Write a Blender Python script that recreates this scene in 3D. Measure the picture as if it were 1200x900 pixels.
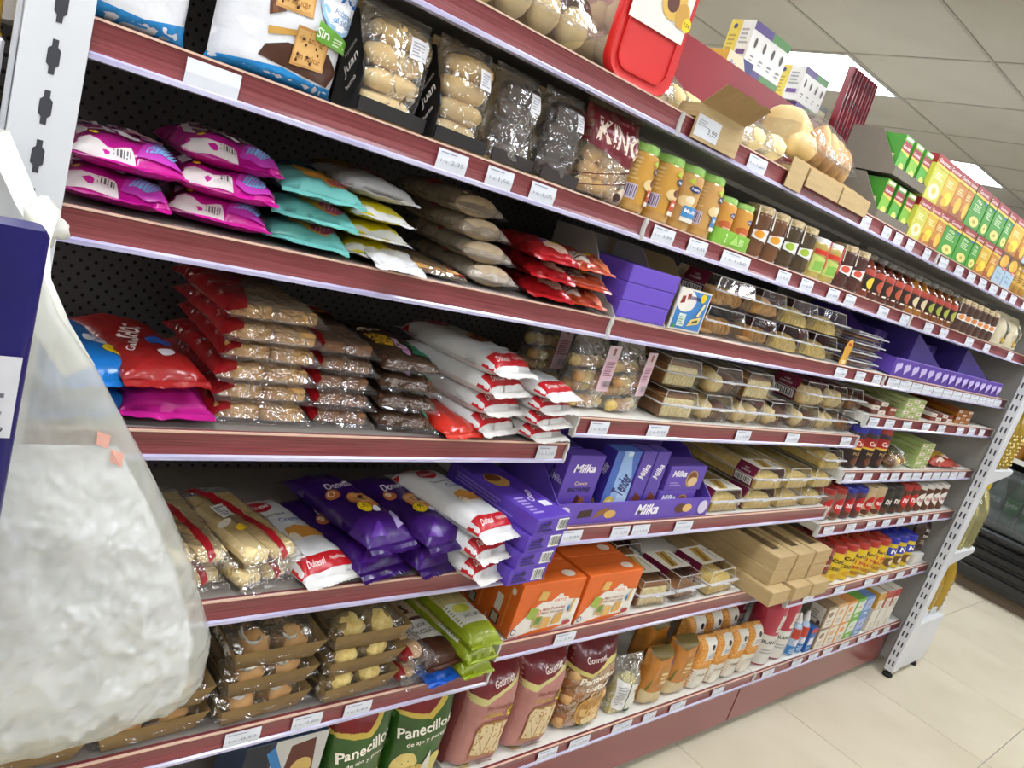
import bpy, bmesh, math, random
from mathutils import Vector, Matrix, noise
from mathutils.geometry import tessellate_polygon

for o in list(bpy.data.objects):
    bpy.data.objects.remove(o)
scene = bpy.context.scene
COL = scene.collection
random.seed(7)

# ------------------------------------------------------------------ camera
cam_data = bpy.data.cameras.new('camera')
cam = bpy.data.objects.new('camera', cam_data)
COL.objects.link(cam)
_r = Vector((0.7319230, -0.6124679, 0.2986164))
_u = Vector((-0.0747895, 0.3633891, 0.9286306))
_f = Vector((0.6772704, 0.7020195, -0.2201667))
cam.matrix_world = Matrix(((_r.x, _u.x, -_f.x, -0.184054), (_r.y, _u.y, -_f.y, -0.946305),
                           (_r.z, _u.z, -_f.z, 1.487046), (0, 0, 0, 1)))
cam_data.sensor_width = 36
cam_data.lens = 888.5 * 36 / 1200
cam_data.clip_start = 0.02
scene.camera = cam

# ------------------------------------------------------------------ light
world = bpy.data.worlds.new('world')
scene.world = world
world.use_nodes = True
world.node_tree.nodes['Background'].inputs[0].default_value = (0.8, 0.86, 1, 1)
world.node_tree.nodes['Background'].inputs[1].default_value = 0.06
LAMP_STRENGTH = 19.0
vs = scene.view_settings
vs.view_transform = 'Standard'
vs.look = 'None'
vs.exposure = 0.22
vs.gamma = 1.0
vs.use_curve_mapping = False

# ------------------------------------------------------------------ materials
def lin(h):
    h = h.lstrip('#')
    c = [int(h[i:i + 2], 16) / 255 for i in (0, 2, 4)]
    return tuple(((x + .055) / 1.055) ** 2.4 if x > .04045 else x / 12.92 for x in c) + (1,)

_mats = {}
def mat(name, col, rough=.45, col2=None, scale=30, bump=0, bscale=60, metal=0, coat=0, stretch=None, spec=.5, detail=3, emit=None, lo=.35, hi=.65, alpha=None, trans=0, ior=1.45, sss=0):
    if name in _mats:
        return _mats[name]
    m = bpy.data.materials.new(name)
    m.use_nodes = True
    nt = m.node_tree
    b = nt.nodes['Principled BSDF']
    b.inputs['Base Color'].default_value = lin(col)
    b.inputs['Roughness'].default_value = rough
    b.inputs['Metallic'].default_value = metal
    b.inputs['Specular IOR Level'].default_value = spec
    b.inputs['IOR'].default_value = ior
    if coat:
        b.inputs['Coat Weight'].default_value = coat
        b.inputs['Coat Roughness'].default_value = .12
    if trans:
        b.inputs['Transmission Weight'].default_value = trans
    if sss:
        b.inputs['Subsurface Weight'].default_value = sss
        b.inputs['Subsurface Radius'].default_value = (.02, .02, .018)
    if emit:
        b.inputs['Emission Color'].default_value = lin(col)
        b.inputs['Emission Strength'].default_value = emit
    tc = nt.nodes.new('ShaderNodeTexCoord')
    mp = nt.nodes.new('ShaderNodeMapping')
    nt.links.new(tc.outputs['Object'], mp.inputs[0])
    if stretch:
        mp.inputs['Scale'].default_value = stretch
    if col2 is None:
        # faint tonal variation so that no surface is perfectly uniform
        c = lin(col)
        c2 = tuple(min(1, x * .93 + .002) for x in c[:3]) + (1,)
    else:
        c2 = lin(col2)
    n = nt.nodes.new('ShaderNodeTexNoise')
    n.inputs['Scale'].default_value = scale
    n.inputs['Detail'].default_value = detail
    nt.links.new(mp.outputs[0], n.inputs['Vector'])
    rp = nt.nodes.new('ShaderNodeValToRGB')
    rp.color_ramp.elements[0].position = lo
    rp.color_ramp.elements[1].position = hi
    rp.color_ramp.elements[0].color = lin(col)
    rp.color_ramp.elements[1].color = c2
    nt.links.new(n.outputs['Fac'], rp.inputs[0])
    nt.links.new(rp.outputs[0], b.inputs['Base Color'])
    if bump:
        n2 = nt.nodes.new('ShaderNodeTexNoise')
        n2.inputs['Scale'].default_value = bscale
        n2.inputs['Detail'].default_value = 2
        nt.links.new(mp.outputs[0], n2.inputs['Vector'])
        bp = nt.nodes.new('ShaderNodeBump')
        bp.inputs['Strength'].default_value = bump
        bp.inputs['Distance'].default_value = .004
        nt.links.new(n2.outputs['Fac'], bp.inputs['Height'])
        nt.links.new(bp.outputs[0], b.inputs['Normal'])
        if coat:
            nt.links.new(bp.outputs[0], b.inputs['Coat Normal'])
    _mats[name] = m
    return m

def film(name, tint='ffffff', gloss=.22, rough=.12, bump=.6, bscale=45, haze=0.0, hazecol='e8e8ea'):
    """clear packaging film: see-through, with glossy crinkles"""
    if name in _mats:
        return _mats[name]
    m = bpy.data.materials.new(name)
    m.use_nodes = True
    nt = m.node_tree
    nt.nodes.clear()
    out = nt.nodes.new('ShaderNodeOutputMaterial')
    tr = nt.nodes.new('ShaderNodeBsdfTransparent')
    tr.inputs[0].default_value = lin(tint)
    gl = nt.nodes.new('ShaderNodeBsdfGlossy')
    gl.inputs['Roughness'].default_value = rough
    fr = nt.nodes.new('ShaderNodeFresnel')
    fr.inputs[0].default_value = 1.4
    ad = nt.nodes.new('ShaderNodeMath')
    ad.operation = 'MULTIPLY_ADD'
    ad.use_clamp = True
    ad.inputs[1].default_value = .5
    ad.inputs[2].default_value = gloss * .35
    mix = nt.nodes.new('ShaderNodeMixShader')
    tc = nt.nodes.new('ShaderNodeTexCoord')
    if bump:
        n2 = nt.nodes.new('ShaderNodeTexNoise')
        n2.inputs['Scale'].default_value = bscale
        n2.inputs['Detail'].default_value = 2.5
        n2.inputs['Distortion'].default_value = .6
        bp = nt.nodes.new('ShaderNodeBump')
        bp.inputs['Strength'].default_value = bump
        bp.inputs['Distance'].default_value = .012
        nt.links.new(tc.outputs['Object'], n2.inputs['Vector'])
        nt.links.new(n2.outputs['Fac'], bp.inputs['Height'])
        nt.links.new(bp.outputs[0], gl.inputs['Normal'])
        nt.links.new(bp.outputs[0], fr.inputs['Normal'])
    nt.links.new(fr.outputs[0], ad.inputs[0])
    nt.links.new(ad.outputs[0], mix.inputs[0])
    nt.links.new(tr.outputs[0], mix.inputs[1])
    nt.links.new(gl.outputs[0], mix.inputs[2])
    last = mix.outputs[0]
    if haze:
        df = nt.nodes.new('ShaderNodeBsdfDiffuse')
        df.inputs[0].default_value = lin(hazecol)
        m2 = nt.nodes.new('ShaderNodeMixShader')
        m2.inputs[0].default_value = haze
        nt.links.new(last, m2.inputs[1])
        nt.links.new(df.outputs[0], m2.inputs[2])
        last = m2.outputs[0]
    nt.links.new(last, out.inputs[0])
    _mats[name] = m
    return m

def ink(h, rough=.4):
    return mat('ink_%s_%d' % (h, rough * 100), h, rough, scale=40)
def foil(h, h2=None):
    return mat('wrapper_%s%s' % (h, h2 or ''), h, .3, h2, scale=14, bump=.35, bscale=55, coat=.35)
def card(h):
    return mat('carton_%s' % h, h, .45, scale=25, coat=.1)

# ------------------------------------------------------------------ mesh helpers
class MB:
    def __init__(s):
        s.v, s.f, s.m = [], [], []
    def add(s, vs, fs, mi=0):
        k = len(s.v)
        s.v += [tuple(p) for p in vs]
        s.f += [tuple(i + k for i in f) for f in fs]
        s.m += [mi] * len(fs)
        return s
    def box(s, x0, y0, z0, x1, y1, z1, mi=0):
        vs = [(x0, y0, z0), (x1, y0, z0), (x1, y1, z0), (x0, y1, z0), (x0, y0, z1), (x1, y0, z1), (x1, y1, z1), (x0, y1, z1)]
        return s.add(vs, [(0, 3, 2, 1), (4, 5, 6, 7), (0, 1, 5, 4), (1, 2, 6, 5), (2, 3, 7, 6), (3, 0, 4, 7)], mi)
    def prism(s, prof, a0, a1, axis='x', mi=0):
        """profile in the two other axes, extruded along axis"""
        n = len(prof)
        def P(p, a):
            return {'x': (a, p[0], p[1]), 'y': (p[0], a, p[1]), 'z': (p[0], p[1], a)}[axis]
        vs = [P(p, a0) for p in prof] + [P(p, a1) for p in prof]
        fs = [(i, (i + 1) % n, n + (i + 1) % n, n + i) for i in range(n)]
        fs += [tuple(range(n))[::-1], tuple(range(n, 2 * n))]
        return s.add(vs, fs, mi)
    def lathe(s, prof, n=20, mi=0, c=(0, 0), caps=True):
        k = len(prof)
        vs = [(c[0] + r * math.cos(2 * math.pi * j / n), c[1] + r * math.sin(2 * math.pi * j / n), z) for r, z in prof for j in range(n)]
        fs = [(i * n + j, i * n + (j + 1) % n, (i + 1) * n + (j + 1) % n, (i + 1) * n + j) for i in range(k - 1) for j in range(n)]
        if caps:
            fs += [tuple(range(n))[::-1], tuple(range((k - 1) * n, k * n))]
        return s.add(vs, fs, mi)
    def blob(s, c, r, n=10, k=7, mi=0, lump=0, seed=0, rot=None, power=1):
        vs, fs = [], []
        for i in range(k + 1):
            th = math.pi * i / k
            for j in range(n):
                ph = 2 * math.pi * j / n
                d = Vector((math.sin(th) * math.cos(ph), math.sin(th) * math.sin(ph), math.cos(th)))
                if power != 1:
                    d = Vector([math.copysign(abs(q) ** power, q) for q in d])
                l = 1 + lump * noise.noise(d * 1.7 + Vector((seed * 3.1, seed * 1.7, seed)))
                p = Vector((d.x * r[0] * l, d.y * r[1] * l, d.z * r[2] * l))
                if rot:
                    p = rot @ p
                vs.append(p + Vector(c))
        for i in range(k):
            for j in range(n):
                fs.append((i * n + j, (i + 1) * n + j, (i + 1) * n + (j + 1) % n, i * n + (j + 1) % n))
        return s.add(vs, fs, mi)
    def tube(s, pts, r, n=6, mi=0):
        pts = [Vector(p) for p in pts]
        vs, fs = [], []
        for i, p in enumerate(pts):
            t = (pts[min(i + 1, len(pts) - 1)] - pts[max(i - 1, 0)]).normalized()
            a = t.orthogonal().normalized()
            b = t.cross(a)
            for j in range(n):
                w = 2 * math.pi * j / n
                vs.append(p + (a * math.cos(w) + b * math.sin(w)) * r)
        for i in range(len(pts) - 1):
            for j in range(n):
                fs.append((i * n + j, i * n + (j + 1) % n, (i + 1) * n + (j + 1) % n, (i + 1) * n + j))
        fs += [tuple(range(n))[::-1], tuple(range((len(pts) - 1) * n, len(pts) * n))]
        return s.add(vs, fs, mi)
    def mesh(s, name, mats, smooth=False, bevel=0):
        me = bpy.data.meshes.new(name)
        me.from_pydata(s.v, [], s.f)
        for m in (mats if isinstance(mats, (list, tuple)) else [mats]):
            me.materials.append(m)
        for p, i in zip(me.polygons, s.m):
            p.material_index = i
        bm = bmesh.new()
        bm.from_mesh(me)
        if bevel:
            ed = [e for e in bm.edges if len(e.link_faces) == 2 and e.calc_face_angle(0) > .6]
            bmesh.ops.bevel(bm, geom=ed, offset=bevel, segments=1, affect='EDGES', clamp_overlap=True)
        bmesh.ops.recalc_face_normals(bm, faces=bm.faces)
        bm.to_mesh(me)
        bm.free()
        if smooth:
            me.polygons.foreach_set('use_smooth', [True] * len(me.polygons))
            if smooth == 'auto':
                me.set_sharp_from_angle(angle=math.radians(40))
        return me

# ------------------------------------------------------------------ object tree
class Part:
    def __init__(s, name, mesh, kids=(), label=None):
        s.name, s.mesh, s.kids, s.label = name, mesh, list(kids), label

def _link(part, parent):
    o = bpy.data.objects.new(part.name, part.mesh)
    COL.objects.link(o)
    o.parent = parent
    if part.label:
        o['label'] = part.label
    for k in part.kids:
        _link(k, o)
    return o

def put(spec, name, label, cat, loc=(0, 0, 0), rot=(0, 0, 0), group=None, scale=1, kind=None):
    """one thing: an Empty at its base with its parts as children"""
    e = bpy.data.objects.new(name, None)
    e.empty_display_size = .02
    COL.objects.link(e)
    e.location = loc
    e.rotation_euler = [math.radians(a) for a in rot]
    e.scale = (scale,) * 3 if not isinstance(scale, (tuple, list)) else scale
    e['label'] = label
    e['category'] = cat
    if group:
        e['group'] = group
    if kind:
        e['kind'] = kind
    for p in spec:
        _link(p, e)
    return e

ORD = ['first', 'second', 'third', 'fourth', 'fifth', 'sixth', 'seventh', 'eighth', 'ninth', 'tenth', 'eleventh', 'twelfth', 'thirteenth', 'fourteenth']
def fromtop(i, n):
    """i = 0 is the lowest of n"""
    j = n - 1 - i
    if j == 0:
        return 'topmost'
    if i == 0:
        return 'lowest'
    return ORD[j] + ' from top'
def fromleft(i, n):
    if i == 0:
        return 'leftmost'
    if i == n - 1:
        return 'rightmost'
    return ORD[i] + ' from left'

# ------------------------------------------------------------------ flat print
_txt = {}
_tc = bpy.data.curves.new('lettering_source', 'FONT')
_to = bpy.data.objects.new('lettering_source', _tc)
COL.objects.link(_to)
def text2d(s, bold=0):
    """triangles of a string, scaled to the unit square"""
    key = (s, bold)
    if key in _txt:
        return _txt[key]
    _tc.body = s
    _tc.resolution_u = 2
    _tc.offset = bold
    bpy.context.view_layer.update()
    dg = bpy.context.evaluated_depsgraph_get()
    me = bpy.data.meshes.new_from_object(_to.evaluated_get(dg))
    bm = bmesh.new()
    bm.from_mesh(me)
    bmesh.ops.triangulate(bm, faces=bm.faces)
    vs = [(v.co.x, v.co.y) for v in bm.verts]
    fs = [tuple(v.index for v in f.verts) for f in bm.faces]
    bm.free()
    bpy.data.meshes.remove(me)
    x0, x1 = min(p[0] for p in vs), max(p[0] for p in vs)
    y0, y1 = min(p[1] for p in vs), max(p[1] for p in vs)
    vs = [((p[0] - x0) / (x1 - x0 + 1e-9), (p[1] - y0) / (y1 - y0 + 1e-9)) for p in vs]
    _txt[key] = (vs, fs)
    return _txt[key]

def R(u0, v0, u1, v1, m):
    return ('p', [(u0, v0), (u1, v0), (u1, v1), (u0, v1)], m)
def P(pts, m):
    return ('p', pts, m)
def E(cu, cv, ru, rv, m, n=18, rot=0):
    c, s = math.cos(math.radians(rot)), math.sin(math.radians(rot))
    return ('p', [(cu + ru * math.cos(2 * math.pi * i / n) * c - ru * math.sin(2 * math.pi * i / n) * s,
                   cv + rv * math.cos(2 * math.pi * i / n) * s + rv * math.sin(2 * math.pi * i / n) * c) for i in range(n)], m)
def T(s, cu, cv, w, h, m, sh=0, rot=0, bold=.012):
    return ('t', (s, cu, cv, w, h, sh, rot, bold), m)
def BAR(u0, v0, u1, v1, n=9, bg='f2f2ee', fg='26242a'):
    """a bar code panel with n dark bars"""
    out = [R(u0, v0, u1, v1, bg)]
    w = (u1 - u0) / (2 * n + 1)
    for i in range(n):
        k = .55 + .9 * ((i * 7) % 5) / 5
        out.append(R(u0 + w * (2 * i + 1), v0 + (v1 - v0) * .12, u0 + w * (2 * i + 1 + k), v1 - (v1 - v0) * .1, fg))
    return out
def LINES(u0, v0, u1, v1, n, fg):
    """rows of small illegible print"""
    out = []
    h = (v1 - v0) / (2 * n)
    for i in range(n):
        e = u1 - (u1 - u0) * (.05 + .3 * ((i * 13) % 7) / 7)
        out.append(R(u0, v0 + h * 2 * i, e, v0 + h * (2 * i + 1), fg))
    return out

def flat(l):
    for x in l:
        if isinstance(x, list):
            yield from flat(x)
        else:
            yield x

def _split(a, b, c, W, H, ml, out, dep=0):
    def d(p, q):
        return math.hypot((p[0] - q[0]) * W, (p[1] - q[1]) * H)
    l = [d(a, b), d(b, c), d(c, a)]
    k = l.index(max(l))
    if l[k] <= ml or dep > 9:
        out.append((a, b, c))
        return
    if k == 1:
        a, b, c = b, c, a
    elif k == 2:
        a, b, c = c, a, b
    m = ((a[0] + b[0]) / 2, (a[1] + b[1]) / 2)
    _split(a, m, c, W, H, ml, out, dep + 1)
    _split(m, b, c, W, H, ml, out, dep + 1)

def art(name, items, mp, W, H, ml=None, e0=.0004, de=.00015, rough=.4):
    """print laid on a surface given by mp(u, v) -> point, normal"""
    mb = MB()
    mats, idx = [], {}
    for k, (t, d, m) in enumerate(flat(items)):
        mm = ink(m, rough) if isinstance(m, str) else m
        if mm.name not in idx:
            idx[mm.name] = len(mats)
            mats.append(mm)
        if t == 'p':
            tri = tessellate_polygon([[Vector((p[0] * W, p[1] * H, 0)) for p in d]])
            tris = [tuple(d[i] for i in f) for f in tri]
        else:
            s, cu, cv, w, h, sh, rot, bold = d
            vs, fs = text2d(s, bold)
            c, sn = math.cos(math.radians(rot)), math.sin(math.radians(rot))
            pts = []
            for x, y in vs:
                X = ((x - .5) * w + (y - .5) * h * H / W * sh) * W
                Y = (y - .5) * h * H
                pts.append((cu + (X * c - Y * sn) / W, cv + (X * sn + Y * c) / H))
            tris = [tuple(pts[i] for i in f) for f in fs]
        if ml:
            o = []
            for f in tris:
                _split(*f, W, H, ml, o)
            tris = o
        loc = {}
        vs, fs = [], []
        for f in tris:
            q = []
            for p in f:
                kk = (round(p[0], 6), round(p[1], 6))
                if kk not in loc:
                    pos, nn = mp(*p)
                    loc[kk] = len(vs)
                    vs.append(pos + nn * (e0 + de * k))
                q.append(loc[kk])
            if len(set(q)) == 3:
                fs.append(tuple(q))
        mb.add(vs, fs, idx[mm.name])
    me = bpy.data.meshes.new(name)
    me.from_pydata(mb.v, [], mb.f)
    for m in mats:
        me.materials.append(m)
    for p, i in zip(me.polygons, mb.m):
        p.material_index = i
    if ml:
        me.polygons.foreach_set('use_smooth', [True] * len(me.polygons))
    return me

# ------------------------------------------------------------------ package kinds
def facemap(face, W, D, H):
    """box faces; box spans x -W/2..W/2, y 0..D, z 0..H"""
    if face == 'front':
        return (lambda u, v: (Vector(((u - .5) * W, 0, v * H)), Vector((0, -1, 0)))), W, H
    if face == 'top':
        return (lambda u, v: (Vector(((u - .5) * W, v * D, H)), Vector((0, 0, 1)))), W, D
    if face == 'left':
        return (lambda u, v: (Vector((-W / 2, (1 - u) * D, v * H)), Vector((-1, 0, 0)))), D, H
    if face == 'right':
        return (lambda u, v: (Vector((W / 2, u * D, v * H)), Vector((1, 0, 0)))), D, H

def carton(W, D, H, colour, bevel=.0012, rough=None, **faces):
    """printed carton with a fold line at its closing flap"""
    mb = MB().box(-W / 2, 0, 0, W / 2, D, H)
    m = colour if not isinstance(colour, str) else card(colour)
    parts = [Part('carton_body', mb.mesh('carton_body', m, bevel=bevel))]
    for f, items in faces.items():
        mp, a, b = facemap(f, W, D, H)
        parts.append(Part(f + '_print', art(f + '_print', items, mp, a, b)))
    return parts

class Bag:
    """pillow bag. kind 'flat' lies on its back (width x, length y), 'stand' stands (width x, height z)"""
    def __init__(s, W, L, T, kind='flat', pu=3, pv=4, wr=.0016, wf=38, seed=0, bottom=.35, seal=.012, nu=18, nv=22, top_taper=None, skew=0):
        s.W, s.L, s.T, s.kind, s.pu, s.pv, s.wr, s.wf, s.seed = W, L, T, kind, pu, pv, wr, wf, seed
        s.bot, s.seal, s.nu, s.nv, s.tt, s.skew = bottom, seal, nu, nv, top_taper, skew
    def shape(s, u, v):
        u, v = min(1, max(0, u)), min(1, max(0, v))
        a, b = abs(2 * u - 1), abs(2 * v - 1)
        if s.kind == 'stand':
            if v < .5:
                gv = min(1, (v / .06)) ** .5 if v > 0 else 0
                gv *= .92 + .16 * v
            else:
                k = (v - .5) / .5
                gv = max(0, 1 - k ** (s.tt or 2.2)) ** .8
        else:
            gv = max(0, 1 - b ** s.pv) ** .6
        return max(0, 1 - a ** s.pu) ** .55 * gv
    def top(s, u, v):
        w = s.W * (1 - .05 * s.shape(.5, v))
        x = (u - .5) * w
        y = v * s.L
        h = s.shape(u, v)
        edge = 1 - h * .55
        q = Vector((x * s.wf + s.seed * 5.3, y * s.wf * .8 + s.seed * 2.1, s.seed))
        n = s.wr * edge * 2.2 * noise.noise(q) + s.wr * .8 * noise.noise(q * 2.3)
        z = s.T * (s.bot + (1 - s.bot) * h) + n * (1 if h > .02 else .6)
        return x, y, z, h
    def conv(s, x, y, z):
        if s.kind == 'stand':
            return Vector((x + s.skew * y, s.T - z, y))
        return Vector((x + s.skew * y, y + s.seal, z))
    def pos(s, u, v):
        x, y, z, h = s.top(u, v)
        return s.conv(x, y, z)
    def map(s, u, v):
        e = .004
        p = s.pos(u, v)
        a = s.pos(min(1, u + e), v) - s.pos(max(0, u - e), v)
        b = s.pos(u, min(1, v + e)) - s.pos(u, max(0, v - e))
        n = a.cross(b)
        if n.length < 1e-12:
            n = Vector((0, -1, 0)) if s.kind == 'stand' else Vector((0, 0, 1))
        return p, n.normalized()
    def body(s):
        mb = MB()
        nu, nv = s.nu, s.nv
        us = [.5 - .5 * math.cos(math.pi * i / nu) for i in range(nu + 1)]
        vv = [.5 - .5 * math.cos(math.pi * i / nv) for i in range(nv + 1)]
        us = [.5 * a + .5 * i / nu for i, a in enumerate(us)]
        vv = [.5 * a + .5 * i / nv for i, a in enumerate(vv)]
        vs = [s.pos(u, v) for v in vv for u in us]
        lo = []
        for v in vv:
            for u in us:
                x, y, z, h = s.top(u, v)
                lo.append(s.conv(x, y, s.T * s.bot * (1 - h)))
        k = len(vs)
        fs = []
        def id(i, j):
            return j * (nu + 1) + i
        for j in range(nv):
            for i in range(nu):
                fs.append((id(i, j), id(i + 1, j), id(i + 1, j + 1), id(i, j + 1)))
                fs.append((k + id(i, j), k + id(i, j + 1), k + id(i + 1, j + 1), k + id(i + 1, j)))
        for i in range(nu):
            fs.append((id(i, 0), k + id(i, 0), k + id(i + 1, 0), id(i + 1, 0)))
            fs.append((id(i, nv), id(i + 1, nv), k + id(i + 1, nv), k + id(i, nv)))
        for j in range(nv):
            fs.append((id(0, j), id(0, j + 1), k + id(0, j + 1), k + id(0, j)))
            fs.append((id(nu, j), k + id(nu, j), k + id(nu, j + 1), id(nu, j + 1)))
        return mb.add(vs + lo, fs)
    def fin(s, end, droop=.3, ln=None, amp=.0016):
        """crimped seal with a zigzag edge"""
        mb = MB()
        n = 26
        ln = ln or s.seal
        v = 0 if end == 0 else 1
        vs, fs = [], []
        for j in range(4):
            for i in range(n + 1):
                u = i / n
                x, y, z, h = s.top(u, v)
                t = j / 3
                ex = (t * ln + (.0022 * (i % 2) if j == 3 else 0)) * (-1 if end == 0 else 1)
                wob = amp * 3 * noise.noise(Vector((x * 45, t * 2, s.seed + end * 7))) * t + amp * .35 * (1 if j % 2 else -1)
                vs.append(s.conv(x, y + ex, s.T * s.bot * (1 - droop * t) + wob + .0006))
        for j in range(3):
            for i in range(n):
                a = j * (n + 1) + i
                fs.append((a, a + 1, a + n + 2, a + n + 1))
        return mb.add(vs, fs)

def bag(b, wrap, items=(), seal_mats=None, extra=(), droop=.3, name='wrapper', seals=(0, 1), rough=.32, ml=.012, seal_len=None):
    """parts of a bag: wrapper, seals, print and whatever lies inside"""
    parts = [Part(name, b.body().mesh(name, wrap, smooth=wrap not in FILMS))]
    sm = seal_mats or (wrap, wrap)
    for e in seals:
        mb = b.fin(e, droop, seal_len)
        parts.append(Part('seal', mb.mesh('seal', sm[e], smooth=False)))
    if items:
        parts.append(Part('print', art('print', items, b.map, b.W, b.L, ml, e0=.0008, rough=rough)))
    return parts + list(extra)

def cylmap(rad, z0, z1, span=math.pi, c=(0, 0), a0=0):
    """front of a round body: u runs around, v up"""
    def f(u, v):
        z = z0 + (z1 - z0) * v
        a = -math.pi / 2 + a0 + (u - .5) * span
        r = rad(z) if callable(rad) else rad
        n = Vector((math.cos(a), math.sin(a), 0))
        return Vector((c[0], c[1], z)) + n * r, n
    r0 = rad((z0 + z1) / 2) if callable(rad) else rad
    return f, r0 * span, z1 - z0
def interp(prof):
    def f(z):
        for (r0, a), (r1, b) in zip(prof, prof[1:]):
            if a <= z <= b and b > a:
                return r0 + (r1 - r0) * (z - a) / (b - a)
        return prof[-1][0]
    return f
def smooth_prof(pts, n=4):
    """corner-cut a lathe profile"""
    for _ in range(2):
        q = [pts[0]]
        for a, b in zip(pts, pts[1:]):
            q.append((a[0] * .75 + b[0] * .25, a[1] * .75 + b[1] * .25))
            q.append((a[0] * .25 + b[0] * .75, a[1] * .25 + b[1] * .75))
        q.append(pts[-1])
        pts = q
    return pts
FILM = film('clear_film', gloss=.3, haze=.03)
FILM_S = film('clear_shell', gloss=.22, rough=.08, bump=.12, bscale=18)
FILM_C = film('crinkled_film', gloss=.4, rough=.1, bump=1.0, bscale=38, haze=.03)
FILMS = (FILM, FILM_C)
# ------------------------------------------------------------------ the room
def struct(name, mb, m, kids=(), bevel=0):
    o = bpy.data.objects.new(name, mb.mesh(name, m, bevel=bevel))
    COL.objects.link(o)
    o['kind'] = 'structure'
    for k in kids:
        _link(k, o)
    return o

M_TILE = mat('floor_tile', 'cfc6b0', .32, 'c4baa2', scale=2.5, detail=5, bump=.02, bscale=8)
M_GROUT = mat('grout', 'a49d8e', .7)
M_CEIL = mat('ceiling_panel', 'c9c5bc', .8, 'c2beb4', scale=3)
M_GRID = mat('ceiling_grid', 'b2ada3', .5)
M_WALLP = mat('wall_paint', 'b9b5ac', .7)
M_LAMP = mat('lamp_diffuser', 'f4f8ff', .5, emit=LAMP_STRENGTH)
M_WHITEMETAL = mat('white_steel', 'd4d7db', .38, 'cdd0d4', scale=6)
M_SLOT = mat('slot_dark', '3a3c42', .8)

X0, X1, Y0, Y1, ZC = -2.5, 8.1, -3.0, 4.0, 2.55
TS = .66
fl = MB().box(X0, Y0, -.1, X1, Y1, -.004)
tiles = []
tme = MB().box(.0018, .0018, -.004, TS - .0018, TS - .0018, 0).mesh('tile', M_TILE, bevel=.0008)
floor = struct('floor', fl, M_GROUT)
tx0, ty0 = 3.31 - TS * 9, -.53 - TS * 4
for i in range(7, 17):
    for j in range(2, 9):
        o = bpy.data.objects.new('tile', tme)
        COL.objects.link(o)
        o.parent = floor
        o.location = (tx0 + TS * i - TS * .0, ty0 + TS * j, 0)
rest = MB()
for i in range(0, 17):
    for j in range(0, 11):
        if not (7 <= i < 17 and 2 <= j < 9):
            a, b = tx0 + TS * i, ty0 + TS * j
            if a + TS > X1 or a < X0 or b < Y0 or b + TS > Y1:
                continue
            rest.box(a + .0018, b + .0018, -.004, a + TS - .0018, b + TS - .0018, 0)
_link(Part('tile_field', rest.mesh('tile_field', M_TILE)), floor)

# ceiling: panels on a grid of bars, lamps every third panel
ceil = struct('ceiling', MB().box(X0, Y0, ZC + .03, X1, Y1, ZC + .1), M_CEIL)
pme = MB().box(.006, .006, 0, .594, .594, .012).mesh('ceiling_tile', M_CEIL)
cx0, cy0 = 3.06 - .6 * 9, 1.02 - .6 * 6
LAMPS = [(i, j) for i in range(0, 17, 3) for j in (0, 3, 6, 9)]
for i in range(0, 17):
    for j in range(0, 11):
        if (i, j) in LAMPS or cy0 + .6 * (j + 1) > Y1 + .01 or cx0 + .6 * (i + 1) > X1 + .01:
            continue
        o = bpy.data.objects.new('ceiling_tile', pme)
        COL.objects.link(o)
        o.parent = ceil
        o.location = (cx0 + .6 * i, cy0 + .6 * j, ZC)
bar_x = MB().box(0, -.007, -.004, X1 - cx0, .007, .004).mesh('grid_bar', M_GRID)
bar_y = MB().box(-.007, 0, -.003, .007, Y1 - cy0, .005).mesh('grid_bar', M_GRID)
for i in range(18):
    o = bpy.data.objects.new('grid_bar', bar_y); COL.objects.link(o); o.parent = ceil
    o.location = (cx0 + .6 * i, cy0, ZC)
for j in range(11):
    o = bpy.data.objects.new('grid_bar', bar_x); COL.objects.link(o); o.parent = ceil
    o.location = (cx0, cy0 + .6 * j, ZC)
lf = MB()
for a in ((.008, .008, .592, .022), (.008, .578, .592, .592), (.008, .022, .022, .578), (.578, .022, .592, .578)):
    lf.box(a[0], a[1], -.004, a[2], a[3], .02)
lamp_spec = [Part('frame', lf.mesh('frame', M_WHITEMETAL)),
             Part('diffuser', MB().box(.022, .022, .004, .578, .578, .012).mesh('diffuser', M_LAMP))]
for i, j in LAMPS:
    if cy0 + .6 * (j + 1) > Y1 or cx0 + .6 * (i + 1) > X1:
        continue
    if (i, j) == (9, 6):
        lb = 'bright square ceiling light above the stacked lamp cartons'
    elif (i, j) == (12, 6):
        lb = 'smaller-looking far square ceiling light above the fruit cartons'
    else:
        lb = 'square ceiling light elsewhere along the shop aisles'
    put(lamp_spec, 'ceiling_light', lb, 'light', (cx0 + .6 * i, cy0 + .6 * j, ZC), group='square ceiling lights')
struct('wall_left', MB().box(X0 - .1, Y0, 0, X0, Y1, ZC), M_WALLP)
struct('wall_right', MB().box(X1, Y0, 0, X1 + .1, Y1, ZC), M_WALLP)
struct('wall_front', MB().box(X0, Y0 - .1, 0, X1, Y0, ZC), M_WALLP)
struct('wall_back', MB().box(X0, Y1, 0, X1, Y1 + .1, ZC), M_WALLP)

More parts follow.
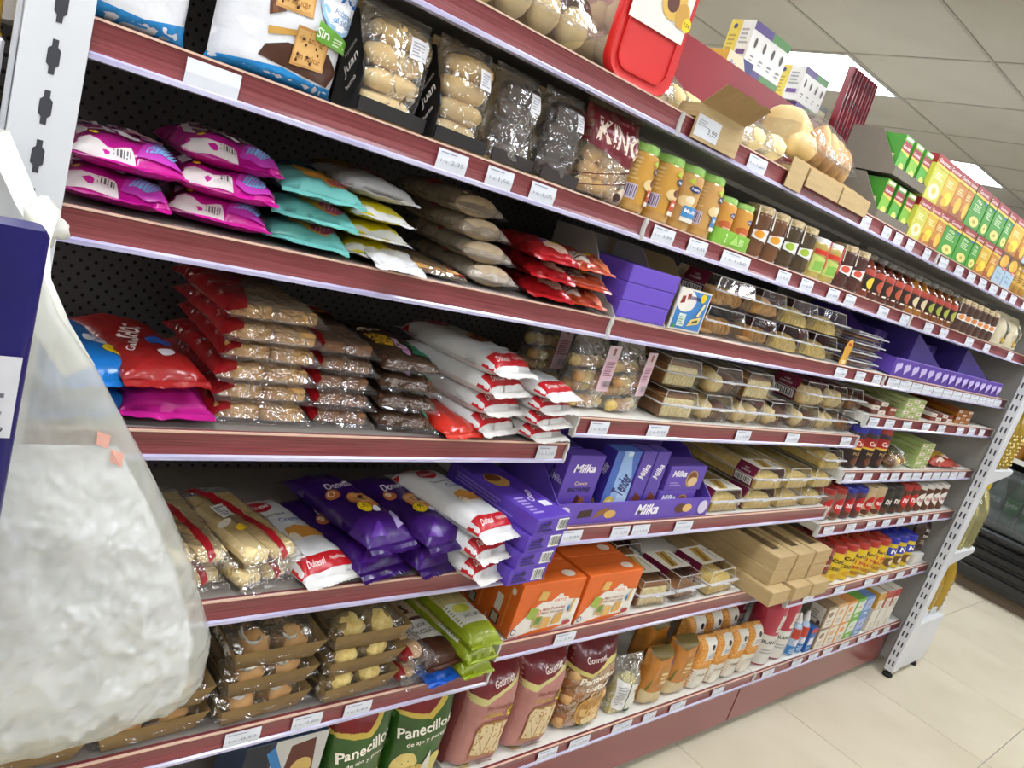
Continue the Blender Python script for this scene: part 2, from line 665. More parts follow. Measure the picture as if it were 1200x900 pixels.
# ------------------------------------------------------------------ shelving bays
M_RAIL = mat('wine_woodgrain', '6a282d', .32, '8a4246', scale=7, stretch=(1.2, 60, 60), coat=.35, lo=.3, hi=.7, detail=5)
M_LIP = mat('lilac_rail_lip', 'aaa6c8', .2, 'c4c2dc', scale=4, stretch=(3, 30, 30), coat=.6)
M_EDGE = mat('cream_rail_edge', 'd8b8a4', .4)
M_CAP = mat('grey_end_cap', 'c6c6c2', .4)
M_BOARD = mat('white_shelf_steel', 'dedcd4', .4)
M_BOARD1 = mat('grey_shelf_steel', '8f8a84', .45)
M_KICK = mat('wine_kick_panel', '84373a', .28, '7b3135', scale=3, coat=.4)
M_HEAD = mat('wine_header_panel', '8c1a26', .42, '821824', scale=5, coat=.1)
M_TAG = mat('tag_paper', 'd9dde6', .55)
M_TAGINK = mat('tag_ink', '8d92a2', .6)
def perforated():
    m = mat('perforated_back', '585455', .5)
    nt = m.node_tree
    b = nt.nodes['Principled BSDF']
    tc = nt.nodes.new('ShaderNodeTexCoord')
    def grid(off):
        mp = nt.nodes.new('ShaderNodeMapping')
        mp.inputs['Scale'].default_value = (1 / .0235, 1 / .0235, 1 / .0235)
        mp.inputs['Location'].default_value = (off, 0, off)
        nt.links.new(tc.outputs['Object'], mp.inputs[0])
        fr = nt.nodes.new('ShaderNodeVectorMath'); fr.operation = 'FRACTION'
        nt.links.new(mp.outputs[0], fr.inputs[0])
        sb = nt.nodes.new('ShaderNodeVectorMath'); sb.operation = 'SUBTRACT'
        sb.inputs[1].default_value = (.5, .5, .5)
        nt.links.new(fr.outputs[0], sb.inputs[0])
        ml = nt.nodes.new('ShaderNodeVectorMath'); ml.operation = 'MULTIPLY'
        ml.inputs[1].default_value = (1, 0, 1)
        nt.links.new(sb.outputs[0], ml.inputs[0])
        ln = nt.nodes.new('ShaderNodeVectorMath'); ln.operation = 'LENGTH'
        nt.links.new(ml.outputs[0], ln.inputs[0])
        return ln.outputs['Value']
    mn = nt.nodes.new('ShaderNodeMath'); mn.operation = 'MINIMUM'
    nt.links.new(grid(0), mn.inputs[0]); nt.links.new(grid(.5), mn.inputs[1])
    lt = nt.nodes.new('ShaderNodeMath'); lt.operation = 'LESS_THAN'
    lt.inputs[1].default_value = .13
    nt.links.new(mn.outputs[0], lt.inputs[0])
    mx = nt.nodes.new('ShaderNodeMix'); mx.data_type = 'RGBA'
    mx.inputs['A'].default_value = lin('585455'); mx.inputs['B'].default_value = lin('080808')
    nt.links.new(lt.outputs[0], mx.inputs['Factor'])
    nt.links.new(mx.outputs['Result'], b.inputs['Base Color'])
    return m
M_PERF = perforated()
M_BACK = mat('grey_back_panel', 'a5a39c', .5, '9c9a94', scale=4)

TAGN = ['1,65', '3,99', '2,35', '1,50', '3,05', '0,99', '2,80']
def tagmesh(w, k, blank=False, h=.030):
    mb = MB()
    # slightly bowed paper slipped into the rail
    vs, fs = [], []
    for i in range(3):
        z = -.006 - h * i / 2
        y = -.0012 - (.0012 if i == 1 else 0)
        vs += [(-w / 2, y, z), (w / 2, y, z)]
    fs = [(0, 2, 3, 1), (2, 4, 5, 3)]
    mb.add(vs, fs, 0)
    if not blank:
        def prt(s, cx, cz, ww, hh):
            tv, tf = text2d(s, .0)
            mb.add([(cx + (x - .5) * ww, -.0030, cz + (y - .5) * hh) for x, y in tv], tf, 1)
        prt(TAGN[k % 7], w * .17, -.022, w * .42, .007)
        prt('1 u', -w * .28, -.022, w * .2, .005)
        mb.add([(-w * .42, -.0030, -.011), (w * .1, -.0030, -.011), (w * .1, -.0030, -.0095), (-w * .42, -.0030, -.0095)], [(0, 1, 2, 3)], 1)
    return mb.mesh('price_tag', [M_TAG, M_TAGINK])

def shelf(z, x0, x1, tags=(), depth=.44, rail=True, strip=False, board_side=False, th=.028, yb=.45, blank=()):
    """shelf board with price rail, lip, end caps and tags; coordinates are those of the bay"""
    kids = []
    body = MB().box(x0 + .002, .010, z - th, x1 - .002, yb, z - .0006)
    # folded steel lip behind the rail and a stiffening rib underneath
    body.box(x0 + .002, .010, z - .036, x1 - .002, .0125, z - th)
    body.box(x0 + .03, yb * .5, z - th - .012, x1 - .03, yb * .5 + .03, z - th)
    prof = [(.009, 0), (.003, .001), (0, -.003), (.0015, -.012), (.0022, -.020), (.0012, -.029), (0, -.0345), (.009, -.0345)]
    kids.append(Part('price_rail', MB().prism([(y, z + h) for y, h in prof], x0 + .003, x1 - .003, 'x').mesh('price_rail', M_RAIL)))
    kids.append(Part('rail_lip', MB().prism([(-.001, z - .0335), (-.0035, z - .036), (-.0035, z - .041), (.009, z - .042), (.009, z - .0335)], x0 + .003, x1 - .003, 'x').mesh('rail_lip', M_LIP)))
    kids.append(Part('rail_edge', MB().box(x0 + .003, -.0012, z - .002, x1 - .003, .004, z + .0005).mesh('rail_edge', M_EDGE)))
    for xe in (x0 + .0015, x1 - .0015):
        kids.append(Part('end_cap', MB().prism([(-.003, z + .001), (-.005, z - .008), (-.003, z - .02), (-.005, z - .034), (-.003, z - .042), (.009, z - .042), (.009, z + .001)], xe - .0022, xe + .0022, 'x').mesh('end_cap', M_CAP)))
    for k, t in enumerate(tags):
        c, w = t[0], t[1]
        me = tagmesh(w, k + int(z * 10), len(t) > 2)
        me.transform(Matrix.Translation((c, 0, z)))
        kids.append(Part('price_tag', me))
    return Part('shelf', body.mesh('shelf', M_BOARD if x0 > .5 else M_BOARD1), kids)

XA, XB, XC, XD = -.058, .9285, 2.243, 3.555
ZA, ZB, ZCc = 1.7327, 1.538, 1.3425
ZD1, ZD2, ZD3a, ZD3b = 1.079, 1.136, 1.207, 1.012
ZE1, ZE2, ZE3 = .805, .884, .818
ZF1, ZF2, ZF3, ZG = .5514, .610, .5504, .252

def bay(x0, x1, levels, back, label, header=None, perf_z=None):
    parts = [Part('back_panel', MB().box(x0, .452, .03, x1, .47, 1.76).mesh('back_panel', back))]
    for lv in levels:
        parts.append(shelf(lv[0], x0, x1, lv[1] if len(lv) > 1 else ()))
    # kick panel, inner frame feet
    parts.append(Part('kick_panel', MB().box(x0 + .004, .026, .035, x1 - .004, .034, .214).mesh('kick_panel', M_KICK, bevel=.001)))
    parts.append(Part('plinth', MB().box(x0 + .03, .05, .0, x1 - .03, .44, .2).mesh('plinth', mat('dark_plinth', '2a2726', .7))))
    if header:
        parts.append(Part('header_panel', MB().box(x0 + .002, .445, 1.74, x1 - .002, .462, header).mesh('header_panel', M_HEAD, bevel=.002)))
        parts.append(Part('rear_shelf', MB().box(x0 + .002, .472, header - .11, x1 - .002, .9, header - .085).mesh('rear_shelf', M_BOARD)))
    return put(parts, 'shelving_bay', label, 'shelving')

bay(XA, XB, [(ZA,), (ZB, [(.127, .062, 1), (.475, .055), (.568, .054), (.662, .056)]), (ZCc,), (ZD1, [(.872, .052)]), (ZE1,),
             (ZF1, [(.385, .062), (.502, .058), (.605, .058)]), (ZG,)],
    M_PERF, 'near wine-red shelving bay with perforated dark back, behind the white bag', 2.02)
bay(XB, XC, [(ZA, [(1.2, .07), (1.735, .05), (1.865, .05), (1.945, .05), (2.03, .05), (2.16, .05)]),
             (ZB, [(.99, .068), (1.105, .065), (1.25, .11), (1.46, .06), (1.575, .062), (1.72, .064), (1.82, .062), (2.04, .07), (2.2, .06)]),
             (ZCc, [(1.94, .07), (2.07, .065), (2.19, .06)]),
             (ZD2, [(1.0, .06), (1.2, .075), (1.56, .07), (1.82, .072), (2.16, .07)]),
             (ZE2, [(1.03, .075), (1.2, .065), (1.275, .065), (1.45, .075)]),
             (ZF2, [(1.14, .07)]),
             (ZG, [(1.24, .07), (1.36, .08), (1.535, .085), (1.66, .06), (1.8, .08), (2.02, .07)])],
    M_PERF, 'middle wine-red shelving bay with jars, clear bakery boxes and orange cartons', 2.02)
bay(XC, XD, [(ZA, [(2.3, .07), (2.44, .07), (2.56, .07), (2.68, .07), (2.8, .08), (2.92, .07), (3.04, .07), (3.2, .07)]),
             (ZB, [(2.4, .07), (2.54, .07), (2.8, .08), (3.0, .07), (3.3, .07)]),
             (ZCc, [(2.32 + .1 * k, .094) for k in range(12)]),
             (ZD3a, [(2.3, .075), (2.43, .075), (2.58, .075), (2.76, .075), (2.92, .08), (3.13, .075), (3.27, .08), (3.4, .07)]),
             (ZD3b, [(2.3, .075), (2.44, .075), (2.58, .075), (2.68, .075), (2.79, .09), (2.89, .085)] + [(3.0 + .1 * k, .085) for k in range(5)]),
             (ZE3, [(2.32, .075), (2.49, .08), (2.66, .075), (2.8, .07), (2.94, .07), (3.08, .07), (3.2, .065), (3.32, .065)]),
             (ZF3, [(2.4, .08), (2.64, .08), (2.9, .08), (3.05, .08), (3.22, .08), (3.38, .07)]),
             (ZG, [(2.34, .08), (2.55, .08), (2.68, .08), (2.8, .08), (2.95, .085), (3.12, .08), (3.25, .07), (3.38, .07)])],
    M_BACK, 'far wine-red shelving bay with chocolate and cocoa, beside the slotted white post')

# ------------------------------------------------------------------ end frames
def slotted_post(H, W, D, cross=False):
    """box-section post with slots; front faces -y (W wide) and -x side faces"""
    return MB().box(0, 0, 0, W, D, H)

# near post: cross-shaped slots down the middle of the broad face
ps = MB()
def cross_slot(mb, x, z, y):
    for (w, h) in ((.0058, .035),):
        pass
    pts = [(-.0028, .017), (.0028, .017), (.0028, .010), (.0058, .007), (.0058, -.007), (.0028, -.010), (.0028, -.017), (-.0028, -.017), (-.0028, -.010), (-.0058, -.007), (-.0058, .007), (-.0028, .010)]
    k = [(x + a, y, z + b) for a, b in pts]
    mb.add(k, [tuple(range(len(k)))])
near_slots = []
for k in range(34):
    slots = MB()
    cross_slot(slots, -.0305, 1.937 - .05 * k, -.0135)
    near_slots.append(Part('slot', slots.mesh('slot', M_SLOT)))
near = [Part('post', MB().box(-.060, -.013, .02, -.001, -.006, 1.98).box(-.060, -.006, .02, -.0575, -.0045, 1.98).mesh('post', M_WHITEMETAL, bevel=.002)),
        *near_slots,
        Part('foot', MB().prism([(-.5, 0), (-.001, 0), (-.001, .2), (-.45, .12), (-.5, .08)], -.012, -.006, 'y').mesh('foot', M_WHITEMETAL, bevel=.003)),
        Part('edge_strip', MB().box(-.066, -.011, .02, -.061, -.005, 1.98).mesh('edge_strip', mat('grey_strip', 'b9bcc2', .4), bevel=.001))]
put(near, 'end_rack', 'near white steel post with cross-shaped slots at the left edge', 'rack')

far = []
fx, fy0, fy1 = 3.492, -.068, -.026
far.append(Part('post', MB().box(fx, fy0, .03, fx + .07, fy1, 2.0).mesh('post', M_WHITEMETAL, bevel=.003)))
for k in range(38):
    z = .072 + .05 * k
    for c in (-.008, .008):
        y = (fy0 + fy1) / 2 + c
        sl = MB()
        sl.add([(fx - .0006, y - .0032, z - .0125), (fx - .0006, y - .0032, z + .0125), (fx - .0006, y + .0032, z + .0125), (fx - .0006, y + .0032, z - .0125)], [(0, 1, 2, 3)])
        far.append(Part('slot', sl.mesh('slot', M_SLOT)))
far.append(Part('foot_pad', MB().lathe([(.022, 0), (.022, .012), (.012, .016), (.012, .03)], 12, c=(fx + .02, (fy0 + fy1) / 2)).mesh('foot_pad', mat('black_rubber', '1c1b1a', .7), smooth='auto')))
far.append(Part('foot_pad', MB().lathe([(.018, 0), (.018, .012), (.010, .016), (.010, .03)], 12, c=(fx + .33, (fy0 + fy1) / 2)).mesh('foot_pad', mat('black_rubber', '1c1b1a', .7), smooth='auto')))
far.append(Part('foot', MB().prism([(fx + .07, .03), (fx + .38, .03), (fx + .42, .07), (fx + .42, .27), (fx + .07, .27)], fy0 + .006, fy1 - .006, 'y').mesh('foot', M_WHITEMETAL, bevel=.003)))
far.append(Part('base_shelf', MB().box(fx + .076, fy1 - .004, .215, fx + .48, .9, .27).box(fx + .076, fy1 - .004, .27, fx + .48, fy1 + .004, .30).mesh('base_shelf', M_WHITEMETAL, bevel=.002)))
for zz in (.62, 1.03, 1.44):
    br = Part('bracket', MB().prism([(fx + .06, zz - .09), (fx + .10, zz - .075), (fx + .45, zz - .02), (fx + .455, zz - .001), (fx + .06, zz - .001)], fy1 - .020, fy1 - .012, 'y').mesh('bracket', M_WHITEMETAL, bevel=.001))
    far.append(Part('end_shelf', MB().box(fx + .076, fy1 - .011, zz - .02, fx + .48, .9, zz).mesh('end_shelf', M_WHITEMETAL, bevel=.002), [br]))
far.append(Part('end_panel', MB().box(fx + .068, fy1 + .001, .05, fx + .074, .9, 2.0).mesh('end_panel', M_BACK)))
put(far, 'end_rack', 'far white steel post with paired slots, carrying the oil bottle shelves', 'rack')
# ------------------------------------------------------------------ pastry and shared contents
M_BREAD = mat('bread_crust', 'c4945c', .6, 'dfba82', scale=9, bump=.2, bscale=80)
M_ECL = mat('eclair_glaze', 'e8cf98', .5, 'd9b26a', scale=9, bump=.15, bscale=60)
M_PALE = mat('pale_bread', 'f0dca6', .7, 'e2c078', scale=7, bump=.2, bscale=60)
M_CAKE = mat('sponge_cake', 'ead58e', .85, 'd8b868', scale=60, bump=.5, bscale=150)
M_CRUMB = mat('cake_crumb', 'efe4b8', .9, 'dcc888', scale=120, bump=.5, bscale=200)
M_COOKIE = mat('cookie', 'cf9a50', .8, 'e4ba78', scale=25, bump=.4, bscale=120)
M_BROWN = mat('brown_pastry', '94653a', .7, '7a4e2a', scale=22, bump=.4, bscale=90)
M_CHOC = mat('chocolate', '2e1a14', .35, '3d241a', scale=20, bump=.15)
M_CHOCM = mat('milk_chocolate', '5d321d', .4, '6d4026', scale=20)
M_WAFFLE = mat('waffle', 'cfa462', .75, 'a87a40', scale=30, bump=.5, bscale=70)
M_ICING = mat('white_icing', 'e9e4d8', .5)
M_KRAFT = mat('kraft_card', 'a28558', .7, '947a50', scale=14)
M_KRAFTP = mat('pale_kraft', 'b8a074', .65, 'ae9568', scale=10, stretch=(1, 1, 20))
M_TRAY = mat('brown_tray_card', '8e7448', .75, '7f673f', scale=18)
M_GREYCARD = mat('grey_card', '746d62', .8)
M_BURG = '6d1638'

def slab(W, D, H, m, name='pastry', x=0, y=0, z=0, lump=0, bevel=.004):
    return Part(name, MB().box(x - W / 2, y, z, x + W / 2, y + D, z + H).mesh(name, m, smooth='auto', bevel=bevel))

def stack(spec, n, name, desc, cat, x, y, z, dz, group, jx=.004, jr=2.5, tail='', jy=.01, rz=0, rx=0, dy=0, seed=1):
    rnd = random.Random(seed * 77 + n)
    for i in range(n):
        lb = ('%s, %s of its stack%s' % (desc, fromtop(i, n), (' ' + tail) if tail else '')) if n > 1 else desc + ((' ' + tail) if tail else '')
        put(spec, name, lb, cat, (x + rnd.uniform(-jx, jx), y + rnd.uniform(0, jy) + dy * i, z + .0015 + dz * i),
            (rx, 0, rz + rnd.uniform(-jr, jr)), group)

# ------------------------------------------------------------------ clear hinged bakery box
def shell(W, D, H, kind, sleeve=None, seed=0, split=.52):
    """clear hinged box: base, lid, rim, what it holds, and a card sleeve"""
    hb = H * split
    def taper(z0, z1, i0, i1, mb):
        a = [(-W / 2 + i0, i0 * .6), (W / 2 - i0, i0 * .6), (W / 2 - i0, D - i0), (-W / 2 + i0, D - i0)]
        b = [(-W / 2 + i1, i1 * .6), (W / 2 - i1, i1 * .6), (W / 2 - i1, D - i1), (-W / 2 + i1, D - i1)]
        mb.add([(p[0], p[1], z0) for p in a] + [(p[0], p[1], z1) for p in b],
               [(0, 1, 5, 4), (1, 2, 6, 5), (2, 3, 7, 6), (3, 0, 4, 7)] + ([(0, 3, 2, 1)] if i0 > i1 else [(4, 5, 6, 7)]))
    base, lid, rim = MB(), MB(), MB()
    taper(.001, hb, .012, .005, base)
    n = 9
    for i in range(n):   # moulded ribs on the front of the base
        x = -W / 2 + .02 + (W - .04) * i / (n - 1)
        base.add([(x - .0022, .0045, .006), (x, .0015, .006), (x + .0022, .0045, .006), (x - .0022, .002, hb * .8), (x, -.001, hb * .8), (x + .0022, .002, hb * .8)], [(0, 1, 4, 3), (1, 2, 5, 4)])
    taper(hb + .002, H, .006, .018, lid)
    rim.box(-W / 2 - .004, -.006, hb, W / 2 + .004, .004, hb + .0034)
    rim.box(-W / 2 - .004, .004, hb, -W / 2 + .005, D, hb + .0022)
    rim.box(W / 2 - .005, .004, hb, W / 2 + .004, D, hb + .0022)
    rim.box(-.012, -.012, hb, .012, -.006, hb + .002)
    edg = MB()
    a, c0, c1 = W / 2 - .018, .018 * .6, D - .018
    edg.tube([(-a, c0, H), (a, c0, H)], .0011, 5).tube([(-a, c0, H), (-a, c1, H)], .0011, 5).tube([(a, c0, H), (a, c1, H)], .0011, 5)
    edg.tube([(-a, c0, H), (-W / 2 + .006, .004, hb + .002)], .0009, 5).tube([(a, c0, H), (W / 2 - .006, .004, hb + .002)], .0009, 5)
    parts = [Part('lid_edges', edg.mesh('lid_edges', film('shell_edge', gloss=1.2, rough=.1, bump=.1, haze=.5))), Part('base', base.mesh('base', FILM_S)), Part('lid', lid.mesh('lid', FILM_S, bevel=.002)),
             Part('rim', rim.mesh('rim', film('shell_rim', gloss=.9, rough=.08, bump=.2, haze=.42)))]
    rnd = random.Random(seed)
    w, d, h = W - .03, D - .03, H - .012
    if kind == 'cookies':
        k = int(w / .0145)
        for i in range(k):
            mb = MB()
            rot = Matrix.Rotation(math.radians(62 + rnd.uniform(-6, 6)), 3, 'Y')
            mb.blob((-w / 2 + .012 + i * .0145, .045 + rnd.uniform(-.005, .005), h * .42), (h * .40, h * .44, .0046), 12, 6, rot=rot, lump=.1, seed=i)
            parts.append(Part('cookie', mb.mesh('cookie', M_COOKIE, smooth=True)))
        parts.append(Part('cookie', MB().blob((-w * .3, .03, .008), (.03, .02, .006), 12, 4).mesh('cookie', M_COOKIE, smooth=True)))
    elif kind in ('muffins', 'darkmuffins', 'shells'):
        k = 2 if kind != 'shells' else 3
        for r in range(2):
            for i in range(k):
                mm = {'muffins': M_PALE, 'darkmuffins': (M_CHOCM if (i + r) % 2 else M_PALE), 'shells': M_PALE}[kind]
                c = (-w / 2 + w * (i + .5) / k, .035 + r * .055, h * .45)
                parts.append(Part('muffin', MB().blob(c, (w / k * .47, .03, h * .45), 12, 8, lump=.22, seed=i + 5 * r + seed).mesh('muffin', mm, smooth=True)))
    elif kind == 'ribbed':
        # one ridged golden mound
        mb = MB()
        n, k = 40, 8
        vs, fs = [], []
        for i in range(n + 1):
            x = -w / 2 + w * i / n
            e = (1 - abs(2 * i / n - 1) ** 3) ** .6
            rr = (1 + .06 * (1 if i % 4 < 2 else -1)) * e
            for j in range(k + 1):
                a = math.pi * j / k
                vs.append((x, .045 - math.cos(a) * .038 * rr, .003 + math.sin(a) * h * .72 * rr))
        for i in range(n):
            for j in range(k):
                a = i * (k + 1) + j
                fs.append((a, a + 1, a + k + 2, a + k + 1))
        mb.add(vs, fs)
        parts.append(Part('pastry', mb.mesh('pastry', M_CAKE, smooth=True)))
    elif kind == 'cake':
        parts.append(slab(w * .98, d, h * .82, M_CRUMB, 'cake', 0, .01, .004))
        parts.append(slab(w * .98, d * .98, h * .08, M_BROWN, 'crust', 0, .012, .004 + h * .82))
        parts.append(slab(.004, d, h * .8, M_BROWN, 'crust', -w / 2 - .001, .012, .004, bevel=.001))
    elif kind == 'flap':
        for i in range(3):
            parts.append(Part('pastry', MB().blob((-w * .3 + i * w * .3, .04, h * .4), (w * .22, .03, h * .3), 10, 6, lump=.3, seed=i + seed, rot=Matrix.Rotation(.6 * (i - 1), 3, 'Y')).mesh('pastry', M_COOKIE, smooth=True)))
        parts.append(Part('pastry', MB().blob((0, .05, h * .65), (w * .36, .03, h * .25), 10, 6, lump=.3, seed=seed).mesh('pastry', M_BREAD, smooth=True)))
    elif kind == 'roll':
        # long sponge roll ridged by the tray
        mb = MB()
        n, k = 22, 10
        vs, fs = [], []
        for i in range(n + 1):
            y = .008 + d * i / n
            e = 1 - .12 * (i in (0, n)) + .015 * (1 if i % 2 else -1)
            for j in range(k + 1):
                a = math.pi * j / k
                vs.append((-math.cos(a) * w * .5 * e, y, .004 + (h * .45 + math.sin(a) * h * .42) * e))
        for i in range(n):
            for j in range(k):
                a = i * (k + 1) + j
                fs.append((a, a + 1, a + k + 2, a + k + 1))
        fs.append(tuple(range(k + 1)))
        mb.add(vs, fs)
        mb.box(-w / 2, .008, .003, w / 2, d, .003 + h * .46)
        parts.append(Part('cake', mb.mesh('cake', M_CAKE, smooth='auto')))
    elif kind == 'brown':
        parts.append(slab(w * .96, d, h * .6, M_BROWN, 'cake', 0, .012, .004, bevel=.008))
    if sleeve:
        y0, y1, lay = sleeve
        g = .0012
        mb = MB()
        prof = [(-W / 2 - g + .008, .004), (-W / 2 - g + .002, hb), (-W / 2 + .014, H + g), (W / 2 - .014, H + g), (W / 2 + g - .002, hb), (W / 2 + g - .008, .004)]
        vs = [(a, y0, b) for a, b in prof] + [(a, y1, b) for a, b in prof]
        n = len(prof)
        mb.add(vs, [(i, i + 1, n + i + 1, n + i) for i in range(2)], 0)
        mb.add(vs, [(2, 3, n + 3, n + 2)], 1 if lay == 'white' else 0)
        mb.add(vs, [(i, i + 1, n + i + 1, n + i) for i in range(3, 5)], 0)
        sm = mb.mesh('sleeve', [ink(M_BURG), ink('ece8de')])
        def lm(u, v):   # left flank, upper part leaning inwards
            z = .006 + v * (H - .006)
            x = prof[1][0] + (prof[2][0] - prof[1][0]) * max(0, (z - hb) / (H - hb)) if z > hb else prof[0][0] + (prof[1][0] - prof[0][0]) * z / hb
            return Vector((x, y1 - (y1 - y0) * u, z)), Vector((-1, 0, .25)).normalized()
        it = [BAR(.06, .06, .94, .42, 11), T('LOS', .5, .80, .22, .08, 'e9dfe2'), T('CAPRICHOS', .5, .66, .5, .08, 'e9dfe2')]
        kids = [Part('sleeve_print', art('sleeve_print', it, lm, y1 - y0, H, e0=.0008))]
        if lay == 'white':
            def tm(u, v):
                return Vector(((u - .5) * (W - .03), y0 + (y1 - y0) * v, H + g)), Vector((0, 0, 1))
            kids.append(Part('sleeve_picture', art('sleeve_picture', [P([(.2, .1), (.55, .12), (.75, .9), (.35, .92)], 'c8a24c'), P([(.28, .15), (.42, .15), (.6, .85), (.5, .86)], '8a6a2a'), R(.8, .2, .86, .8, 'b9b4aa')], tm, W, y1 - y0)))
        parts.append(Part('sleeve', sm, kids))
    return parts

# ------------------------------------------------------------------ jars and bottles
def jar(R0, H, content, lid, label=None, lidh=.016, lidR=None, neck=.86, span=2.6, z0=.25, z1=.78, lidart=None, n=20, extra=(), waist=0, a0=0):
    R1 = R0 * neck
    prof = smooth_prof([(R0 * .75, 0), (R0 * .97, .002), (R0, .01), (R0 * (1 - waist), H * .45), (R0, H * .76), (R0 * .98, H * .84), (R1, H * .9), (R1, H - lidh)])
    parts = [Part('glass_jar', MB().lathe(prof, n).mesh('glass_jar', content, smooth='auto'))]
    lr = lidR or R1 * 1.06
    lm = MB().lathe([(lr * .98, H - lidh), (lr, H - lidh + .002), (lr, H - .003), (lr * .95, H), (lr * .3, H)], n).mesh('lid', lid, smooth='auto')
    lk = []
    if lidart:
        mp, a, b = cylmap(lr + .0002, H - lidh + .002, H - .003, math.pi)
        lk.append(Part('lid_print', art('lid_print', lidart, mp, a, b, .006)))
    parts.append(Part('lid', lm, lk))
    if label:
        mp, a, b = cylmap(interp(prof), H * z0, H * z1, span, a0=a0)
        parts.append(Part('label', art('label', label, mp, a, b, .007, e0=.0006)))
    return parts + list(extra)

def glassy(h, h2=None, rough=.12):
    return mat('glassy_%s' % h, h, rough, h2, scale=18, coat=.8)
M_OIL = mat('oil_in_plastic', 'c9a62a', .12, 'b8931f', scale=8, trans=.55, coat=.6, ior=1.3, bump=.25, bscale=40)
M_OILP = mat('pale_oil_in_plastic', 'e6dfa4', .12, 'dcd38e', scale=8, trans=.8, coat=.6, ior=1.3, bump=.35, bscale=35)
# ================================================================== top shelf
# clear bag of muffins with red print
bg = Bag(.25, .22, .13, 'flat', seed=3, wr=.004, wf=26)
mf = [Part('muffin', MB().blob((-.09 + .06 * i, .05 + .065 * j, .045), (.029, .03, .032), 10, 7, lump=.2, seed=i + j).mesh('muffin', M_PALE, smooth=True)) for i in range(4) for j in range(3)]
put(bag(bg, FILM, [P([(.05, .10), (.5, .03), (.97, .10), (.97, .9), (.05, .9)], foil('b3141e')), T('Magdalenas', .72, .22, .36, .10, 'f0d8d4', sh=.25), P([(.1, .12), (.4, .06), (.5, .14), (.2, .2)], 'c9242b')], (FILM_C, FILM_C), mf),
    'muffin_bag', 'clear and red bag of muffins left of the red-lidded tub', 'bag', (.575, .015, ZA + .001), (0, 0, -3))
# red lidded tub lying on its side, lid facing the aisle
tub, tl, tr = MB(), MB(), MB()
def rrect(w, h, r, n=5):
    out = []
    for cx, cz, a0 in ((w / 2 - r, -h / 2 + r, -90), (w / 2 - r, h / 2 - r, 0), (-w / 2 + r, h / 2 - r, 90), (-w / 2 + r, -h / 2 + r, 180)):
        for i in range(n + 1):
            a = math.radians(a0 + 90 * i / n)
            out.append((cx + r * math.cos(a), cz + r * math.sin(a)))
    return out
def loft(mb, loops, cap0=True, cap1=True, mi=0):
    n = len(loops[0])
    vs = [p for l in loops for p in l]
    fs = [(k * n + i, k * n + (i + 1) % n, (k + 1) * n + (i + 1) % n, (k + 1) * n + i) for k in range(len(loops) - 1) for i in range(n)]
    if cap0: fs.append(tuple(range(n))[::-1])
    if cap1: fs.append(tuple(range((len(loops) - 1) * n, len(loops) * n)))
    return mb.add(vs, fs, mi)
TW, TH = .158, .225
def ring(w, h, r, y):
    return [(a, y, b + TH / 2) for a, b in rrect(w, h, r)]
loft(tl, [ring(TW - .02, TH - .02, .03, .002), ring(TW - .006, TH - .006, .034, 0), ring(TW, TH, .036, .004), ring(TW, TH, .036, .016), ring(TW - .004, TH - .004, .035, .018)])
rib = MB()
loft(rib, [ring(TW - .034, TH - .034, .026, .0012), ring(TW - .034, TH - .034, .026, -.001), ring(TW - .042, TH - .042, .022, -.001), ring(TW - .042, TH - .042, .022, .0012)], False, False)
loft(tub, [ring(TW - .012, TH - .012, .032, .018), ring(TW - .016, TH - .016, .032, .06), ring(TW - .03, TH - .03, .028, .14), ring(TW - .05, TH - .05, .02, .145)], False, True)
M_REDPL = mat('red_plastic_lid', 'd0201c', .35, 'c41c19', scale=6)
lbl = [R(.08, .42, .92, .98, 'e8e4de'), R(.08, .86, .92, 1.0, 'd0201c'), E(.28, .90, .22, .13, 'c8102e'), T('Dulcesol', .28, .90, .36, .055, 'ffffff', sh=.2),
       T('Magdalenas', .30, .72, .40, .045, '3a3a3a', sh=.25), T('Cacao', .26, .64, .2, .04, '3a3a3a', sh=.25), E(.64, .66, .19, .13, 'd9b352'), E(.62, .65, .09, .065, '5a2b18'), E(.80, .60, .11, .09, 'c99a3e'), E(.90, .56, .07, .05, 'f2d21c'), T('2,5€', .90, .56, .1, .035, '3b2a10')]
put([Part('lid', tl.mesh('lid', M_REDPL, smooth='auto'), [Part('lid_ridge', rib.mesh('lid_ridge', M_REDPL, smooth='auto')),
     Part('lid_label', art('lid_label', lbl, lambda u, v: (Vector(((u - .5) * TW, -.0012, v * TH)), Vector((0, -1, 0))), TW, TH))]),
     Part('tub', tub.mesh('tub', film('tub_plastic', gloss=.3, bump=.1, haze=.22, hazecol='d9d2cf'), smooth='auto'))]
    + [Part('muffin', MB().blob((-.045 + .045 * (i % 3), .05 + .05 * (i // 9), .045 + .055 * ((i // 3) % 3)), (.023, .024, .026), 8, 6, lump=.2, seed=i).mesh('muffin', M_PALE, smooth=True)) for i in range(18)],
    'muffin_tub', 'clear tub with red lid lying on its side, label facing out', 'tub', (.805, .012, ZA + .001), (0, 0, -4))

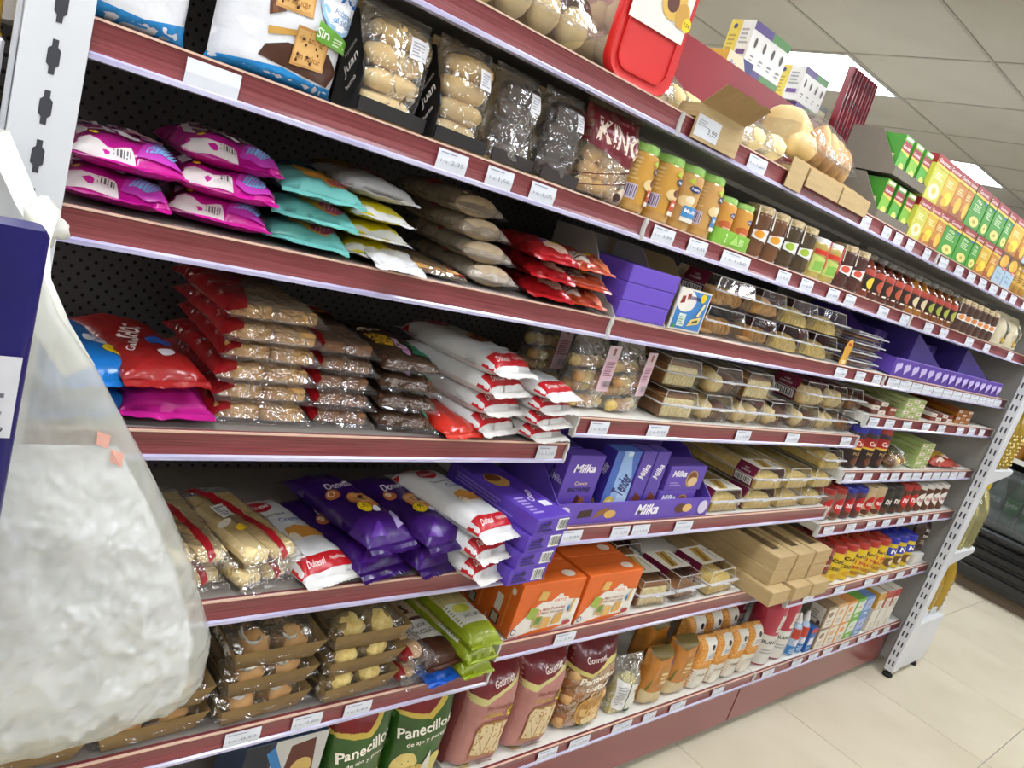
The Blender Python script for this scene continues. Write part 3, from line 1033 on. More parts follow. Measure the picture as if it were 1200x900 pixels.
# bread rolls in clear bags
def rollbag(W, L, T, n, seed, m=M_PALE):
    b = Bag(W, L, T, 'flat', seed=seed, wr=.005, wf=22, pu=2.2, pv=3)
    kids = []
    rnd = random.Random(seed)
    for i in range(n):
        kids.append(Part('bread_roll', MB().blob((-W * .36 + W * .72 * ((i % 3) / 2), .05 + (i // 3) * .07, T * .40), (W * .17, .045, T * .34), 12, 8, lump=.15, seed=seed + i, rot=Matrix.Rotation(rnd.uniform(-.4, .4), 3, 'Z')).mesh('bread_roll', m, smooth=True)))
    return bag(b, FILM, [], (FILM_C, FILM_C), kids)
put(rollbag(.19, .24, .09, 9, 11), 'bread_bag', 'clear bag of pale rolls between the red-lidded tub and torn carton', 'bag', (.995, .062, ZA + .001), (0, 0, 4))
put(rollbag(.20, .24, .085, 9, 12), 'bread_bag', 'clear bag of pale rolls right of the torn carton', 'bag', (1.225, .02, ZA + .001), (0, 0, -6))
# torn carton with its flap standing up
def torn(W, D, H, fl, lean, m=M_KRAFTP, price=False, seed=0, drop=.034):
    mb = MB()
    t = .003
    mb.box(-W / 2, 0, -drop, W / 2, t, H); mb.box(-W / 2, D - t, 0, W / 2, D, H * .8)
    mb.box(-W / 2, t, 0, -W / 2 + t, D - t, H); mb.box(W / 2 - t, t, 0, W / 2, D - t, H); mb.box(-W / 2, t, 0, W / 2, D - t, t)
    f = MB()
    n = 14
    rnd = random.Random(seed)
    top = [(-W / 2 + W * i / n, lean[0] * (1 + rnd.uniform(-.06, .06)), H + lean[1] * (1 + rnd.uniform(-.06, .06))) for i in range(n + 1)]
    bot = [(-W / 2 + W * i / n, 0, H) for i in range(n + 1)]
    vs = bot + top + [(a, b + .0025, c) for a, b, c in bot] + [(a, b + .0025, c) for a, b, c in top]
    k = n + 1
    fs = []
    for i in range(n):
        fs += [(i, i + 1, k + i + 1, k + i), (2 * k + i, 3 * k + i, 3 * k + i + 1, 2 * k + i + 1), (k + i, k + i + 1, 3 * k + i + 1, 3 * k + i), (i, 2 * k + i, 2 * k + i + 1, i + 1)]
    fs += [(0, k, 3 * k, 2 * k), (n, 2 * k + n, 3 * k + n, k + n)]
    f.add(vs, fs)
    parts = [Part('carton_tray', mb.mesh('carton_tray', m)), Part('flap', f.mesh('flap', M_KRAFT))]
    if price:
        mp0, a, b = facemap('front', W, D, H + drop)
        mp = lambda u, v: (mp0(u, v)[0] - Vector((0, 0, drop)), mp0(u, v)[1])
        parts.append(Part('price_label', art('price_label', [R(.02, .10, .52, .72, 'd4d8de'), T('3,99', .38, .34, .2, .2, '6b6f78'), LINES(.05, .42, .3, .62, 3, 'a6aab2')], mp, a, b)))
    return parts
put(torn(.150, .05, .027, None, (-.044, .037), price=True, seed=2), 'torn_carton', 'pale cardboard carton with torn flap and price label', 'carton', (1.035, -.0085, ZA + .001))
put(torn(.16, .22, .022, None, (.05, .02), seed=3, drop=.016), 'display_tray', 'low cardboard display tray under the nearer end of the bun bag', 'tray', (1.47, -.0085, ZA + .001))
put(torn(.15, .22, .022, None, (.05, .02), seed=4, drop=.016), 'display_tray', 'low cardboard display tray under the farther end of the bun bag', 'tray', (1.632, -.0085, ZA + .001))
put([Part('card_lip', MB().box(-.035, 0, -.035, .035, .002, .028).mesh('card_lip', M_KRAFTP))], 'card_strip', 'narrow cardboard strip hanging over the rail below the bun bag', 'card', (1.345, -.0085, ZA + .001))
# bag of buns
bb = Bag(.34, .24, .135, 'flat', seed=21, wr=.010, wf=18, pu=2.4, pv=3)
kids = []
for i in range(4):
    kids.append(Part('bun', MB().blob((-.05 + .055 * i, .045, .06 - .004 * i), (.026, .03, .05), 12, 9, lump=.12, seed=i).mesh('bun', M_BREAD, smooth=True)))
for i in range(6):
    kids.append(Part('bread_slice', MB().blob((-.135 + .023 * i, .10 + .006 * i, .078), (.0085, .055, .045), 14, 8, power=.8).mesh('bread_slice', M_PALE, smooth=True)))
kids.append(Part('bun', MB().blob((-.12, .05, .04), (.05, .035, .032), 12, 8, lump=.15).mesh('bun', M_PALE, smooth=True)))
put(bag(bb, FILM, [], (FILM_C, FILM_C), kids), 'bun_bag', 'large clear bag of brown buns and sliced rolls on the top shelf', 'bag', (1.56, .03, ZA + .034), (0, 0, 6))
gb = Bag(.22, .19, .11, 'stand', seed=22, wr=.006, wf=30)
put(bag(gb, film('green_film', 'bfe08a', gloss=.5, bump=1, haze=.35, hazecol='a9cf6a'), [P([(.3, .1), (.9, .15), (.8, .5), (.35, .45)], '6fb32e')], (FILM_C, FILM_C), seals=(1,)), 'green_bag', 'lime green translucent bag behind the buns on top shelf', 'bag', (1.88, .17, ZA + .001), (0, 0, 5))
# small green cartons in grey cut-out trays, two high
def cutout_tray(n, W, D, H):
    t = .003
    mb = MB().box(-W / 2, 0, 0, W / 2, t, H * .2)
    mb.box(-W / 2, D - t, 0, W / 2, D, H); mb.box(-W / 2, t, 0, W / 2, D - t, t)
    for s in range(n + 1):
        x = -W / 2 + W * s / n
        mb.prism([(t, 0), (D, 0), (D, H), (D * .45, H), (t, H * .2)], x - t / 2, x + t / 2, 'x')
    return Part('tray', mb.mesh('tray', M_GREYCARD))
GC = lambda k: [R(0, 0, 1, 1, '4fa02c' if k % 2 else '79b22f'), R(0, .62, 1, .86, '8e1f2c'), T('Gourmet', .5, .73, .8, .09, 'f2e6e0'), P([(0, .60), (1, .54), (1, .62), (0, .64)], 'e8c84a'), E(.6, .2, .3, .14, 'd9d86a'), R(.1, .9, .9, .97, 'e8e4cf')]
gc_specs = [carton(.052, .12, .098, '4a9a30', front=GC(k), left=[R(0, 0, 1, 1, '3f8f2a'), E(.3, .75, .12, .12, '2b73c4'), R(.5, .2, .9, .5, 'e0d8a0')]) for k in range(2)]
for tier in range(2):
    z = ZA + .001 + tier * .112
    put([cutout_tray(3, .21, .15, .108)], 'cutout_tray', ['lower', 'upper'][tier] + ' grey cut-out tray holding small green cartons', 'tray', (1.885, .004, z), group='cut-out trays')
    for i in range(3):
        put(gc_specs[(i + tier) % 2], 'green_carton', 'small green fruit carton, %s in the %s grey tray' % (fromleft(i, 3), ['lower', 'upper'][tier]), 'carton', (1.885 - .07 + .07 * i, .012, z + .0035), group='small green cartons')
put(carton(.12, .1, .06, '2c2a2c', front=[R(.05, .2, .5, .8, '4a484c'), T('box', .28, .5, .2, .25, '9a9a9a')]) , 'black_box', 'small black box behind the green cartons on the top shelf', 'box', (2.06, .25, ZA + .12))
put(carton(.24, .14, .118, '8a857c'), 'plain_grey_carton', 'plain grey carton under the small black box', 'carton', (2.06, .22, ZA + .001))

# fruit cartons, two high
def fruit(kind, W, H):
    top = [R(0, .80, 1, 1, '9c1c26'), T('Gourmet', .5, .89, min(.86, .08 / W), .09, 'f4ece6'), P([(0, .76), (1, .74), (1, .80), (0, .82)], 'f0d050')]
    if kind == 'green':
        b = [R(0, 0, 1, .8, '3f9a2a'), T('Piña', .45, .66, .36, .075, 'f4f4e0', sh=.2), LINES(.2, .42, .8, .6, 4, 'cfe6b8'), E(.55, .17, .33, .13, 'e6dc84'), E(.55, .17, .1, .04, 'b9a83a'), E(.86, .72, .09, .05, '2b6fc0')]
    elif kind == 'yellow':
        b = [R(0, 0, 1, .8, 'd8b02c'), R(0, 0, 1, .25, 'b3742a'), E(.6, .25, .3, .16, 'ecd83a'), E(.42, .16, .22, .1, 'e0b81e'), LINES(.15, .5, .8, .66, 3, 'f2e6a8')]
    elif kind == 'orange':
        b = [R(0, 0, 1, .8, 'c9862c'), R(0, 0, 1, .2, '9a5a22'), E(.62, .26, .28, .2, 'e9c03a'), LINES(.15, .5, .8, .66, 3, 'f2d8a0'), E(.12, .1, .06, .03, 'c03020')]
    elif kind == 'salad':
        b = [R(0, 0, 1, .8, 'c8c84a'), E(.5, .22, .38, .17, 'e9e4c2'), E(.5, .24, .16, .08, 'd9c04a'), LINES(.2, .5, .8, .66, 3, 'f4f0c0')]
    else:   # blue and orange fruit
        return [R(0, 0, 1, .55, 'a9c3d6'), R(0, .52, 1, 1, '6b4a2a'), E(.5, .74, .42, .2, 'e8a82a'), E(.3, .7, .2, .14, 'f0bc48'), R(.55, .48, 1, .58, 'c8202a'), T('Hero', .78, .53, .34, .06, 'ffffff'), T('Mango', .45, .34, .5, .06, '6b8298'), LINES(.25, .16, .75, .26, 2, '7d96aa')]
    return b + top
fr_cols = {'green': '3f9a2a', 'yellow': 'd8b02c', 'orange': 'c9862c', 'salad': 'c8c84a', 'blue': 'a9c3d6'}
fr_words = {'green': 'green pineapple carton', 'yellow': 'yellow fruit carton', 'orange': 'amber peach carton', 'salad': 'pale green fruit salad carton', 'blue': 'pale blue and orange mango carton'}
low = [('salad', 2.0, .085), ('yellow', 2.085, .075), ('orange', 2.16, .07), ('green', 2.23, .125), ('green', 2.36, .12), ('green', 2.485, .075), ('yellow', 2.565, .1), ('orange', 2.67, .085), ('blue', 2.76, .1), ('blue', 2.865, .105)]
upp = [('salad', 2.0, .1), ('yellow', 2.10, .09), ('orange', 2.19, .08), ('orange', 2.27, .06), ('green', 2.335, .125), ('green', 2.465, .075), ('green', 2.545, .12), ('green', 2.67, .075), ('yellow', 2.75, .13), ('orange', 2.885, .08), ('blue', 2.97, .1), ('blue', 3.075, .11)]
cnt = {}
for tier, row in enumerate((low, upp)):
    H = .106 if tier == 0 else .118
    tot = {k: sum(1 for q in row if q[0] == k) for k in fr_cols}
    seen = {}
    for k, x, w in row:
        w -= .003
        i = seen.get(k, 0); seen[k] = i + 1
        lb = '%s in the %s tier' % (fr_words[k], ['lower', 'upper'][tier])
        if tot[k] > 1:
            lb += ', ' + fromleft(i, tot[k]) + ' of %d' % tot[k]
        put(carton(w, .075, H, fr_cols[k], front=fruit(k, w, H), left=[R(0, .8, 1, 1, '8c1a24'), LINES(.15, .3, .85, .7, 5, 'e8e4c0')]), 'fruit_carton', lb, 'carton',
            (x + w / 2, .006, ZA + .001 + (.1075 if tier else 0)), group='fruit cartons on the top shelf')
# support row behind so that the upper tier reaches the far end
for i in range(3):
    put(jar(.034, .106, glassy('b98a2a', '8a5a1c'), mat('gold_lid', 'b99a4a', .3, metal=.6), [R(.1, .1, .9, .9, 'c9a24a'), LINES(.2, .3, .8, .7, 3, '7a5a20')]), 'preserve_jar', 'amber preserve jar at the far end of the top shelf, ' + fromleft(i, 3), 'jar', (3.02 + .075 * i, .045, ZA + .001), group='amber preserve jars')

# lamp cartons on the rear shelf, above the header panel
ZR = 2.02 - .085
BW = lambda: [R(0, .80, .5, 1, '5b4a86'), R(.5, .80, 1, 1, '4f8a46')] + [q for i in range(4) for q in (E(.14 + .24 * i, .55, .035, .12, '4a3a34'), R(.10 + .24 * i, .22, .2 + .24 * i, .26, '8a8a8a'), R(.10 + .24 * i, .14, .18 + .24 * i, .17, 'a0a0a0'))]
LW = [R(0, 0, .48, 1, 'd9c24a'), LINES(.08, .2, .42, .7, 5, 'a8903a'), R(.55, .2, .92, .32, '6b4a86'), LINES(.55, .45, .92, .85, 4, 'a2a2a2'), E(.24, .84, .08, .06, '3b3a66')]
big = carton(.2, .085, .118, 'e6e4e0', front=BW(), left=LW)
lowc = carton(.2, .085, .12, 'dcdad6', front=BW(), left=[R(0, 0, 1, 1, 'e4e2de')])
put(lowc, 'lamp_carton', 'white and purple lamp carton, lower of the tall near pair', 'carton', (1.79, .5, ZR + .001), group='lamp cartons above the shelf')
put(big, 'lamp_carton', 'white carton with yellow side, upper of the tall near pair', 'carton', (1.79, .5, ZR + .122), group='lamp cartons above the shelf')
pr = carton(.125, .075, .125, 'd9a52a', front=[P([(0, 0), (1, 0), (1, .55), (.6, 1), (0, 1)], 'e4d6b4'), P([(.55, 1), (1, .5), (1, 1)], '3a3a78'), T('Princesa', .45, .74, .62, .12, '6a70a8', rot=-8)], left=[T('Princesa', .5, .78, .75, .13, '3b3560', rot=0), LINES(.1, .3, .8, .6, 4, 'c0882a'), R(.0, 0, .12, 1, 'c9982a')])
put(pr, 'princess_lamp_carton', 'yellow carton reading Princesa at the near end above header', 'carton', (1.655, .48, ZR + .001))
for i, (x, y, w, z2) in enumerate([(2.07, .5, .16, 1), (2.04, .62, .16, 0)]):
    pass
put(carton(.12, .085, .118, 'dcdad6', front=BW(), left=[R(0, .7, 1, 1, '6b4a96'), E(.3, .4, .15, .15, '9a9a9a')]), 'lamp_carton', 'white and purple lamp carton, lower of the middle pair', 'carton', (2.08, .5, ZR + .001), group='lamp cartons above the shelf')
put(carton(.15, .10, .105, 'e2e0dc', front=BW(), left=LW), 'lamp_carton', 'white carton with yellow side, upper of the middle pair', 'carton', (2.08, .5, ZR + .120), group='lamp cartons above the shelf')
put(carton(.07, .09, .16, '6a6c70', front=[R(.1, .5, .9, .9, 'b9b28a')]), 'grey_carton', 'dark grey carton between the middle lamp cartons and red strips', 'carton', (2.205, .52, ZR + .001))
# bundle of wine-red slotted strips
M_STRIP = mat('wine_plastic', '8c2030', .3, '7c1a2a', scale=8, coat=.5)
for i in range(8):
    mb = MB().box(-.0115, 0, 0, .0115, .02, .33)
    mb.box(-.011, -.004, 0, -.008, 0, .33); mb.box(.008, -.004, 0, .011, 0, .33)
    sk = MB()
    for k in range(4):
        sk.add([(-.003, -.0008, .04 + .08 * k), (.003, -.0008, .04 + .08 * k), (.003, -.0008, .075 + .08 * k), (-.003, -.0008, .075 + .08 * k)], [(0, 1, 2, 3)])
    put([Part('strip_body', mb.mesh('strip_body', M_STRIP)), Part('slots', sk.mesh('slots', M_SLOT))], 'shelf_strip', 'wine-red slotted plastic strip, %s of the standing bundle' % fromleft(i, 8), 'strip', (2.275 + .0245 * i, .49 + .003 * (i % 2), 1.92), (-2, 0, 0), group='bundle of wine-red strips')
put([Part('bin_wall', MB().lathe([(.11, 0), (.11, .12), (.106, .12), (.106, .004), (0.01, .004)], 28, caps=False).mesh('bin_wall', M_STRIP, smooth='auto')),
     Part('bin_rim', MB().lathe([(.106, .118), (.113, .118), (.113, .124), (.106, .124), (.106, .118)], 28, caps=False).mesh('bin_rim', mat('pale_rim', 'c9a8a4', .4)))], 'round_tub', 'wine-red round tub standing below the bundle of strips', 'tub', (2.34, .29, ZA + .13))
put(carton(.24, .24, .127, '7d2a33'), 'wine_red_case', 'wine-red case under the round tub on the top shelf', 'case', (2.34, .17, ZA + .001))
put([Part('ledge', MB().box(-.62, 0, 0, .62, .43, .02).mesh('ledge', M_BOARD))], 'rear_ledge', 'white rear ledge carrying the red strips and far cartons', 'shelf', (2.87, .472, 1.899))
for i, x in enumerate((2.56, 2.66)):
    put(carton(.085, .09, .17, 'd2d0c8', front=[R(0, .82, 1, 1, '5e8a5a'), R(.55, .3, 1, .7, 'b9a860'), E(.3, .55, .06, .09, '40383a'), R(0, 0, 1, .16, '6b8f5e')], left=[R(.2, .3, .8, .7, 'bdbbb4')]), 'lamp_carton', 'white and green lamp carton right of the red strips, ' + ['nearer', 'farther'][i], 'carton', (x, .5, 1.92), group='lamp cartons above the shelf')

# ================================================================== second shelf
def biscuit(u, v, w, h, rot=0):
    return [P([(u - w, v - h), (u + w, v - h * .92), (u + w * .97, v + h), (u - w * .96, v + h * .95)], 'c49352'), P([(u - w * .9, v - h * .86), (u + w * .9, v - h * .8), (u + w * .87, v + h * .86), (u - w * .87, v + h * .82)], 'd9ac68')] + \
        [T('sin azúcar', u, v + h * .35 * k, w * 1.5, h * .34, '9a6a34') for k in (1.3, -1.3)] + [E(u - w * .7 + w * 1.4 * ((i * 5) % 7) / 7, v - h * .7 + h * 1.4 * ((i * 3) % 5) / 5, w * .07, h * .08, '4a2a18') for i in range(8)]
b2 = Bag(.165, .148, .055, 'stand', seed=5, wr=.003, wf=30, pu=3.2)
WHITEF = foil('dfe1e6')
it = [P([(0, 0), (1, 0), (1, .10), (.8, .09), (.5, .13), (.25, .10), (0, .06)], '1b86c9'), P([(.30, .16), (.9, .10), (.97, .25), (.85, .36), (.5, .33), (.34, .26)], '4a2a1c'),
      P([(.34, .34), (.60, .42), (.60, .46), (.33, .40)], 'c89a4a'), P([(.32, .48), (.44, .55), (.40, .66), (.30, .58)], '5a341e'), P([(.34, .50), (.38, .52), (.36, .58), (.33, .56)], '7a4a2a'),
      biscuit(.50, .73, .15, .17), biscuit(.68, .34, .14, .16), E(.86, .80, .19, .27, '8fb8dc'), E(.86, .80, .165, .24, 'e8eaf0'), T('0%', .86, .88, .27, .2, '2a6fc0'), T('Azúcares', .90, .70, .2, .05, '6a7fa0'), T('añadidos', .90, .63, .2, .05, '6a7fa0'),
      P([(.68, .44), (.98, .40), (.98, .52), (.7, .58)], '6aa83a'), T('Sin', .74, .50, .1, .07, 'f4f8ee'), LINES(.82, .44, .95, .52, 3, 'd0e4bc'), T('0%', .16, .84, .14, .14, '3a86cc'), R(.12, .72, .24, .76, '7ab04a'), R(.30, .95, .62, 1, '5a3222'), T('chocolate', .46, .975, .26, .045, 'f0e4d8', sh=.2)]
put(bag(b2, WHITEF, it, seals=(1,)), 'cookie_bag', 'white biscuit bag with chocolate chip squares and big 0%', 'bag', (.207, .012, ZB + .001), (0, 0, -3))
b1 = Bag(.165, .148, .055, 'stand', seed=6, wr=.003, wf=30, pu=3.2)
it = [P([(0, 0), (1, 0), (1, .16), (.7, .10), (.4, .12), (0, .16)], '1b86c9'), P([(.2, .42), (.55, .30), (.85, .40), (.8, .98), (.2, .98)], '5f9e38'), biscuit(.52, .62, .22, .20), T('0%', .12, .84, .14, .14, '3a86cc')]
put(bag(b1, WHITEF, it, seals=(1,)), 'cookie_bag', 'white and green biscuit bag beside the near slotted post', 'bag', (.018, .012, ZB + .001), (0, 0, -4))

# eclairs in clear bags with card backing
def eclair(black, seed, W=.115, H=.142, m=M_ECL):
    parts = []
    bc = MB().box(-W / 2, .062, 0, W / 2, .065, H).box(-W / 2, .005, 0, W / 2, .062, .003)
    parts.append(Part('card_back', bc.mesh('card_back', M_KRAFTP)))
    parts.append(Part('card_edge', MB().box(-W / 2, .0, .003, W / 2 - .0, .003, .022).mesh('card_edge', card('181617' if black else '2b2422'))))
    if black:
        sd = MB().add([(-W / 2, .003, .003), (-W / 2, .062, .003), (-W / 2, .062, H * .9), (-W / 2, .05, H * .9), (-W / 2, .003, .05), (-W / 2 - .002, .003, .003), (-W / 2 - .002, .062, .003), (-W / 2 - .002, .062, H * .9), (-W / 2 - .002, .05, H * .9), (-W / 2 - .002, .003, .05)],
                      [(0, 1, 2, 3, 4), (9, 8, 7, 6, 5), (0, 4, 9, 5), (4, 3, 8, 9)])
        mp = lambda u, v: (Vector((-W / 2 - .002, .062 - .059 * u, .003 + v * H)), Vector((-1, 0, 0)))
        parts.append(Part('card_side', sd.mesh('card_side', card('181617')), [Part('card_print', art('card_print', [E(.5, .32, .42, .3, '0e0c0d'), T('Juan', .45, .38, .62, .12, 'e8e2da', sh=.3, rot=58), T('horno', .62, .22, .4, .05, 'c9c2ba', rot=58), T('Hermanos', .3, .52, .5, .05, 'c9c2ba', rot=58)], mp, .059, H))]))
        fr = lambda u, v: (Vector(((u - .5) * W, -.0008, v * H)), Vector((0, -1, 0)))
    for i in range(4):
        parts.append(Part('eclair', MB().blob((.004 * (i % 2), .033, .02 + .031 * i), (W * .42, .024, .0165), 14, 8, lump=.1, seed=seed + i, power=.75).mesh('eclair', m, smooth=True)))
    fb = Bag(W * 1.04, H + .004, .068, 'stand', seed=seed, wr=.005, wf=28, pu=4, top_taper=3)
    parts.append(Part('film_bag', fb.body().mesh('film_bag', FILM_C, smooth=True)))
    mp2 = fb.map
    parts.append(Part('sticker', art('sticker', [R(.52, .62, .80, .80, 'e2e2e6'), LINES(.55, .65, .77, .78, 5, 'a8a8b2')], mp2, W, H, .01, e0=.001)))
    return parts
ecl = eclair(True, 31)
put(ecl, 'eclair_bag', 'clear bag of four pale eclairs with black card side, left one', 'bag', (.37, .012, ZB + .001), (0, 0, 6), 'bags of eclairs')
put(eclair(True, 35, W=.1), 'eclair_bag', 'clear bag of four pale eclairs with black card side, right one', 'bag', (.490, .012, ZB + .001), (0, 0, 4), 'bags of eclairs')
put(eclair(False, 41, W=.092, m=M_CHOC), 'eclair_bag', 'clear bag of chocolate eclairs, left one, beside pale eclairs', 'bag', (.598, .016, ZB + .001), (0, 0, 4), 'bags of eclairs')
put(eclair(False, 45, W=.092, m=M_CHOC), 'eclair_bag', 'clear bag of chocolate eclairs, right one, beside wine-red roll bag', 'bag', (.700, .012, ZB + .001), (0, 0, 4), 'bags of eclairs')
kb = Bag(.14, .15, .06, 'stand', seed=51, wr=.004, wf=28)
kit = [P([(0, .58), (.4, .50), (.75, .44), (1, .52), (1, 1), (0, 1)], foil('6e1a28')), T('KING', .52, .72, .80, .26, 'ead8c8', bold=.03, rot=-6), T('Pan', .55, .92, .4, .06, '9a5a58'), P([(.55, 0), (1, 0), (1, .2), (.8, .22), (.6, .1)], 'd8c8b4'), E(.72, .10, .09, .05, '3a1a14')] + [P([(.0, .08 + .13 * i), (.95, .3 + .13 * i), (.95, .31 + .13 * i), (0, .09 + .13 * i)], '5a2018') for i in range(2)]
kids = [Part('bread_roll', MB().blob((-.03 + .032 * (i % 3), .035, .02 + .026 * (i // 3)), (.02, .02, .015), 10, 7, lump=.2, seed=i).mesh('bread_roll', M_ECL, smooth=True)) for i in range(9)]
put(bag(kb, film('warm_film', 'f6ead8', gloss=.35, bump=.7, haze=.12, hazecol='e0c8a8'), kit, seals=(1,), extra=kids), 'roll_bag', 'wine-red topped clear bag of small rolls, lettered KING', 'bag', (.815, .01, ZB + .001), (0, 0, -2))

# puree jars
M_GLID = mat('green_lid', '8fc25a', .35, 'a8d478', scale=90)
HERO = lambda u, v, w: [E(u, v, w, w * .55, '22306e'), T('Hero', u, v, w * 1.4, w * .5, 'e8ecf4', sh=.2, bold=.02)]
def puree(a, col, n, a0=0):
    l = [R(.05, 0, .95, 1, 'c8963c' if n else 'c79a58'), LINES(.08, .45, .32, .95, 6, 'd9b878'), BAR(.08, .06, .34, .36, 7, 'cfc6d6', '5a4a7a'), HERO(.70, .72, .13), P([(.5, .85), (.64, .8), (.62, .95)], 'b4c83a'),
         E(.58, .42, .16, .12, 'e2c890'), E(.66, .48, .1, .08, '6a3a28' if n else 'e6dcc0'), R(.56, .1, .92, .34, 'c0502a' if n else '3f86c0'), T('Multi', .74, .24, .28, .09, 'f4e8e0'), R(.56, .0, .92, .09, 'e4e0d2')]
    return jar(.0365, .124, col, M_GLID, l, a0=a0, span=2.9, z0=.14, z1=.86)
gj = glassy('b8853a', 'c9a058')
for i, (x, n, a0, dsc) in enumerate([(.912, 1, 0, 'tall puree jar with green lid in shade beside roll bag'), (.992, 1, -.2, 'tall puree jar with orange label patch, second from left'), (1.062, 0, -.75, 'tall puree jar with logo turned to front, third from left'), (1.135, 0, -.2, 'tall puree jar with blue label patch, fourth from left')]):
    put(puree(0, gj, n, a0), 'puree_jar', dsc, 'jar', (x, .050, ZB + .001), group='puree jars')
sl_ = [R(0, 0, 1, 1, 'd0963e'), HERO(.62, .62, .2), E(.4, .2, .25, .16, 'c0602a'), LINES(.3, .02, .8, .14, 2, 'efe0b8')]
for i, x in enumerate((1.206, 1.274)):
    put(jar(.029, .096, glassy('c48a34', 'd4a24e'), M_GLID, sl_, z0=.3, z1=.85), 'small_puree_jar', 'small orange puree jar in green carrier, ' + ['left', 'right'][i] + ' one', 'jar', (x, .046, ZB + .003), group='small puree jars')
ca = MB()
loft(ca, [[(a * .068, .046 + b * .034, 0) for a, b in rrect(2, 2, .4)], [(a * .068, .046 + b * .034, .032) for a, b in rrect(2, 2, .4)]], True, False)
put([Part('card_band', ca.mesh('card_band', ink('7fb93e'))), Part('band_print', art('band_print', [T('2', .2, .5, .06, .6, 'd8ecb8'), T('BIO', .7, .5, .14, .5, 'd8ecb8'), P([(.35, .2), (.5, .9), (.62, .25)], 'a8d468')], lambda u, v: (Vector(((u - .5) * .12, .0105, v * .032)), Vector((0, -1, 0))), .12, .032))], 'card_carrier', 'lime green card carrier around two small puree jars', 'carrier', (1.24, 0, ZB + .0015))
# jam jars with white collar labels
M_SPECK = mat('speckled_lid', 'd9c8a4', .5, 'a08858', scale=160)
def jam(col, fruit_c, H=.112, R0=.033):
    l = [P([(.12, .22), (.9, .02), (.96, .3), (.9, .78), (.5, .72), (.12, .62)], 'e2e2de'), E(.32, .44, .15, .2, fruit_c), HERO(.72, .5, .14), LINES(.55, .12, .9, .26, 2, 'a8aab4')]
    strap = MB()
    for s in (-1, 1):
        strap.add([(s * R0 * .86 - .003, -R0 * .62, H * .60), (s * R0 * .86 + .003, -R0 * .62, H * .60), (s * R0 * .92 + .003, -R0 * .5, H * .985), (s * R0 * .92 - .003, -R0 * .5, H * .985)], [(0, 1, 2, 3)])
    return jar(R0, H, col, M_SPECK, l, z0=.28, z1=.66, lidh=.017, lidR=R0 * .96, neck=.9, extra=[Part('card_strap', strap.mesh('card_strap', ink('e2dccb')))])
jo = jam(glassy('5a3212', '6e4218'), 'e09a2a')
jg = jam(glassy('3a2a10', '463214'), '9ab83a')
jr_ = jam(glassy('3c140e', '4a1a12'), 'c85038')
jams = [(1.345, jo, 'orange'), (1.415, jo, 'orange'), (1.485, jg, 'green apple'), (1.558, jg, 'green apple')]
for i, (x, s, w) in enumerate(jams):
    put(s, 'jam_jar', 'dark jam jar with %s on white collar, %s of the near four' % (w, fromleft(i, 4)), 'jar', (x, .046, ZB + .001), group='near jam jars')
M_REDRIB = ink('c2301e')
pj = jar(.033, .1, glassy('a8924a', 'b8a45a'), mat('white_lid', 'e6e4e0', .4), [P([(.1, .1), (.9, .1), (.9, .6), (.1, .75)], 'b9c86a'), P([(.2, .15), (.6, .2), (.55, .55), (.2, .5)], '7fb04a'), R(.1, .78, .9, .95, 'c2301e')], z0=.1, z1=.75)
for i, x in enumerate((1.635, 1.708)):
    put(pj + [Part('ribbon', MB().add([(.012, -.034, .03), (.018, -.034, .03), (.024, -.026, .098), (.018, -.026, .098)], [(0, 1, 2, 3)]).mesh('ribbon', M_REDRIB))], 'fruit_jar', 'pale fruit jar with red ribbon and white lid, %s one' % ['left', 'right'][i], 'jar', (x, .046, ZB + .001), group='ribboned fruit jars')
for i, x in enumerate((1.785, 1.86)):
    put(jr_, 'jam_jar', 'dark red jam jar right of the ribboned jars, ' + ['left', 'right'][i] + ' one', 'jar', (x, .046, ZB + .001), group='dark red jam jars')
# syrup bottles with clear stoppers
M_STOP = mat('clear_stopper', 'b9b4ac', .1, trans=.7, coat=.5)
def syrup(col, c2, lc, H=.118):
    l = [R(.12, .1, .88, .74, '2a1a14'), P([(.12, .74), (.88, .62), (.88, .92), (.12, 1)], 'a83c2c'), E(.5, .38, .24, .26, lc), R(.2, .0, .36, .07, 'e8e0d0'), R(.55, .0, .7, .07, 'e8e0d0')]
    R0 = .031
    prof = smooth_prof([(R0 * .8, 0), (R0, .004), (R0, H * .62), (R0 * .8, H * .74), (R0 * .42, H * .82), (R0 * .42, H * .9)])
    p = [Part('glass_bottle', MB().lathe(prof, 18).mesh('glass_bottle', glassy(col, c2), smooth='auto')),
         Part('stopper', MB().lathe([(R0 * .62, H * .86), (R0 * .66, H * .89), (R0 * .66, H * .97), (R0 * .5, H), (.002, H)], 14).mesh('stopper', M_STOP, smooth='auto'))]
    mp, a, b = cylmap(interp(prof), H * .14, H * .66, 2.5)
    p.append(Part('label', art('label', l, mp, a, b, .008, e0=.0006)))
    return p
sy = [syrup('6a2a18', '7a3a20', 'e8c83a'), syrup('4a1c12', '5c2618', 'b8583a'), syrup('8a5418', 'a06a20', 'd8c8a0'), syrup('6e3a16', '7c441a', 'a8b048')]
seq = [0, 1, 1, 1, 1, 2, 2, 3, 3, 3, 3]
for i, k in enumerate(seq):
    put(sy[k], 'syrup_bottle', '%s syrup bottle with clear stopper, %s in the row' % (['yellow-label', 'dark red', 'amber', 'brown with green fruit'][k], fromleft(i, 11)), 'bottle', (1.935 + .068 * i, .046, ZB + .001), group='syrup bottles')
jj = jam(glassy('3c1c10', '4c2616'), 'd88a4a')
for i in range(6):
    put(jj, 'jam_jar', 'dark jam jar with peach label in the far row, ' + fromleft(i, 6), 'jar', (2.70 + .068 * i, .046, ZB + .001), group='far jam jars')
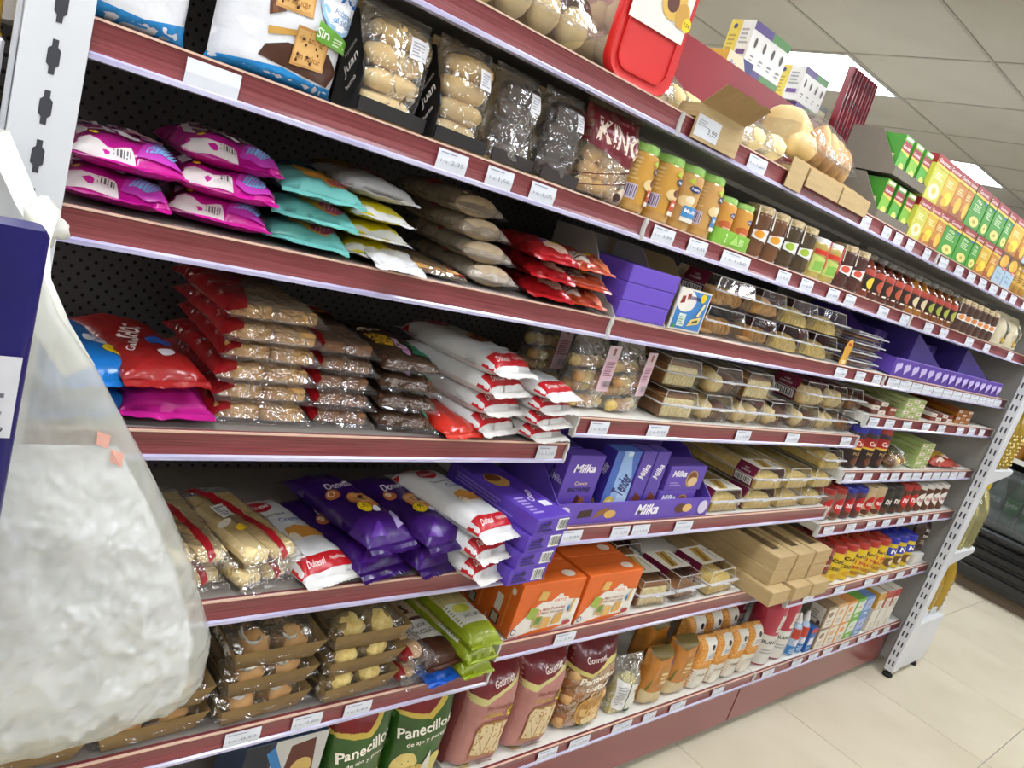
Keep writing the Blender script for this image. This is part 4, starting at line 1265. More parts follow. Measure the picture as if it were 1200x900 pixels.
hb = Bag(.14, .115, .06, 'stand', seed=61, wr=.005, wf=34)
for i, x in enumerate((3.19, 3.345)):
    put(bag(hb, foil('c9bfa2'), [P([(.4, .1), (.6, .12), (.72, .6), (.6, .9), (.5, .6)], '4a4a38'), E(.5, .25, .1, .12, 'c9a02a')], seals=(1,)), 'cream_bag', 'cream bag with dark print at the far end of jar shelf, ' + ['left', 'right'][i], 'bag', (x, .015, ZB + .001), (0, 0, -3), 'cream bags')
# ================================================================== third shelf, near bay
# pink wafer bags
PK = foil('c2188f', 'a81279')
def pink(seed, skew=0):
    b = Bag(.125, .2, .04, 'flat', seed=seed, wr=.004, wf=34, pu=4, pv=5, seal=.014)
    it = [P([(.0, .0), (.55, .0), (.5, .07), (.3, .045), (.15, .075), (.0, .06)], 'd8d2d0'), BAR(.34, .012, .52, .05, 6, 'd8d2d0', '4a4a4a'), P([(.55, .02), (.95, .01), (.9, .12), (.7, .2), (.6, .1)], 'b63aa8'),
          [P([(.62 + .035 * i, .05), (.65 + .035 * i, .05), (.78 + .03 * i, .2), (.77 + .03 * i, .2)], '7fb0e4') for i in range(7)],
          T('H', .22, .34, .3, .34, 'f2e6f0', bold=.03, rot=0), T('L', .5, .34, .2, .34, 'f2e6f0', bold=.03), T('TA', .4, .72, .5, .3, 'f2e6f0', bold=.03), E(.72, .3, .11, .06, 'f0e6ec'), T('100', .72, .3, .12, .035, '8a3a7a'), P([(.5, .5), (.95, .5), (.95, .75), (.75, .8)], 'e2a8b4'), E(.18, .1, .04, .02, 'f4d020')]
    parts = bag(b, PK, it, droop=.1)
    # side print with a picture of a nougat piece
    return parts
pk = [pink(71), pink(72), pink(73)]
for i in range(2):
    put(pk[i], 'wafer_bag', 'pink wafer bag, %s of the pair by the near post' % ['lower', 'upper'][i], 'bag', (.050 + .012 * i, .004 - .002 * i, ZCc + .002 + .040 * i), (0, 0, -10 + 4 * i), 'pink wafer bags')
for i in range(3):
    put(pk[(i + 1) % 3], 'wafer_bag', 'pink wafer bag, %s of the stack of three' % fromtop(i, 3), 'bag', (.175 + .004 * i, .012 + .012 * (i == 2), ZCc + .002 + .036 * i), (0, 0, -12 + 3 * i), 'pink wafer bags')
# teal cake bags
TE = foil('68aea8', '579b96')
def teal(seed):
    b = Bag(.12, .2, .036, 'flat', seed=seed, wr=.004, wf=34, pu=3, pv=4)
    it = [P([(.3, .12), (.75, .05), (.9, .2), (.8, .6), (.3, .7)], 'd89a3a'), E(.72, .16, .17, .09, 'a83a58'), [P([(.6 + .05 * i, .1), (.62 + .05 * i, .1), (.7 + .04 * i, .22), (.69 + .04 * i, .22)], 'd88aa0') for i in range(4)], E(.48, .3, .13, .1, 'e8b04a'), R(.0, .1, .05, .8, 'd8d4cc'), LINES(.005, .15, .045, .7, 8, '5a5a60'), P([(.1, .62), (.9, .7), (.9, .95), (.1, .95)], '2f7f92')]
    return bag(b, TE, it, droop=.4)
te = [teal(81), teal(82), teal(83)]
for i in range(3):
    put(te[i], 'cake_bag', 'teal bag with orange fruit picture, %s of its stack' % fromtop(i, 3), 'bag', (.292 + .006 * i, .008, ZCc + .002 + .032 * i), (0, 0, -14 + 3 * i), 'teal bags')
# yellow and white bags, a white one with red flecks on top
YE = foil('dccf10', 'd0c20c')
WH = foil('d6d6d6', 'c8c8ca')
def yellow(seed):
    b = Bag(.1, .22, .03, 'flat', seed=seed, wr=.004, wf=36, pu=3, pv=4, seal=.02)
    return bag(b, YE, [P([(0, 0), (1, 0), (1, .03), (.7, .045), (.4, .025), (.2, .05), (0, .04)], 'd6d8d2'), P([(.1, .3), (.9, .3), (.9, .9), (.1, .9)], 'd4c628')], (WH, YE), droop=.2)
ye = [yellow(91), yellow(92)]
for i in range(3):
    put(ye[i % 2], 'wafer_pack', 'yellow and white pack, %s of the three under flecked bag' % fromtop(i, 3), 'bag', (.405, .012, ZCc + .002 + .028 * i), (0, 0, -10 + 3 * i), 'yellow packs')
fb = Bag(.12, .26, .034, 'flat', seed=95, wr=.003, wf=34, pu=3, pv=4)
flk = [P([(.12 + .12 * (i % 7) + .05 * ((i // 7) % 2), .38 + .05 * (i // 7)), (.17 + .12 * (i % 7) + .05 * ((i // 7) % 2), .40 + .05 * (i // 7)), (.12 + .12 * (i % 7) + .05 * ((i // 7) % 2), .43 + .05 * (i // 7))], 'a01c24') for i in range(42)]
put(bag(fb, WH, [flk, P([(.05, .84), (.6, .8), (.6, .97), (.05, .97)], 'b9a02a')], droop=.1), 'flecked_bag', 'white bag with red flecks lying on the yellow packs', 'bag', (.398, .03, ZCc + .088), (0, 0, -13), None)
wb = Bag(.085, .06, .006, 'flat', seed=97, wr=.004, wf=60, seal=.01)
put(bag(wb, WH, [], droop=.6), 'crumpled_wrapper', 'crumpled white wrapper end hanging below the yellow packs', 'wrapper', (.430, -.022, ZCc + .004), (14, 0, -4))
# flat clear wafer pack
wf_ = Bag(.12, .2, .018, 'flat', seed=98, wr=.003, wf=40)
put(bag(wf_, FILM_C, [P([(0, .02), (.2, .02), (.12, .12), (0, .14)], 'b02a22'), P([(.8, .02), (1, .02), (1, .4), (.85, .3)], '9a2a24')], (FILM_C, FILM_C), [slab(.1, .17, .011, M_WAFFLE, 'wafer', 0, .022, .003)]), 'flat_wafer_pack', 'flat clear pack of tan wafer below the spiral rolls', 'pack', (.515, .006, ZCc + .002), (0, 0, -8))
# clear tubes of round cakes with script print
def spiral(seed):
    b = Bag(.1, .27, .04, 'flat', seed=seed, wr=.003, wf=44, pu=2.2, pv=5)
    disc = [Part('cake', MB().blob((.0, .03 + .027 * i, .019), (.043, .0125, .0175), 12, 7, lump=.08, seed=i).mesh('cake', mat('pale_cake', 'c8b496', .7, 'b09a7a', scale=30), smooth=True)) for i in range(9)]
    it = [[E(.3 + .2 * (i % 3), .12 + .09 * i, .07, .02, '3a322e'), E(.3 + .2 * (i % 3), .12 + .09 * i, .05, .013, 'c0b09a')] for i in range(8)] + [P([(.1, .45), (.5, .42), (.55, .5), (.15, .54)], 'b83030')]
    return bag(b, film('milky_film', gloss=.5, bump=1, bscale=50, haze=.3, hazecol='d4cabc'), it, (FILM_C, FILM_C), disc)
sp = [spiral(101), spiral(102)]
for i in range(4):
    put(sp[i % 2], 'cake_roll_pack', 'clear pack of pale round cakes, %s of the staggered four' % fromtop(i, 4), 'pack', (.635 - .012 * i, .012 + .012 * i, ZCc + .002 + .034 * i), (0, 0, -9 + 1.5 * i), 'packs of round cakes')
# red bags and orange ones
RD = foil('aa1a20', '90141a')
def redbag(seed):
    b = Bag(.095, .2, .036, 'flat', seed=seed, wr=.005, wf=42, pu=2.6, pv=3.5)
    return bag(b, RD, [P([(.3, .12), (.8, .05), (.85, .22), (.4, .3)], 'd8b4a0'), E(.35, .2, .08, .03, '4a3a8a'), P([(.5, .2), (.7, .15), (.68, .3)], 'e0c030')], droop=.5)
def orbag(seed):
    b = Bag(.1, .2, .034, 'flat', seed=seed, wr=.005, wf=42, pu=2.6, pv=3.5)
    return bag(b, foil('b8482a', '9a3a22'), [P([(.05, .05), (.4, .02), (.45, .2), (.1, .3)], 'd8cfc4'), E(.5, .22, .13, .06, 'f0c81e'), T('1€', .5, .22, .12, .05, '5a2a10'), P([(.5, .04), (.95, .03), (.9, .15), (.6, .16)], 'd0704a'), LINES(.1, .08, .36, .2, 4, '6a4a40')], droop=.4)
rb, ob = [redbag(111), redbag(112)], [orbag(115), orbag(116)]
for i in range(3):
    put(rb[i % 2], 'candy_bag', 'red snack bag, %s of the stack beside the round cakes' % fromtop(i, 3), 'bag', (.760 - .005 * i, .004, ZCc + .002 + .032 * i), (0, 0, -16 + 2 * i), 'red bags')
for i in range(3):
    put(ob[i % 2], 'candy_bag', 'orange-brown snack bag, %s of the stack beside purple boxes' % fromtop(i, 3), 'bag', (.858 - .002 * i, .006, ZCc + .002 + .032 * i), (0, 0, -14 + 2 * i), 'orange-brown bags')
# three purple boxes with plain ends
pbx = carton(.152, .2, .0345, '6a4cc0', front=[R(.0, .03, 1, .05, '4a3490'), R(.03, .05, .034, .95, '5a40a8')])
for i in range(3):
    put(pbx, 'purple_box', 'plain violet box, %s of the three stacked on grey carton' % fromtop(i, 3), 'box', (1.022 + .002 * i, .008, ZCc + .003 + .035 * i), (0, 0, -1), 'plain violet boxes')
# hooded white display with handwriting
def hood(W, D, H, m, curve=True):
    n = 10
    prof = [(0, 0)] + [(.02 + .12 * (i / n), .02 + (H - .02) * (1 - math.cos(math.pi * i / n)) / 2) for i in range(n + 1)] + [(D, H), (D, 0)]
    mb = MB()
    for s in (-1, 1):
        mb.prism(prof, s * W / 2 - .0015, s * W / 2 + .0015, 'x')
    mb.box(-W / 2, D - .003, 0, W / 2, D, H).box(-W / 2, 0, 0, W / 2, D, .002)
    return mb
sgn = lambda W, H, D: art('handwriting', [LINES(.2, .66, .7, .9, 4, '55524e'), T('NAVIDAD', .45, .42, .55, .14, '1e1c1c', bold=0, sh=.1), T('3€', .82, .24, .16, .12, '1e1c1c', bold=0)], lambda u, v: (Vector(((u - .5) * W, D - .0035, v * H)), Vector((0, -1, 0))), W, H)
put([Part('card_hood', hood(.162, .235, .142, card('c4c2be')).mesh('card_hood', card('c4c2be'))), Part('handwriting', sgn(.15, .142, .235))], 'display_hood', 'white card display with handwritten sign behind violet boxes', 'display', (1.025, .0065, ZCc + .0008))
lab = [R(.03, .04, .97, .96, '3f7fc0'), P([(.03, .60), (.35, .96), (.03, .96)], 'e4e0d8'), E(.28, .7, .3, .26, 'e4e0d8'), P([(.08, .62), (.22, .66), (.2, .82), (.1, .8)], '8a2a22'), P([(.26, .74), (.36, .78), (.34, .9), (.25, .86)], '9a3a2a'), T('bonitos', .52, .82, .36, .12, '3a2a6a', bold=.02), E(.76, .84, .09, .11, 'f0c21e'), R(.18, .10, .40, .40, 'd4e0d8'), LINES(.2, .14, .38, .36, 4, '7aa07a'), P([(.5, .12), (.85, .22), (.88, .40), (.58, .30)], 'e0c878'), P([(.7, .4), (.78, .4), (.9, .7), (.84, .72)], 'e6d69a'), P([(.62, .2), (.8, .26), (.8, .32), (.64, .26)], '4a3a20'), P([(.03, .04), (.16, .04), (.1, .16)], '3f9a4a')]
boxp = [Part('card_sides', hood(.118, .22, .14, card('b9a988')).mesh('card_sides', card('bfae8a')))]
boxp.append(Part('front_panel', MB().box(-.058, -.002, .002, .058, .002, .092).mesh('front_panel', card('e0dccc')), [Part('front_print', art('front_print', lab, lambda u, v: (Vector(((u - .5) * .116, -.002, .002 + v * .09)), Vector((0, -1, 0))), .116, .09))]))
put(boxp, 'snack_display_box', 'open carton with blue printed front panel beside violet boxes', 'carton', (1.172, .010, ZCc + .0008), (0, 0, 2))

# ---- clear bakery boxes on the middle bay
cols = [(1.245, 1.425), (1.428, 1.578), (1.581, 1.745), (1.748, 1.925)]
kinds_low = ['cookies', 'cookies', 'ribbed', 'ribbed']
kinds_up = ['cookies', 'flap', 'ribbed', 'ribbed']
words = {'cookies': 'round cookies', 'ribbed': 'ridged golden pastry', 'flap': 'folded golden pastries', 'muffins': 'pale muffins', 'darkmuffins': 'two-tone muffins', 'cake': 'sliced sponge cake', 'shells': 'small pale cakes', 'roll': 'long sponge roll', 'brown': 'brown loaf cake'}
for t, kk in enumerate((kinds_low, kinds_up)):
    for i, (a, b) in enumerate(cols):
        sl2 = (.035, .1, 'dark') if (t == 1 and i in (0, 2)) or (t == 0 and i in (2, 3)) else None
        put(shell(b - a - .01, .15, .066, kk[i], sl2, seed=i + 4 * t), 'bakery_box', 'clear box of %s, %s row, %s on the cookie shelf' % (words[kk[i]], ['lower', 'upper'][t], fromleft(i, 4)), 'box',
            ((a + b) / 2, .016, ZCc + .001 + .0685 * t), (0, 0, [-2, 1, -1, 2][i]), 'clear boxes on the cookie shelf')
# gold figure label and stack of low clear trays
put([Part('card_cut', MB().prism([(-.022, 0), (.022, 0), (.018, .03), (.024, .055), (.012, .075), (-.006, .072), (-.02, .05), (-.016, .03)], -.001, .001, 'y').mesh('card_cut', mat('gold_card', 'd8a848', .35, 'c89438', scale=12)), [Part('ribbon_print', art('ribbon_print', [P([(.3, .78), (.7, .74), (.7, .84), (.3, .88)], 'a83030'), R(.25, .05, .75, .2, 'e8d8b0')], lambda u, v: (Vector(((u - .5) * .044, -.001, v * .075)), Vector((0, -1, 0))), .044, .075))])],
    'gold_card_figure', 'gold cut-out card standing beside the cookie boxes', 'card', (1.945, .008, ZCc + .001))
for i in range(4):
    p = shell(.19, .16, .024, 'brown', None, seed=30 + i, split=.7)
    put(p, 'pastry_tray', 'low clear tray of brown pastry, %s of its stack' % fromtop(i, 4), 'tray', (2.09, .014, ZCc + .001 + .0262 * i), (0, 0, 0), 'low clear trays')
for i in range(3):
    put(carton(.055, .22, .13, '31247a', left=[T('Lindt', .5, .5, .7, .3, 'c8b878', sh=.3)], front=[R(.1, .2, .3, .8, '4a3a9a'), T('Lila', .6, .6, .5, .2, 'c8c0e0', rot=70)]), 'chocolate_box', 'tall dark blue chocolate box behind clear trays, ' + fromleft(i, 3), 'box', (2.03 + .058 * i, .2, ZCc + .001), group='tall dark blue boxes')

# ---- violet display on the far bay
M_MILKA = card('5b3fa4')
def hearts(n):
    out = []
    for i in range(n):
        u = (i + .6) / (n + .2)
        w = .26 / n
        out += [E(u - w * .5, .56, w * .75, .20, 'c9bce8', 10), E(u + w * .7, .6, w * .75, .20, 'c9bce8', 10), P([(u - w * 1.1, .5), (u + w * 1.3, .52), (u - w * .7, .14)], 'c9bce8')]
    return out
W = 1.13
tray = MB().box(-W / 2, 0, 0, W / 2, .003, .058).box(-W / 2, .003, 0, W / 2, .34, .003).box(-W / 2, .337, .003, W / 2, .34, .13)
tray.prism([(.003, 0), (.34, 0), (.34, .15), (.2, .15), (.06, .058), (.003, .058)], -W / 2, -W / 2 + .003, 'x').prism([(.003, 0), (.34, 0), (.34, .15), (.2, .15), (.06, .058), (.003, .058)], W / 2 - .003, W / 2, 'x')
mp = lambda u, v: (Vector(((u - .5) * W, 0, v * .058)), Vector((0, -1, 0)))
put([Part('display_tray', tray.mesh('display_tray', M_MILKA)), Part('front_print', art('front_print', hearts(16), mp, W, .058)),
     Part('fold_line', MB().box(-W / 2, -.001, .056, W / 2, .004, .0592).mesh('fold_line', card('8a70cc'))),
     Part('side_ramp', MB().prism([(-.45, .004), (-.11, .004), (-.11, .045), (-.45, .15)], .01, .33, 'y').prism([(.03, .004), (.44, .004), (.44, .045), (.03, .15)], .01, .33, 'y').mesh('side_ramp', card('3a2a78'))),
     Part('badge', MB().lathe([(.001, 0), (.018, 0), (.018, .002), (.001, .002)], 14).mesh('badge', ink('d9cfa8')))],
    'violet_display_tray', 'long violet display tray with a row of pale hearts', 'tray', (2.30 + W / 2, .012, ZCc + .001))
for i in range(4):
    put(carton(.05, .2, .118, '46328c', left=[T('Milka', .5, .5, .8, .3, 'd8d0ee', sh=.3)], front=[T('Milka', .5, .55, .16, .8, 'd8d0ee')]), 'upright_chocolate_box', 'upright violet chocolate box in the hearts display, ' + fromleft(i, 4), 'box', ([2.333, 2.387, 2.787, 2.842][i], .11, ZCc + .0045), group='upright violet boxes')

# ================================================================== fourth shelf, near bay
put(bag(Bag(.13, .22, .045, 'flat', seed=121, wr=.003), foil('1c78c8', '1666b0'), [E(.75, .35, .14, .09, 'e8e8ee'), T('3', .75, .35, .1, .08, '2a3a8a'), E(.8, .2, .12, .06, 'f0d020'), T('1€', .8, .2, .12, .05, '8a2a10')], droop=.3), 'cookie_pack', 'bright blue biscuit pack behind the white carrier bag', 'bag', (.078, .012, ZD1 + .038), (0, 0, 14))
put(bag(Bag(.13, .22, .036, 'flat', seed=124, wr=.003), foil('1f6cb4'), [E(.75, .35, .14, .09, 'e8e8ee')], droop=.3), 'cookie_pack', 'second blue biscuit pack under the bright blue one', 'bag', (.070, .010, ZD1 + .001), (0, 0, 12))
put(bag(Bag(.12, .22, .045, 'flat', seed=122, wr=.004), foil('b81e84', '9c1670'), [], droop=.3), 'magenta_pack', 'magenta pack lying under the red biscuit pack', 'bag', (.165, .010, ZD1 + .001), (0, 0, -2))
put(bag(Bag(.115, .23, .042, 'flat', seed=123, wr=.003), foil('981e1e', '861818'), [T('CHOC', .42, .5, .5, .12, 'e6d8d4', bold=.03, rot=60), E(.65, .35, .16, .06, '2a56a8'), T('Galletas', .3, .3, .4, .05, 'e6d8d4', rot=60), E(.6, .18, .1, .04, 'd4ccd4')], droop=.4), 'red_biscuit_pack', 'red biscuit pack with white lettering on the magenta one', 'bag', (.158, .012, ZD1 + .046), (0, 0, 8))
# waffles in red and clear film
def wafflepack(seed, W=.155, L=.24, T_=.033, redw=.42, m=M_WAFFLE, wf=40):
    b = Bag(W, L, T_, 'flat', seed=seed, wr=.003, wf=wf, pu=6, pv=6, seal=.014)
    items = []
    if redw:
        items = [P([(0, .0), (redw * .45, .03), (redw * .7, .3), (redw, .6), (1, .7), (1, 1), (0, 1)], foil('8e0f18')), P([(.0, .02), (.06, .02), (.05, .7), (0, .7)], '9a141c')] + [T('Gofres', .05, .25 + .2 * i, .09, .02, 'e0b8b4', rot=80, sh=.3) for i in range(3)] + [R(.45, .82, .75, .9, 'd8d0cc'), E(.62, .72, .14, .04, 'd8b020')]
    kids = []
    for r in range(2):
        for i in range(2):
            kids.append(slab(W * .42, L * .38, T_ * .62, m, 'waffle', -W * .22 + W * .44 * i, .025 + r * L * .42, .004, bevel=.004))
    return bag(b, FILM_C, items, (FILM_C, FILM_C), kids)
wp = [wafflepack(131), wafflepack(132), wafflepack(133)]
for i in range(6):
    put(wp[i % 3], 'waffle_pack', 'red and clear waffle pack, %s of the tall near stack' % fromtop(i, 6), 'pack', (.297 + .003 * (i % 2), .010 + .006 * (i % 2) + .004 * i, ZD1 + .001 + .0285 * i), (0, 0, -3 + 2 * (i % 3)), 'red and clear waffle packs')
wq = [wafflepack(141, .105, .24, .03, .2, M_BROWN), wafflepack(142, .105, .24, .03, .2, M_BROWN)]
for i in range(5):
    put(wq[i % 2], 'waffle_pack', 'brown clear-wrapped waffle pack, %s of the second stack' % fromtop(i, 5), 'pack', (.430, .012 + .008 * i, ZD1 + .001 + .026 * i), (0, 0, -4 + 2 * (i % 3)), 'brown waffle packs')
# dark cake bags with yellow and teal print
def darkcake(seed):
    b = Bag(.112, .23, .034, 'flat', seed=seed, wr=.004, wf=40, pu=4, pv=5)
    it = [P([(.1, .30), (.9, .24), (.9, .95), (.1, .95)], '3a2014'), P([(.12, .3), (.4, .26), (.45, .5), (.15, .55)], 'd4a828'), P([(.42, .22), (.6, .2), (.58, .42), (.46, .42)], 'd0a8c0'), E(.52, .16, .06, .05, 'b88ab8'), P([(.62, .14), (.95, .1), (.95, .38), (.7, .42)], '2f7a5c'), E(.82, .34, .1, .05, 'e8c820'), T('gus', .3, .62, .4, .1, 'e8d8c8', bold=.03)]
    return bag(b, film('brown_film', 'c0a890', gloss=.5, bump=.9, haze=.35, hazecol='6a5544'), it, (FILM_C, FILM_C), [slab(.095, .19, .02, M_CHOCM, 'cake', 0, .025, .004)])
dc = [darkcake(151), darkcake(152)]
for i in range(4):
    put(dc[i % 2], 'cake_pack', 'dark cake pack with yellow and green print, %s of stack' % fromtop(i, 4), 'pack', (.545 - .003 * i, .006 + .006 * i, ZD1 + .001 + .031 * i), (0, 0, -8 + 3 * (i % 2)), 'dark cake packs')
put(bag(Bag(.1, .25, .03, 'flat', seed=161, wr=.004), foil('c8301f', 'b0241a'), [E(.35, .62, .22, .09, 'e0c024'), R(.1, .4, .35, .5, 'e8e0da'), E(.75, .45, .1, .04, 'e8e0da'), E(.4, .56, .12, .04, '2a2018')], droop=.5), 'red_flat_bag', 'bright red flat bag between dark cakes and white packs', 'bag', (.660, -.008, ZD1 + .001), (0, 0, 10))
# white packs with red ends
def whitered(seed, W=.12, L=.24, T_=.042, art_='cake'):
    b = Bag(W, L, T_, 'flat', seed=seed, wr=.002, wf=34, pu=6, pv=6, seal=.018)
    it = [P([(0, .02), (1, .02), (1, .13), (0, .14)], 'b3161f'), T('Dulcesol', .3, .075, .32, .05, 'f0e0dc', sh=.2), T('Napolitanas', .72, .075, .3, .04, 'e8c8c4', sh=.2), E(.42, .80, .22, .075, 'b01826'), T('Dulcesol', .42, .80, .34, .05, 'f4ecec', sh=.2)]
    if art_ == 'cake':
        it += [P([(.35, .34), (.85, .38), (.85, .48), (.6, .52), (.35, .46)], '6a2f18'), P([(.4, .46), (.7, .54), (.7, .58), (.42, .52)], 'c89a58'), T('Napolitana', .5, .64, .5, .04, '4a4a4a', sh=.2), R(.1, .2, .9, .26, 'd0d4d8')]
    else:
        it += [P([(.3, .36), (.9, .32), (.92, .42), (.6, .5), (.35, .46)], 'c88a3a'), E(.4, .36, .1, .05, 'e8dcc0'), T('Crema', .65, .58, .4, .06, '3a5a9a', sh=.2), T('Napolitana', .45, .66, .5, .04, '4a4a4a', sh=.2)]
    it += [P([(.0 + .1 * i, .9), (.04 + .1 * i, .93), (.0 + .1 * i, .97)], 'b3161f') for i in range(10)]
    return bag(b, foil('dcdcda', 'd0d0d0'), it, (foil('e2e0dc'), foil('dcdcda')), droop=.35)
wr_ = [whitered(171), whitered(172)]
for i in range(4):
    put(wr_[i % 2], 'white_red_pack', 'white pack with red end, %s of the near pile' % fromtop(i, 4), 'pack', (.755 - .002 * i, .002, ZD1 + .001 + .037 * i - (.0 if i < 3 else 0)), (0, 0, 16 - 2 * (i % 2)), 'white packs with red ends')
for i in range(4):
    put(wr_[(i + 1) % 2], 'white_red_pack', 'white pack with red end, %s of the pile nearer muffin bags' % fromtop(i, 4), 'pack', (.870 + .003 * (i % 2), -.016, ZD1 + .001 + .028 * i), (0, 0, 12 + 2 * (i % 2)), 'white packs with red ends', scale=(.95, 1, .74))

# ---- mini muffin bags, middle bay
def minimuffin(seed, col='c48a5a'):
    W, H = .125, .16
    b = Bag(W, H, .085, 'stand', seed=seed, wr=.006, wf=30, top_taper=1.6)
    kids = []
    rnd = random.Random(seed)
    for i in range(16):
        kids.append(Part('mini_muffin', MB().blob((-.045 + .03 * (i % 4), .02 + .022 * ((i // 4) % 2) + .012, .016 + .027 * (i // 4)), (.015, .015, .013), 9, 6, lump=.25, seed=seed + i).mesh('mini_muffin', M_BREAD if i % 3 else M_CAKE, smooth=True)))
    tagp = Part('hang_label', MB().box(-.02, -.004, .05, .024, -.0025, .15).mesh('hang_label', ink('d8b8c4')), [Part('label_print', art('label_print', [R(0, .72, 1, 1, 'cbb6bc'), P([(.4, .8), (.62, .8), (.62, .95), (.4, .95)], '8a4a3a'), LINES(.1, .34, .9, .68, 7, '9a6a7a'), BAR(.3, .08, .9, .26, 9, 'd8c4cc', '6a5a62')], lambda u, v: (Vector((-.02 + .044 * u, -.004, .05 + .1 * v)), Vector((0, -1, 0))), .044, .1))])
    return bag(b, FILM_C, [], (FILM_C, FILM_C), kids + [tagp], seals=(1,))
for i, (x, y, r) in enumerate([(1.0, .03, 8), (1.118, .024, 14), (.93 + .06, .16, 6)]):
    lb = ['clear bag of mini muffins with pink hang label, left of two', 'clear bag of mini muffins with pink hang label, right of two', 'shaded clear bag of mini muffins behind the front two'][i]
    put(minimuffin(181 + i), 'muffin_sack', lb, 'bag', (x, y, ZD2 + .001), (0, 0, r), 'bags of mini muffins', scale=.98)

# ---- clear bakery boxes on the fourth shelf
xs = [1.205, 1.36, 1.515, 1.67, 1.825, 1.98, 2.11, 2.225]
kl = ['cake', 'darkmuffins', 'muffins', 'darkmuffins', 'darkmuffins', 'muffins', 'brown']
ku = ['cake', 'darkmuffins', 'cake', None, 'shells', 'muffins', 'brown']
for t, kk in enumerate((kl, ku)):
    for i in range(7):
        if kk[i] is None:
            continue
        sl2 = None
        if (t, i) in ((0, 3), (1, 4), (1, 5)):
            sl2 = (.03, .11, 'dark' if t else 'white')
        put(shell(xs[i + 1] - xs[i] - .01, .16, .068, kk[i], sl2, seed=40 + i + 7 * t), 'bakery_box', 'clear box of %s, %s row, %s on the muffin shelf' % (words[kk[i]], ['lower', 'upper'][t], fromleft(i, 7)), 'box',
            ((xs[i] + xs[i + 1]) / 2, .016 + .02 * (t and i == 0), ZD2 + .001 + .0705 * t), (0, 0, [-2, 1, 0, 2, -1, 1, 0][i]), 'clear boxes on the muffin shelf')

# ---- chocolate bars on the far bay, two levels
def bars(x0, n, rows, w, h, d, cols_, z, word, y=.02, rz=0, grp='chocolate bars'):
    for r in range(rows):
        for i in range(n):
            c = cols_[(i + r) % len(cols_)]
            put(carton(w, d, h, c, bevel=.001, front=[R(.1, .2, .9, .8, 'ded6c8' if (i + r) % 2 else c), R(.3, .4, .7, .6, '8a3a2a')]), 'chocolate_bar', '%s chocolate bar, %s layer, %s' % (word, fromtop(r, rows) if rows > 1 else 'single', fromleft(i, n)), 'bar', (x0 + (w + .004) * i, y, z + .001 + (h + .001) * r), (0, 0, rz), grp)
bars(2.33, 2, 3, .055, .0135, .2, ['5a2a1c', 'd8d0c4'], ZD3a, 'brown and white', grp='brown bars near')
bars(2.47, 1, 2, .06, .0135, .2, ['8a3a24'], ZD3a, 'copper', grp='copper bars')
bars(2.55, 3, 5, .055, .0135, .22, ['a8b87a', 'b4c088'], ZD3a, 'pale green', y=.008, grp='pale green bars upper')
bars(2.86, 4, 2, .055, .0135, .2, ['7a3220', 'd8d0c4'], ZD3a, 'dark and white', grp='dark bars')
bars(3.12, 3, 4, .055, .0135, .2, ['a86a1c', '8a4a18'], ZD3a, 'golden', grp='golden bars')
# cocoa jars, clear nut bag, pale green bars, red bag
def cocoa(lidc):
    l = [R(0, .62, 1, .92, 'a8201c'), P([(0, .56), (1, .60), (1, .66), (0, .62)], 'e0b848'), R(0, 0, 1, .56, '2a1a1a'), T('Cacao', .5, .77, .5, .14, 'f0d8c8', bold=.03), T('PURO', .5, .44, .4, .08, 'c8a868'), E(.5, .2, .2, .12, '6a3a20'), E(.7, .12, .12, .08, 'd8b060')]
    return jar(.044, .148, mat('cocoa_jar', '2a1a30', .3, coat=.5), mat('lid_' + lidc, lidc, .25, coat=.5), l, lidh=.034, z0=.02, z1=.78, neck=.92, lidR=.043)
for i, (x, c) in enumerate([(2.34, '1c1ca8'), (2.445, '1c1ca8'), (2.55, 'a8281c')]):
    put(cocoa(c), 'cocoa_jar', 'cocoa jar with %s lid, %s of three' % ('blue' if i < 2 else 'red', fromleft(i, 3)), 'jar', (x, .062, ZD3b + .001), group='cocoa jars')
nb = Bag(.2, .2, .07, 'flat', seed=201, wr=.008, wf=26)
put(bag(nb, FILM_C, [P([(.55, .1), (.85, .02), (.95, .4), (.7, .5)], 'd8d8d8'), LINES(.62, .12, .84, .34, 5, 'a8a8b0')], (FILM_C, FILM_C), [Part('biscuit', MB().blob((-.06 + .04 * (i % 4), .04 + .05 * (i // 4), .025), (.026, .03, .02), 9, 6, lump=.3, seed=i).mesh('biscuit', M_CAKE if i % 2 else M_BROWN, smooth=True)) for i in range(12)]), 'nut_bag', 'crumpled clear bag of nuts right of the cocoa jars', 'bag', (2.73, .005, ZD3b + .001), (0, 0, 6))
bars(2.9, 2, 6, .065, .0165, .24, ['a8b87a', '9fb46a'], ZD3b, 'pale green tall-pile', y=.016, grp='pale green bars lower')
put(bag(Bag(.3, .2, .045, 'flat', seed=205, wr=.006), foil('a8321c', '8a2818'), [P([(.1, .1), (.9, .2), (.85, .45), (.15, .35)], 'd8a83a'), P([(.2, .02), (.5, .03), (.45, .12)], 'd8c8b8'), E(.7, .15, .1, .06, 'e0d8c8')], droop=.3), 'red_flat_sack', 'flat red and yellow bag right of the pale green bars', 'bag', (3.22, .012, ZD3b + .001), (0, 0, -2))
